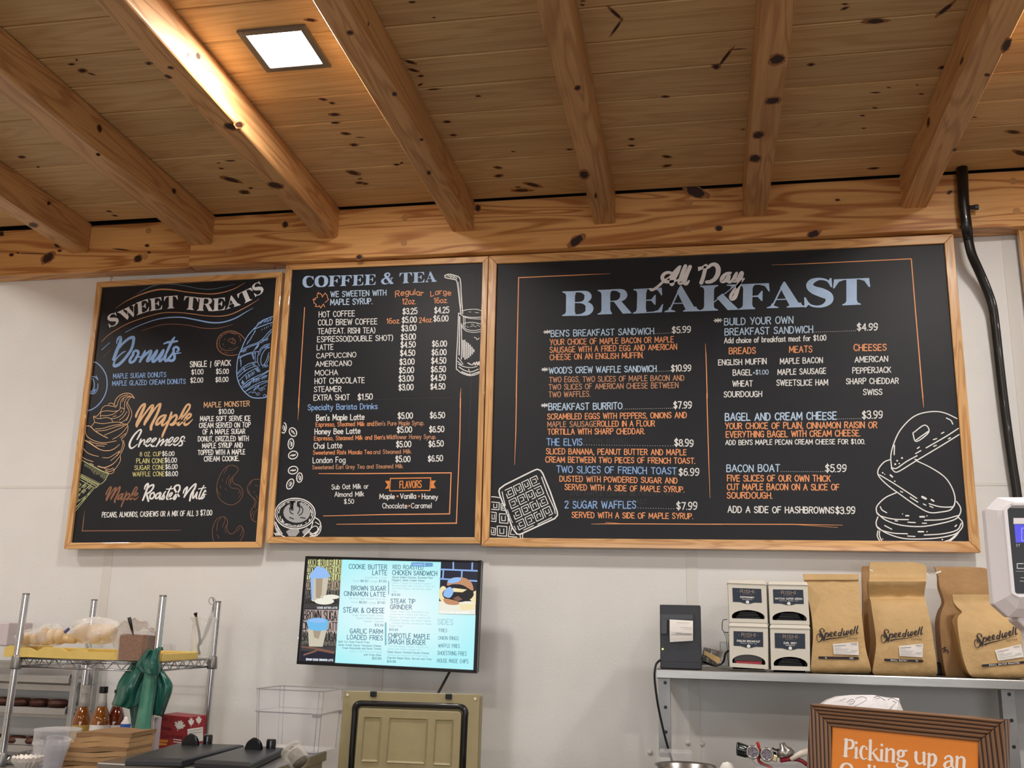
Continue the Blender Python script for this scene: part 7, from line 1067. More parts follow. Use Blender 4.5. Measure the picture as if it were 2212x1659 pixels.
# yellow foam tray along the shelf front
M['yellow'] = mat('yellow_foam', srgb(226, 196, 112), .55, noise=.08, nscale=30)
xa, xb = at(15.5, 1400, 3.5).x, at(356, 1400, 3.5).x; ty = thing('yellow_tray', ((xa+xb)/2, 3.62, ZT), 'soft yellow foam tray with wavy rim lying along the wire shelf', 'tray')
mb = MB(); n = 60; prof = lambda u: .034+.006*math.sin(u*26)*(u < .52)+.004*math.sin(u*57)*(u < .52)-.006*(u > .52)
fr = [Vector((xa+(xb-xa)*i/n, 3.486+.01*math.sin(i*.16), ZT)) for i in range(n+1)]
up = [p+Vector((0, 0, prof(i/n))) for i, p in enumerate(fr)]; iu = [p+Vector((0, .02, -.001)) for p in up]; il = [p+Vector((0, .022, .006)) for p in fr]
for A2, B2_ in ((fr, up), (up, iu), (iu, il)): mb.add(A2+B2_, [(i, i+1, n+2+i, n+1+i) for i in range(n)])
mb.build('front_wall', M['yellow'], ty, smooth=True)
MB().box2((xa, 3.495, ZT), (xb, 3.76, ZT+.006)).build('floor_panel', M['yellow'], ty, bevel=.002); MB().box2((xa, 3.49, ZT), (xa+.015, 3.76, ZT+.036)).build('end_wall', M['yellow'], ty, bevel=.003); MB().box2((xb-.015, 3.49, ZT), (xb, 3.76, ZT+.028)).build('end_wall', M['yellow'], ty, bevel=.003); MB().box2((xa, 3.745, ZT), (xb, 3.76, ZT+.03)).build('rear_wall', M['yellow'], ty, bevel=.003)
# bagged bread
M['film'] = glass('clear_film', (.975, .97, .965, 1), .12, .86, .8, .1); M['bread'] = mat('pale_bread', srgb(226, 196, 150), .75, noise=.12, nscale=30); M['film2'] = glass('milky_film', (.96, .95, .94, 1), .2, .7, .6, .1)
def blob(mb, c, r, seed, amp=.18, nu=26, nv=16, flat=0.0):
    q = random.Random(seed); W3 = [(q.uniform(1.5, 6), q.uniform(1, 6), q.uniform(0, 6)) for _ in range(6)]
    def fn(u, v):
        th, ph = 2*math.pi*u, math.pi*v; d = 1+amp*sum(math.sin(a*th*1.0*round(1)+b*ph+c_)/(i+1.5) if False else math.sin(round(a)*th+b*ph+c_)/(i+1.6) for i, (a, b, c_) in enumerate(W3))
        x, y, z = math.sin(ph)*math.cos(th)*d, math.sin(ph)*math.sin(th)*d, math.cos(ph)*(1+.3*(d-1)); z = max(z, -1+flat); return Vector((c[0]+r[0]*x, c[1]+r[1]*y, c[2]+r[2]*z))
    return mb.grid(fn, nu, nv)
Zt = ZT+.0065
for i, (px, py, rx, ry, ln, lab) in enumerate(((78, 1378, .075, .034, .022, 'clear plastic bag of bread at the left end of the yellow tray'), (112, 1372, .062, .044, .03, 'crinkled clear bag knotted with blue tape, on the yellow tray'), (206, 1364, .105, .052, .035, 'long milky plastic bag of bread in the middle of the yellow tray'))):
    c = at(px, py, 3.60); t = thing('bread_bag', Vector((c.x, c.y, Zt)), lab, 'bag', 'bagged bread on the yellow tray')
    zc = max(c.z, Zt+ry+.002)
    blob(MB(), (c.x, c.y, zc), (rx, .06, ry), 10+i, .2, 44, 26, .1).build('plastic_wrap', M['film2'] if i == 2 else M['film'], t)
    mb = MB()
    for k in range(3): blob(mb, (c.x+(k-1)*rx*.5, c.y+.005*k, zc-ry*.1), (rx*.3, .036, ry*.7), 40+i*3+k, .05, 14, 8)
    mb.build('bread', M['bread'], t, smooth=True)
    if i == 1: p = at(149, 1358, 3.56); MB().tube([p, p+Vector((-.016, 0, -.014))], .006, 8).build('blue_tie', mat('blue_tie', srgb(78, 84, 130), .4), t)
p = at(140, 1379, 3.58); r_ = MB().tube([p, at(163, 1380, 3.58)], .018, 14); t_ = r_.build('bread_roll', M['bread'], None, smooth=True); tag(t_, 'bare tan bread roll lying between the plastic bags', 'bread')
# tub of brown sugar with a spoon
M['tubp'] = glass('tub_plastic', (.95, .94, .94, 1), .1, .93); M['sugar'] = mat('brown_sugar', srgb(156, 100, 54), .9, noise=.45, nscale=160, bump=.9, bscale=200, bdist=.003)
c0, c1 = at(257, 1412, 3.50), at(319, 1412, 3.50); zt = at(285, 1362, 3.5).z; Zq = ZT+.001
tu = thing('sugar_tub', ((c0.x+c1.x)/2, 3.56, Zq), 'clear square tub of brown sugar with a dark spoon and cling film', 'tub')
def sq(x0, x1, y0, y1, z, c=.008): return [(x0+c, y0, z), (x1-c, y0, z), (x1, y0+c, z), (x1, y1-c, z), (x1-c, y1, z), (x0+c, y1, z), (x0, y1-c, z), (x0, y0+c, z)]
ye = 3.476
loft(MB(), [sq(c0.x+.004, c1.x-.004, ye, ye+.1, Zq), sq(c0.x, c1.x, ye-.004, ye+.104, zt-.006), sq(c0.x-.003, c1.x+.003, ye-.007, ye+.107, zt)], True, False).build('tub_wall', M['tubp'], tu)
mb = loft(MB(), [sq(c0.x+.007, c1.x-.007, ye+.003, ye+.097, Zq+.002), sq(c0.x+.005, c1.x-.004, ye+.001, ye+.098, zt-.018)], True, False); zs = zt-.018
mb.grid(lambda u, v: Vector((c0.x+.005+(c1.x-c0.x-.009)*u, ye+.001+.097*v, zs+.006*math.sin(5*u+2)*math.sin(3*v+1)*(0 < v < 1 and 0 < u < 1)+.003*(u < .3))), 8, 8); mb.build('brown_sugar', M['sugar'], tu); tag(bpy.data.objects[tu.children[-1].name], kind='stuff')
spn = MB(); s0, s1 = at(288, 1373, 3.51), at(279, 1334, 3.49); spn.tube([s0+(s0-s1)*.35, s0, s0.lerp(s1, .6), s1], [.0025, .003, .006, .007], 8).build('spoon', M['black'], tu, smooth=True)
cf = [at(x, y, 3.53) for x, y in ((243, 1392), (247, 1372), (258, 1352), (276, 1341), (298, 1336), (318, 1343), (330, 1356))]
MB().grid(lambda u, v: (lambda p: p+Vector((.004*math.sin(23*u+9*v), .07*v-.02+.005*math.sin(17*u), -.055*(1-min(1, v*2))*0-.04*v*v+.004*math.sin(31*u+5*v))))(cf[min(6, int(u*6))].lerp(cf[min(6, int(u*6)+1)], u*6-int(u*6))), 24, 8).build('cling_film', M['film'], tu, solid=.001)
# glass beaker with tongs and a whisk hung on the post
M['gls'] = glass('clear_glass', (.975, .975, .965, 1), .03, .84, .9, .1)
b0 = at(434, 1416, 3.80); r = (at(457, 1400, 3.8).x-at(411, 1400, 3.8).x)/2; ht = at(434, 1333, 3.8).z-ZT; bk = thing('glass_jug', (b0.x, 3.80, ZT), 'tall clear glass jug holding metal tongs at the rack corner', 'jug')
MB().lathe([(0, .004), (r*.86, .004), (r*.9, .0), (r*.92, .01), (r*.95, ht*.55), (r*.98, ht*.86), (r*1.12, ht*.97), (r*1.16, ht), (r*1.13, ht), (r*1.08, ht*.965), (r*.95, ht*.86), (r*.92, ht*.55), (r*.88, .012), (0, .01)], (b0.x, 3.80, ZT), 28, close=False).build('glass_body', M['gls'], bk, smooth=True)
MB().tube([at(431, 1414, 3.8), at(428, 1398, 3.8), at(432, 1384, 3.8), at(430, 1365, 3.79), at(426, 1348, 3.79), at(423, 1328, 3.79)], .005, 8).tube([at(423, 1328, 3.79), at(422, 1324, 3.79)], .0075, 8).build('tongs', M['steel_dark'], bk, smooth=True)
wk = MB()
for i in range(4): wk.tube(catmull([at(431+i, 1393, 3.8), at(440+i*2, 1370, 3.8+.01*i), at(452+i*2, 1335, 3.82), at(462, 1300+i*2, 3.86), at(458, 1291, 3.9)], 4), .0012, 5)
wk.tube([at(458+7*math.cos(a), 1298+8*math.sin(a), 3.92) for a in [k*.5 for k in range(14)]], .0014, 5)
tag(wk.build('whisk_wires', M['steel'], None, smooth=True), 'thin looped wires leaning from the jug to the rear rack post', 'whisk')
tag(MB().box2((at(352, 1400, 3.86).x, 3.86, ZT), (at(362, 1400, 3.86).x, 3.9, at(357, 1391, 3.86).z)).box2((at(367, 1400, 3.86).x, 3.86, ZT), (at(373, 1400, 3.86).x, 3.885, at(370, 1393, 3.86).z)).build('plastic_stick', M['tubp'], None, bevel=.002), 'small clear plastic pieces standing right of the tied green bag', 'plastic')
# green plastic bag tied on the front post
M['green'] = mat('green_plastic_bag', srgb(26, 92, 80), .28, noise=.2, nscale=14, bump=.5, bscale=25, bdist=.006, coat=.3); M['green2'] = mat('green_bag_sleeve', srgb(86, 150, 128), .35, noise=.2, nscale=20, bump=.3, bscale=40, bdist=.003)
gb = thing('green_bag', at(300, 1630, 3.48), 'dark green plastic bag tied around the front rack post', 'bag')
YG2 = 3.468
def sheet(name, pts, Y0_, m_, depth=.02, wr_=.006, seed=0, nb=8):
    """pts: rows of pixel pairs (left, right) from top to bottom"""
    R = catmull([(a[0], a[1], b[0], b[1], y) for a, b, y in pts], 4); k = len(R)-1; q = random.Random(seed); ph = q.uniform(0, 6)
    def fn(u, v):
        i = min(k-1, int(v*k)); f_ = v*k-i; r = [R[i][j]*(1-f_)+R[i+1][j]*f_ for j in range(5)]; x, y = r[0]*(1-u)+r[2]*u, r[1]*(1-u)+r[3]*u
        return at(x, y, Y0_+r[4]-depth*math.sin(math.pi*u)+wr_*math.sin(9*u+ph+3*v)+wr_*.5*math.sin(21*u-5*v))
    return MB().grid(fn, 16, 24).build(name, m_, gb, smooth=True, solid=.002)
sheet('left_flap', [((300, 1412), (328, 1408), .03), ((285, 1432), (325, 1450), .02), ((256, 1474), (308, 1500), .0), ((250, 1500), (300, 1520), -.0), ((241, 1522), (282, 1532), .0)], 3.50, M['green'], .03, .008, 2)
sheet('middle_fold', [((292, 1420), (330, 1415), .03), ((285, 1470), (315, 1480), .03), ((280, 1520), (306, 1530), .03), ((283, 1552), (302, 1556), .03), ((284, 1575), (294, 1575), .03)], 3.51, M['green'], .012, .005, 5)
sheet('right_flap', [((330, 1410), (347, 1412), .02), ((333, 1450), (352, 1446), .02), ((330, 1490), (373, 1480), .01), ((322, 1530), (362, 1520), .01), ((322, 1542), (352, 1548), .02)], 3.51, M['green'], .025, .007, 9)
sheet('tied_knot', [((316, 1404), (348, 1402), -.01), ((304, 1420), (344, 1420), -.015), ((294, 1438), (344, 1440), -.02), ((302, 1452), (342, 1460), -.02)], 3.475, M['green'], .026, .008, 12)
gs = MB().tube([at(343, 1412, 3.485), at(338, 1403, 3.482), at(352, 1401, 3.49)], .007, 7).tube([at(330, 1410, 3.47), at(320, 1404, 3.47), at(318, 1412, 3.47)], .006, 7); gs.build('knot_ends', M['green'], gb, smooth=True)
sheet('sleeve', [((313, 1450), (337, 1455), -.0), ((304, 1500), (332, 1505), -.0), ((295, 1550), (326, 1552), 0), ((284, 1600), (322, 1600), 0), ((275, 1632), (322, 1636), 0)], 3.482, M['green2'], .028, .002, 20)
# ---------------------------------------------------------------- sheet-pan stand with donuts behind the rack post
M['alu'] = mat('aluminium_tray', srgb(186, 186, 186), .35, metal=.75, noise=.06); M['donut'] = mat('dark_brown_donut', srgb(82, 42, 26), .55, noise=.35, nscale=50, bump=.4, bscale=80)
st = thing('tray_stand', (-2.95, 4.06, 0), 'aluminium tray stand at the far left behind the wire rack post', 'stand')
xs = at(163, 1500, 3.99).x
for x0, y0 in ((xs, 3.99), (xs, 4.12), (-3.3, 3.99), (-3.3, 4.12)): MB().box2((x0-.022, y0-.012, 0), (x0+.0, y0+.012, 1.41 if x0 > -3 else 1.7)).build('upright', M['alu'], st, bevel=.002)
for k, py in enumerate((1432, 1478, 1536, 1597, 1660)):
    z = at(70, py, 3.99).z; MB().box2((-3.3, 3.995, z-.024), (xs, 4.005, z)).box2((-3.3, 4.11, z-.004), (xs, 4.12, z)).build('runner', M['alu'], st)
for k, (py, don, lab) in enumerate(((1530, 1, 'upper aluminium tray holding a row of dark donuts'), (1614, 1, 'lower aluminium tray holding a row of dark donuts'), (1462, 0, 'empty pale tray on the top runners of the stand'))):
    z = at(70, py, 3.97).z; t = thing('baking_tray', (-2.9, 4.05, z), lab, 'tray', 'aluminium baking trays on the stand'); h = .022 if don else .03
    x1 = xs-.024; mm = M['alu'] if don else M['white2'] if 'white2' in M else M['alu']
    MB().box2((-3.25, 3.97, z), (x1, 4.11, z+.003)).build('base', M['alu'], t); MB().box2((-3.25, 3.965, z-.022), (x1, 3.97, z+h*.2)).box2((-3.25, 4.11, z), (x1, 4.115, z+h)).box2((x1-.004, 3.97, z), (x1, 4.11, z+h*.5)).build('rim', M['alu'], t, bevel=.001)
    if don:
        for j in range(10):
            cx = -3.18+j*.088; 
            if cx+.04 > x1: break
            dd = MB(); R0, r0 = .027, .0155
            dd.grid(lambda u, v: Vector((cx+(R0+r0*math.cos(2*math.pi*v))*math.cos(2*math.pi*u), 4.03+(R0+r0*math.cos(2*math.pi*v))*math.sin(2*math.pi*u), z+.019+r0*math.sin(2*math.pi*v))), 18, 9)
            tag(dd.build('donut', M['donut'], None, smooth=True), 'dark brown donut, %s from the left end of the %s tray' % (('first', 'second', 'third', 'fourth', 'fifth', 'sixth', 'seventh', 'eighth', 'ninth', 'tenth')[j], 'upper' if k == 0 else 'lower'), 'donut', 'donuts on the %s tray' % ('upper' if k == 0 else 'lower'))
tag(MB().box2((at(-40, 1400, 3.9).x, 3.86, at(0, 1395, 3.9).z), (at(26, 1400, 3.9).x, 4.02, at(0, 1344, 3.9).z)).build('white_tub', mat('mauve_white_plastic', srgb(206, 194, 198), .4), None, bevel=.006), 'pale plastic tub cut by the left edge above the tray stand', 'tub')
# ---------------------------------------------------------------- lower shelf: syrup bottles, red box
ZL = 1.0795; M['syrup'] = mat('amber_syrup', srgb(150, 82, 16), .08, trans=.0, coat=1, noise=.3, nscale=9); M['syrup2'] = mat('dark_amber_syrup', srgb(112, 38, 14), .08, coat=1, noise=.3, nscale=9); M['lblw'] = mat('white_label', srgb(232, 226, 220), .5); M['lbly'] = mat('yellow_label', srgb(206, 172, 84), .5)
M['necks'] = mat('shrink_neck', srgb(206, 200, 194), .3)
def bottle(px, ytop, Y, body, syr, lbl, label, r=.036, cap=True, k=1.0):
    top = at(px, ytop, Y); t = thing('syrup_bottle', (top.x, Y, ZL), label, 'bottle', 'syrup bottles on the lower wire shelf'); H_ = top.z-ZL
    zz = lambda py: at(px, py, Y).z-ZL
    MB().lathe([(0, 0), (r*.9, 0), (r, .006), (r, zz(1562)), (r*.97, zz(1556)), (r*.9, zz(1548)), (r*.62, zz(1532)), (r*.5, zz(1526))], (top.x, Y, ZL), 26, close=False).build('bottle_body', syr, t, smooth=True)
    MB().lathe([(r*.52, zz(1526)), (r*.44, zz(1512)), (r*.38, zz(1500)), (r*.38, zz(1497))], (top.x, Y, ZL), 20).build('neck_wrap', M['necks'], t, smooth=True)
    MB().lathe([(r*.42, zz(1497)), (r*.44, zz(1495)), (r*.44, zz(ytop+1)), (r*.4, zz(ytop)), (0, zz(ytop))], (top.x, Y, ZL), 20).build('cap', M['black'] if cap else M['lblw'], t, smooth=True, auto=True)
    MB().lathe([(r*1.012, zz(1612)), (r*1.012, zz(1565))], (top.x, Y, ZL), 26, close=False).build('label', lbl, t, smooth=True)
    MB().lathe([(r*1.03, zz(1547)), (r*1.05, zz(1545)), (r*1.03, zz(1543))], (top.x, Y, ZL), 24, close=False) 
    return t
bottle(225, 1483, 3.60, None, M['syrup'], M['lblw'], 'amber syrup bottle with black cap and white neck band, nearest the green bag')
bottle(186, 1480, 3.72, None, M['syrup'], M['lbly'], 'amber syrup bottle with yellow label, behind the rack post', cap=False)
bottle(257, 1490, 3.66, None, M['syrup2'], M['lblw'], 'reddish syrup bottle half hidden by the green bag')
c = at(270, 1577, 3.42); t = thing('small_bottle', (c.x, 3.42, ZL), 'small pale bottle with blue label in front of the syrup', 'bottle'); MB().lathe([(0, 0), (.016, 0), (.017, at(270, 1562, 3.42).z-ZL), (.008, at(270, 1553, 3.42).z-ZL), (.007, at(270, 1548, 3.42).z-ZL), (0, at(270, 1548, 3.42).z-ZL)], (c.x, 3.42, ZL), 20).build('bottle_body', M['necks'], t, smooth=True)
MB().lathe([(.0175, at(270, 1578, 3.42).z-ZL), (.0175, at(270, 1563, 3.42).z-ZL)], (c.x, 3.42, ZL), 20, close=False).build('label', mat('blue_label', srgb(46, 88, 180), .4, noise=.3, nscale=90), t, smooth=True)
# red box with white maple leaves
M['red'] = mat('red_card', srgb(156, 34, 44), .45, noise=.06); M['dred'] = mat('dark_red_print', srgb(92, 18, 30), .5)
e0, e1, e2 = at(340, 1608, 3.68), at(405, 1614, 3.62), at(441, 1604, 3.72); zt = at(405, 1549, 3.62).z; zb = ZL
base = [Vector((e0.x, e0.y, zb)), Vector((e1.x, e1.y, zb)), Vector((e2.x, e2.y, zb)), Vector((e0.x+e2.x-e1.x, e0.y+e2.y-e1.y, zb))]; top = [Vector((p.x, p.y, zt)) for p in base]
rb_ = thing('cookie_box', sum(base, Vector())/4, 'red carton with white maple leaves behind the black lids', 'box'); MB().hexa(base+top).build('carton', M['red'], rb_, bevel=.002)
def face(a, b): n = (b-a).cross(Vector((0, 0, 1))).normalized(); n = n if n.y < 0 else -n; return (lambda x, y, o=0: CAM+ray(x, y)*((a-CAM).dot(n)/ray(x, y).dot(n))), n
f1, n1 = face(base[0], base[1]); f2, n2 = face(base[1], base[2])
LEAF = [(0, -10), (2, -6.5), (5, -8), (4, -3), (8, -5), (8.5, -3), (10, -2.5), (7, 1), (8, 2.5), (3, 5), (3.5, 6.5), (.6, 6), (.6, 10), (-.6, 10), (-.6, 6), (-3.5, 6.5), (-3, 5), (-8, 2.5), (-7, 1), (-10, -2.5), (-8.5, -3), (-8, -5), (-4, -3), (-5, -8), (-2, -6.5)]
ik = Ink(f1, nrm=n1, lift=.0008); ca, sa = math.cos(.35), math.sin(.35); ik.fill([(388+(x*ca-y*sa)*1.3, 1567+(x*sa+y*ca)*1.25) for x, y in LEAF]); 
ik.line([(375, 1597), (392, 1599)], 1.6); ik.line([(375, 1602), (392, 1604)], 1.6); ik.build('printed_leaf', M['lblw'], rb_)
ik = Ink(f2, nrm=n2, lift=.0008); [ik.fill([(cx+x*.68, cy+y*1.05) for x, y in LEAF]) for cx, cy in ((412.5, 1560), (429, 1556))]; ik.fill([(404.5, 1575), (438, 1570), (438, 1600), (405, 1606)]); ik.build('printed_leaf', M['lblw'], rb_)
ik = Ink(f2, nrm=n2, lift=.0018); [ik.line(p, .7) for p in ([(406, 1580), (418, 1578)], [(421, 1577), (435, 1575)], [(406, 1585), (418, 1583)], [(421, 1583), (435, 1581)], [(419.5, 1574), (419.5, 1602)])]; ik.build('print_lines', M['greyink'], rb_)
ik = Ink(f1, nrm=n1, lift=.0008); ik.text('Cream', 348, 1576, 370, 1578, 8, wt=.16, jit=0); ik.text('Cookies', 350, 1592, 394, 1596, 9, wt=.16, jit=0); ik.text('MAPLE', 349, 1556, 372, 1558, 6, wt=.1, jit=0); ik.build('box_lettering', M['dred'], rb_)
ik = Ink(f1, nrm=n1, lift=.0008); ik.line([(343, 1600), (362, 1601)], 4.5); ik.line([(345, 1607), (360, 1608)], 4); ik.build('orange_emblem', mat('orange_emblem', srgb(214, 140, 50), .5), rb_)
a_, b_2 = at(327, 1612, 3.56), at(341, 1550, 3.56); tag(MB().box2((a_.x, 3.56, ZL), (b_2.x, 3.59, b_2.z)).build('white_pad', mat('lilac_white_paper', srgb(214, 206, 214), .6), None, bevel=.002), 'white ridged pad standing between green bag and red carton', 'pad')
# ---------------------------------------------------------------- prep table with lids, jars of supplies in front
ZP = 1.169; pt = thing('prep_table', (-1.5, 3.05, 0), 'steel prep table in the lower left with two black lids on top', 'table')
xl2, xr2, yf2, yb2 = at(211, 1652, 2.85).x, -1.249, 2.845, 3.33
MB().box2((xl2, yf2, ZP-.03), (xr2, yb2, ZP)).build('table_top', M['steel'], pt, bevel=.004); MB().box2((xl2+.01, yf2+.02, .15), (xr2-.01, yb2-.01, ZP-.03)).build('cabinet', M['steel_dull'], pt, bevel=.004)
for x in (xl2+.04, xr2-.04):
    for y in (yf2+.05, yb2-.05): MB().tube([(x, y, 0), (x, y, .15)], .02, 10).build('leg', M['steel_dull'], pt)
M['lid'] = mat('black_plastic_lid', srgb(46, 47, 50), .38, noise=.08)
def lid(q, label, knobs):
    P_ = [atz(x, y, ZP+.019) for x, y in q]; c = sum(P_, Vector())/4; t = thing('pan_cover', Vector((c.x, c.y, ZP)), label, 'cover', 'black covers on the prep table')
    In = [p.lerp(c, .1)+Vector((0, 0, .004)) for p in P_]; mb = MB(); B_ = [Vector((p.x, p.y, ZP+.001)) for p in P_]
    mb.add(B_+P_+In, [(3, 2, 1, 0)]+[(i, (i+1) % 4, 4+(i+1) % 4, 4+i) for i in range(4)]+[(4+i, 4+(i+1) % 4, 8+(i+1) % 4, 8+i) for i in range(4)]+[(8, 9, 10, 11)]); mb.build('lid_panel', M['lid'], t, bevel=.004, seg=3)
    (dx, dy), (kx, ky) = knobs; p = atz(dx, dy, ZP+.023); r = .026
    MB().grid(lambda u, v: p+Vector((r*math.cos(math.pi*u)*(1-.15*v*v), (v-.5)*.02, .036*math.sin(math.pi*u)*(1-.1*abs(v-.5)*2))), 14, 4).add([p+Vector((r*math.cos(math.pi*i/14), -.01, .036*.9*math.sin(math.pi*i/14))) for i in range(15)], [tuple(range(15))]).add([p+Vector((r*math.cos(math.pi*i/14), .01, .036*.9*math.sin(math.pi*i/14))) for i in range(15)], [tuple(range(15))]).build('dome_handle', M['bezel'], t, smooth=False)
    p = atz(kx, ky, ZP+.023); MB().lathe([(0, 0), (.0155, 0), (.0155, .022), (.0145, .027), (.012, .029), (0, .029)], p, 20).build('round_knob', M['bezel'], t, smooth=True, auto=True)
lid([(270, 1641), (394, 1643), (528, 1610), (385, 1606)], 'left black plastic cover with dome handle, over the prep table', ((411, 1610), (448, 1607)))
lid([(419, 1645), (542, 1652), (616, 1617), (538, 1611)], 'right black plastic cover with dome handle, beside the clear pepper tube', ((548, 1619), (585, 1617)))
# clear square food bin
M['bin'] = glass('clear_food_bin', (.93, .925, .935, 1), .06, .84, .7, .25); M['binr'] = glass('bin_rim', (.66, .65, .66, 1), .1, .8)
zb = ZP+.001; A_, B_, C_ = at(549, 1480, 3.42), at(690, 1488, 3.42), at(742, 1503, 3.30)
def at_z_dir(x, y, z): return atz(x, y, z)
zt = A_.z; w_ = B_.x-A_.x
tp = [Vector((A_.x, 3.30, zt)), Vector((B_.x+.0, 3.22, zt)), Vector((B_.x+.11, 3.33, zt)), Vector((A_.x+.12, 3.41, zt))]
tp = [Vector((A_.x+.02, 3.23, zt)), Vector((C_.x-.02, 3.19, zt)), Vector((B_.x+.03, 3.42, zt)), Vector((A_.x, 3.45, zt))]
tp = [Vector((at(552, 1482, 3.26).x, 3.26, zt)), Vector((at(698, 1492, 3.24).x, 3.24, zt)), Vector((at(742, 1503, 3.42).x, 3.42, zt)), Vector((at(606, 1498, 3.44).x, 3.44, zt))]
cb = sum(tp, Vector())/4; bn_ = thing('food_bin', Vector((cb.x, cb.y, zb)), 'empty clear square food bin beside the olive cooler lid', 'bin')
ringz = lambda s_, z: [Vector((cb.x+(p.x-cb.x)*s_, cb.y+(p.y-cb.y)*s_, z)) for p in tp]
ins = lambda q: [q[i].lerp(q[j], .05) for i in range(4) for j in ((i-1) % 4, (i+1) % 4)]
zm = zt-(zt-zb)*.37
loft(MB(), [ins(ringz(.90, zb)), ins(ringz(.94, zm-.001)), ins(ringz(.975, zm)), ins(ringz(.985, zt))], True, False).build('bin_wall', M['bin'], bn_, bevel=.002)
for s_, z in ((.99, zt), (.98, zm)): MB().tube(ins(ringz(s_, z)), .0022, 6, closed=True).build('rim_edge', M['binr'], bn_)
v_ = MB()
for q0, q1 in zip(ins(ringz(.90, zb+.002)), ins(ringz(.985, zt))): v_.tube([q0, q1], .0012, 5)
v_.build('corner_edge', M['binr'], bn_)
for px in (1, 2): p = ringz(.98, zm)[px]; MB().box(p+Vector((-.01, -.01, -.004)), (.03, .012, .012)).build('side_catch', M['binr'], bn_, bevel=.002)
# clear ribbed pepper tube leaning up in the foreground
YP2 = 2.93; pa, pb = at(627, 1617, YP2), at(650, 1649, YP2-.02); ax = (pb-pa).normalized(); R0 = (at(651, 1625, YP2)-at(606, 1615, YP2)).length/2
ppt = thing('clear_tube', pb, 'clear ribbed plastic tube tilted against the cover in front of the food bin', 'tube'); prof = [(0, 0), (R0*.5, .0), (R0*.55, .002), (R0*.8, .001), (R0*.98, .003), (R0, .008), (R0, .014), (R0*.93, .016), (R0*.93, .022)]
for i in range(2): prof += [(R0*.96, .026+i*.01), (R0*.9, .031+i*.01)]
prof += [(R0*.9, (pb-pa).length)]
MB().lathe(prof, pa, 28, ax, close=False).build('tube_wall', glass('thick_clear_plastic', (.86, .84, .8, 1), .06, .86, .9, .2), ppt, smooth=True)
MB().lathe([(R0*.62, .02), (R0*.62, (pb-pa).length)], pa, 20, ax, close=True).build('inner_core', mat('pale_grains', srgb(120, 114, 98), .6, noise=.35, nscale=160), ppt, smooth=True)
MB().tube([pa+Vector((.0, 0, -.003))+ax*-.002, pa+ax*-.004+Vector((.012, 0, .006))], .003, 6).build('cap_mark', M['steel'], ppt)
tag(MB().box2((at(688, 1640, 3.3).x, 3.3, 0), (at(703, 1640, 3.3).x, 3.33, at(690, 1626, 3.3).z+.0)).build('black_bracket', M['black'], None, bevel=.002), 'black upright bracket at the right end of the prep table', 'bracket') if 0 else None
# olive cooler with its lid standing open
M['olive'] = mat('olive_tan_plastic', srgb(160, 148, 112), .5, noise=.06, nscale=25, bump=.15, bscale=200); M['seal'] = mat('black_rubber_seal', srgb(18, 18, 20), .35, coat=.2)
YK = 3.5; TK = (720, 1440, 6.506)
def KP(x, y, Y=YK): return at(TK[0]+x/TK[2], TK[1]+y/TK[2], Y)
ck = thing('cooler', (at(885, 1659, YK).x, 3.35, .62), 'olive tan cooler whose open lid stands upright under the wall screen', 'cooler')
ol = [KP(145, 360), KP(160, 348), KP(2030, 400), KP(2055, 430), KP(2020, 1425), KP(2015, 1712), KP(38, 1712), KP(55, 1425)]
def frame_poly(outer, inner, d):      # slab with a hole; both loops of equal length
    n = len(outer); V = outer+inner+[p+d for p in outer]+[p+d for p in inner]
    return MB().add(V, [(i, (i+1) % n, n+(i+1) % n, n+i) for i in range(n)]+[(2*n+i, 3*n+i, 3*n+(i+1) % n, 2*n+(i+1) % n) for i in range(n)]+[(i, 2*n+i, 2*n+(i+1) % n, (i+1) % n) for i in range(n)]+[(n+i, n+(i+1) % n, 3*n+(i+1) % n, 3*n+i) for i in range(n)])
def rrect(c, r=90, n=5):              # c: TL, TR, BR, BL crop px, rounded top corners
    (x0, y0), (x1, y1), (x2, y2), (x3, y3) = c; pts = []
    for i in range(n+1): a = math.pi*(1-.5*i/n); pts.append((x0+r+r*math.cos(a), y0+r-r*math.sin(a)))
    for i in range(n+1): a = math.pi*(.5-.5*i/n); pts.append((x1-r+r*math.cos(a), y1+r-r*math.sin(a)))
    return pts+[(x2, y2), (x3, y3)]
MB().prism([p+Vector((0, .012, 0)) for p in ol], (0, .045, 0)).build('lid_shell', M['olive'], ck, bevel=.004, seg=3)
# face slab around the seal
inn = rrect(((300, 500), (1860, 545), (1825, 1560), (240, 1560)), 110); inn = [KP(*p) for p in inn]; n = len(inn)
oo = [(145, 348)]*3+[(150, 348)]*3+[(2050, 400)]*3+[(2055, 410)]*3+[(2015, 1712), (38, 1712)]
MB().add([KP(*p) for p in oo]+inn, [(i, (i+1) % n, n+(i+1) % n, n+i) for i in range(n)]).build('lid_face', M['olive'], ck)
MB().tube([KP(*p, YK+.002) for p in [(232, 1712), (258, 1200), (300, 640)]+rrect(((300, 515), (1860, 558), (1850, 700), (300, 700)), 105)[0:12]+[(1850, 700), (1830, 1200), (1812, 1712)]], .0098, 10).build('lid_seal', M['seal'], ck, smooth=True)
MB().tube([KP(*p, YK-.0005) for p in [(205, 1712), (232, 1200), (270, 640)]+rrect(((268, 482), (1892, 530), (1880, 700), (268, 700)), 118)[0:12]+[(1885, 700), (1862, 1200), (1842, 1712)]], .0022, 6).build('seal_groove', M['seal'], ck, smooth=True)
pl = [KP(*p, YK-.003) for p in rrect(((352, 580), (1800, 628), (1765, 1450), (280, 1450)), 55)]
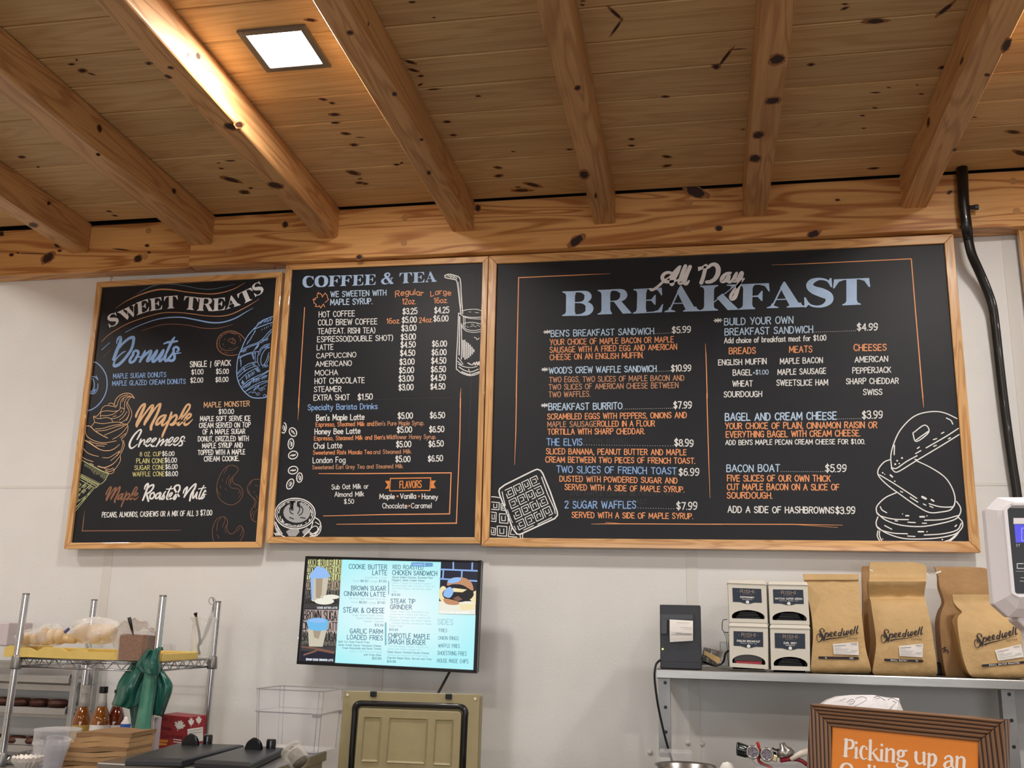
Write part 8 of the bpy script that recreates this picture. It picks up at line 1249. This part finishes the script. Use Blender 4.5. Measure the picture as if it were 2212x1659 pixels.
MB().prism(pl+[KP(1765, 1600, YK-.003), KP(280, 1600, YK-.003)] if 0 else [KP(*p, YK-.004) for p in rrect(((352, 580), (1800, 628), (1760, 1620), (270, 1620)), 55)], (0, .014, 0)).build('inner_panel', M['olive'], ck, bevel=.004, seg=3)
for c4 in (((445, 700), (672, 706), (630, 1335), (395, 1330)), ((800, 712), (1322, 730), (1285, 1365), (750, 1345)), ((1445, 738), (1680, 742), (1648, 1385), (1408, 1375))):
    o4 = [KP(*p, YK-.0045) for p in c4]; cc = sum(o4, Vector())/4; i4 = [p.lerp(cc, .0)+Vector((0, .0, 0)) for p in o4]; s4 = [KP(c4[0][0]+8, c4[0][1]+26, YK+.004), KP(c4[1][0]-8, c4[1][1]+26, YK+.004), KP(c4[2][0]-12, c4[2][1]-34, YK+.004), KP(c4[3][0]+12, c4[3][1]-34, YK+.004)]
    e4 = [KP(c4[0][0]-6, c4[0][1]-6, YK-.005), KP(c4[1][0]+6, c4[1][1]-6, YK-.005), KP(c4[2][0]+8, c4[2][1]+8, YK-.005), KP(c4[3][0]-8, c4[3][1]+8, YK-.005)]
    MB().add([p+Vector((0, -.0006, 0)) for p in e4]+[p+Vector((0, -.0045, 0)) for p in o4]+[p+Vector((0, -.0075, 0)) for p in s4], [(i, (i+1) % 4, 4+(i+1) % 4, 4+i) for i in range(4)]+[(4+i, 4+(i+1) % 4, 8+(i+1) % 4, 8+i) for i in range(4)]+[(8, 9, 10, 11)]).build('recessed_panel', M['olive'], ck)
for x, y in ((565, 385), (1622, 420)): MB().box(KP(x, y, YK-.004), (.021, .014, .018)).build('latch_slot', M['black'], ck, bevel=.002)
for x, y in ((200, 395), (1993, 452)): MB().lathe([(.0045, 0), (.0045, .001)], KP(x, y, YK-.001), 14, (0, -1, 0)).build('pin_hole', M['strip'], ck)
x0, x1 = at(732, 1659, YK).x, at(1030, 1659, YK).x
MB().box2((-1.236, 3.08, .62), (x1-.02, 3.495, 1.03)).build('cooler_body', M['olive'], ck, bevel=.02, seg=3)
tag(MB().box2((-1.243, 2.9, .58), (x1+.1, 3.7, .62)).box2((-1.24, 2.95, 0), (-1.2, 3.65, .58)).box2((x1+.04, 2.95, 0), (x1+.08, 3.65, .58)).build('low_stand', M['steel_dull'], None), 'low steel stand below the view carrying the olive cooler', 'stand')
# ---------------------------------------------------------------- kraft bag stack, clear cups and filters, lower left
M['kb'] = mat('brown_napkin_paper', srgb(176, 140, 98), .8, noise=.15, nscale=30); M['kb2'] = mat('brown_paper_darker', srgb(140, 108, 74), .8, noise=.15, nscale=30)  # second brown is a darker paper for every third bag of the stack
lt = thing('side_table', (-2.1, 3.05, 0), 'low steel side table hidden below the view at lower left', 'table'); ZS2 = 1.05
MB().box2((-2.62, 2.75, ZS2-.03), (-1.80, 3.4, ZS2)).build('table_top', M['steel'], lt); 
for x in (-2.58, -1.84):
    for y in (2.8, 3.35): MB().tube([(x, y, 0), (x, y, ZS2-.03)], .018, 8).build('leg', M['steel_dull'], lt)
YN = 3.02; rows = [(1634, 130, 205, 1, 2.95), (1652, 128, 208, 0, 2.95), (1622, 150, 216, 1, 2.97), (1612, 168, 222, 1, 3.0), (1604, 170, 226, 0, 3.0), (1597, 174, 228, 1, 3.02), (1589, 176, 230, 1, 3.03), (1582, 178, 234, 0, 3.05)]
zc = ZS2+.001; i = 0; N_ = 13; ztop = at(205, 1578, 3.05).z; th = (ztop-zc)/N_
for i in range(N_):
    f_ = i/(N_-1); x0 = at(138+40*f_+rn.uniform(-4, 4), 1620, 3.02).x; x1 = at(272+8*f_+rn.uniform(-3, 3), 1620, 3.02).x; y0 = 2.93+.05*f_+rn.uniform(-.012, .012)
    q = []
    for z_ in (zc+i*th, zc+(i+1)*th-.0006): q += [Vector((x0, y0, z_+rn.uniform(0, .002))), Vector((x1, y0+.05, z_+rn.uniform(0, .002))), Vector((x1+.0, y0+.2, z_)), Vector((x0, y0+.17, z_))]
    mb = MB(); nx_ = 10
    def pt_(u, w, k): return q[k*4].lerp(q[k*4+1], u).lerp(q[k*4+3].lerp(q[k*4+2], u), w)+Vector((0, 0, .0022*math.sin(7*u+i)*(1 if k else 1)))
    a_r = [pt_(u_/nx_, 0, 0) for u_ in range(nx_+1)]+[pt_(u_/nx_, 0, 1) for u_ in range(nx_, -1, -1)]; b_r = [pt_(u_/nx_, 1, 0) for u_ in range(nx_+1)]+[pt_(u_/nx_, 1, 1) for u_ in range(nx_, -1, -1)]
    m_ = len(a_r); mb.add(a_r+b_r, [(j, (j+1) % m_, m_+(j+1) % m_, m_+j) for j in range(m_)]+[tuple(range(m_-1, -1, -1)), tuple(range(m_, 2*m_))])
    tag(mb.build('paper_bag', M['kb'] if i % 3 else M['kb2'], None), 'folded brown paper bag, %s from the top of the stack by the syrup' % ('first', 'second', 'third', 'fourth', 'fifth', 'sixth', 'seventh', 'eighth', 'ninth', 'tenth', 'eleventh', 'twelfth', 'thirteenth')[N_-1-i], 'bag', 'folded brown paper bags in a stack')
# clear cups
cc = at(124, 1590, 3.05); R1 = (at(168, 1590, 3.05).x-at(80, 1590, 3.05).x)/2; hC = at(124, 1574, 3.05).z-ZS2; cu = thing('clear_canister', (cc.x, 3.05, ZS2), 'round clear canister of plastic lids at lower left', 'canister')
M['cupg'] = glass('hazy_clear_plastic', (.86, .86, .88, 1), .12, .84, .7, .1)
MB().lathe([(0, 0), (R1*.84, 0), (R1*.86, .005), (R1*.95, hC*.74), (R1, hC*.76), (R1, hC*.78), (R1*.97, hC*.8), (R1*.97, hC*.97), (R1*1.0, hC), (R1*.96, hC), (0, hC*.985)], (cc.x, 3.05, ZS2), 30, close=False).build('canister_wall', M['cupg'], cu, smooth=True)
for k in range(6): MB().lathe([(0, 0), (R1*.78, 0), (R1*.8, .004), (R1*.74, .008), (0, .009)], (cc.x, 3.05, ZS2+.008+k*.013), 24).build('plastic_lid', M['cupg'], cu, smooth=True)
c = at(116, 1640, 2.9); t = thing('cup_stack', (c.x, 2.9, ZS2), 'small stack of clear cups tipped in front of the clear canister', 'cups'); r_ = .036
for k in range(3): MB().lathe([(r_*.7, -.012), (r_*.72, -.01), (r_*.95, .055), (r_, .058)], at(113+k*2.5, 1655-k*9, 2.9), 22, (.18, -.1, 1), close=False).build('clear_cup', M['cupg'], t, smooth=True)
fl = thing('filter_stack', at(55, 1668, 2.95), 'white fluted paper coffee filters at the bottom left corner', 'filters'); c = at(55, 1668, 2.95)
M['filt'] = mat('white_filter_paper', srgb(232, 226, 218), .8)
for k in range(4): MB().grid(lambda u, v: c+Vector(((.016+.028*v)*math.cos(2*math.pi*u)*(1+.05*math.sin(24*math.pi*u)*v), (.016+.028*v)*math.sin(2*math.pi*u), .004*k+.034*v+.003*math.sin(40*math.pi*u)*v)), 60, 3).build('paper_filter', M['filt'], fl, solid=.0006)
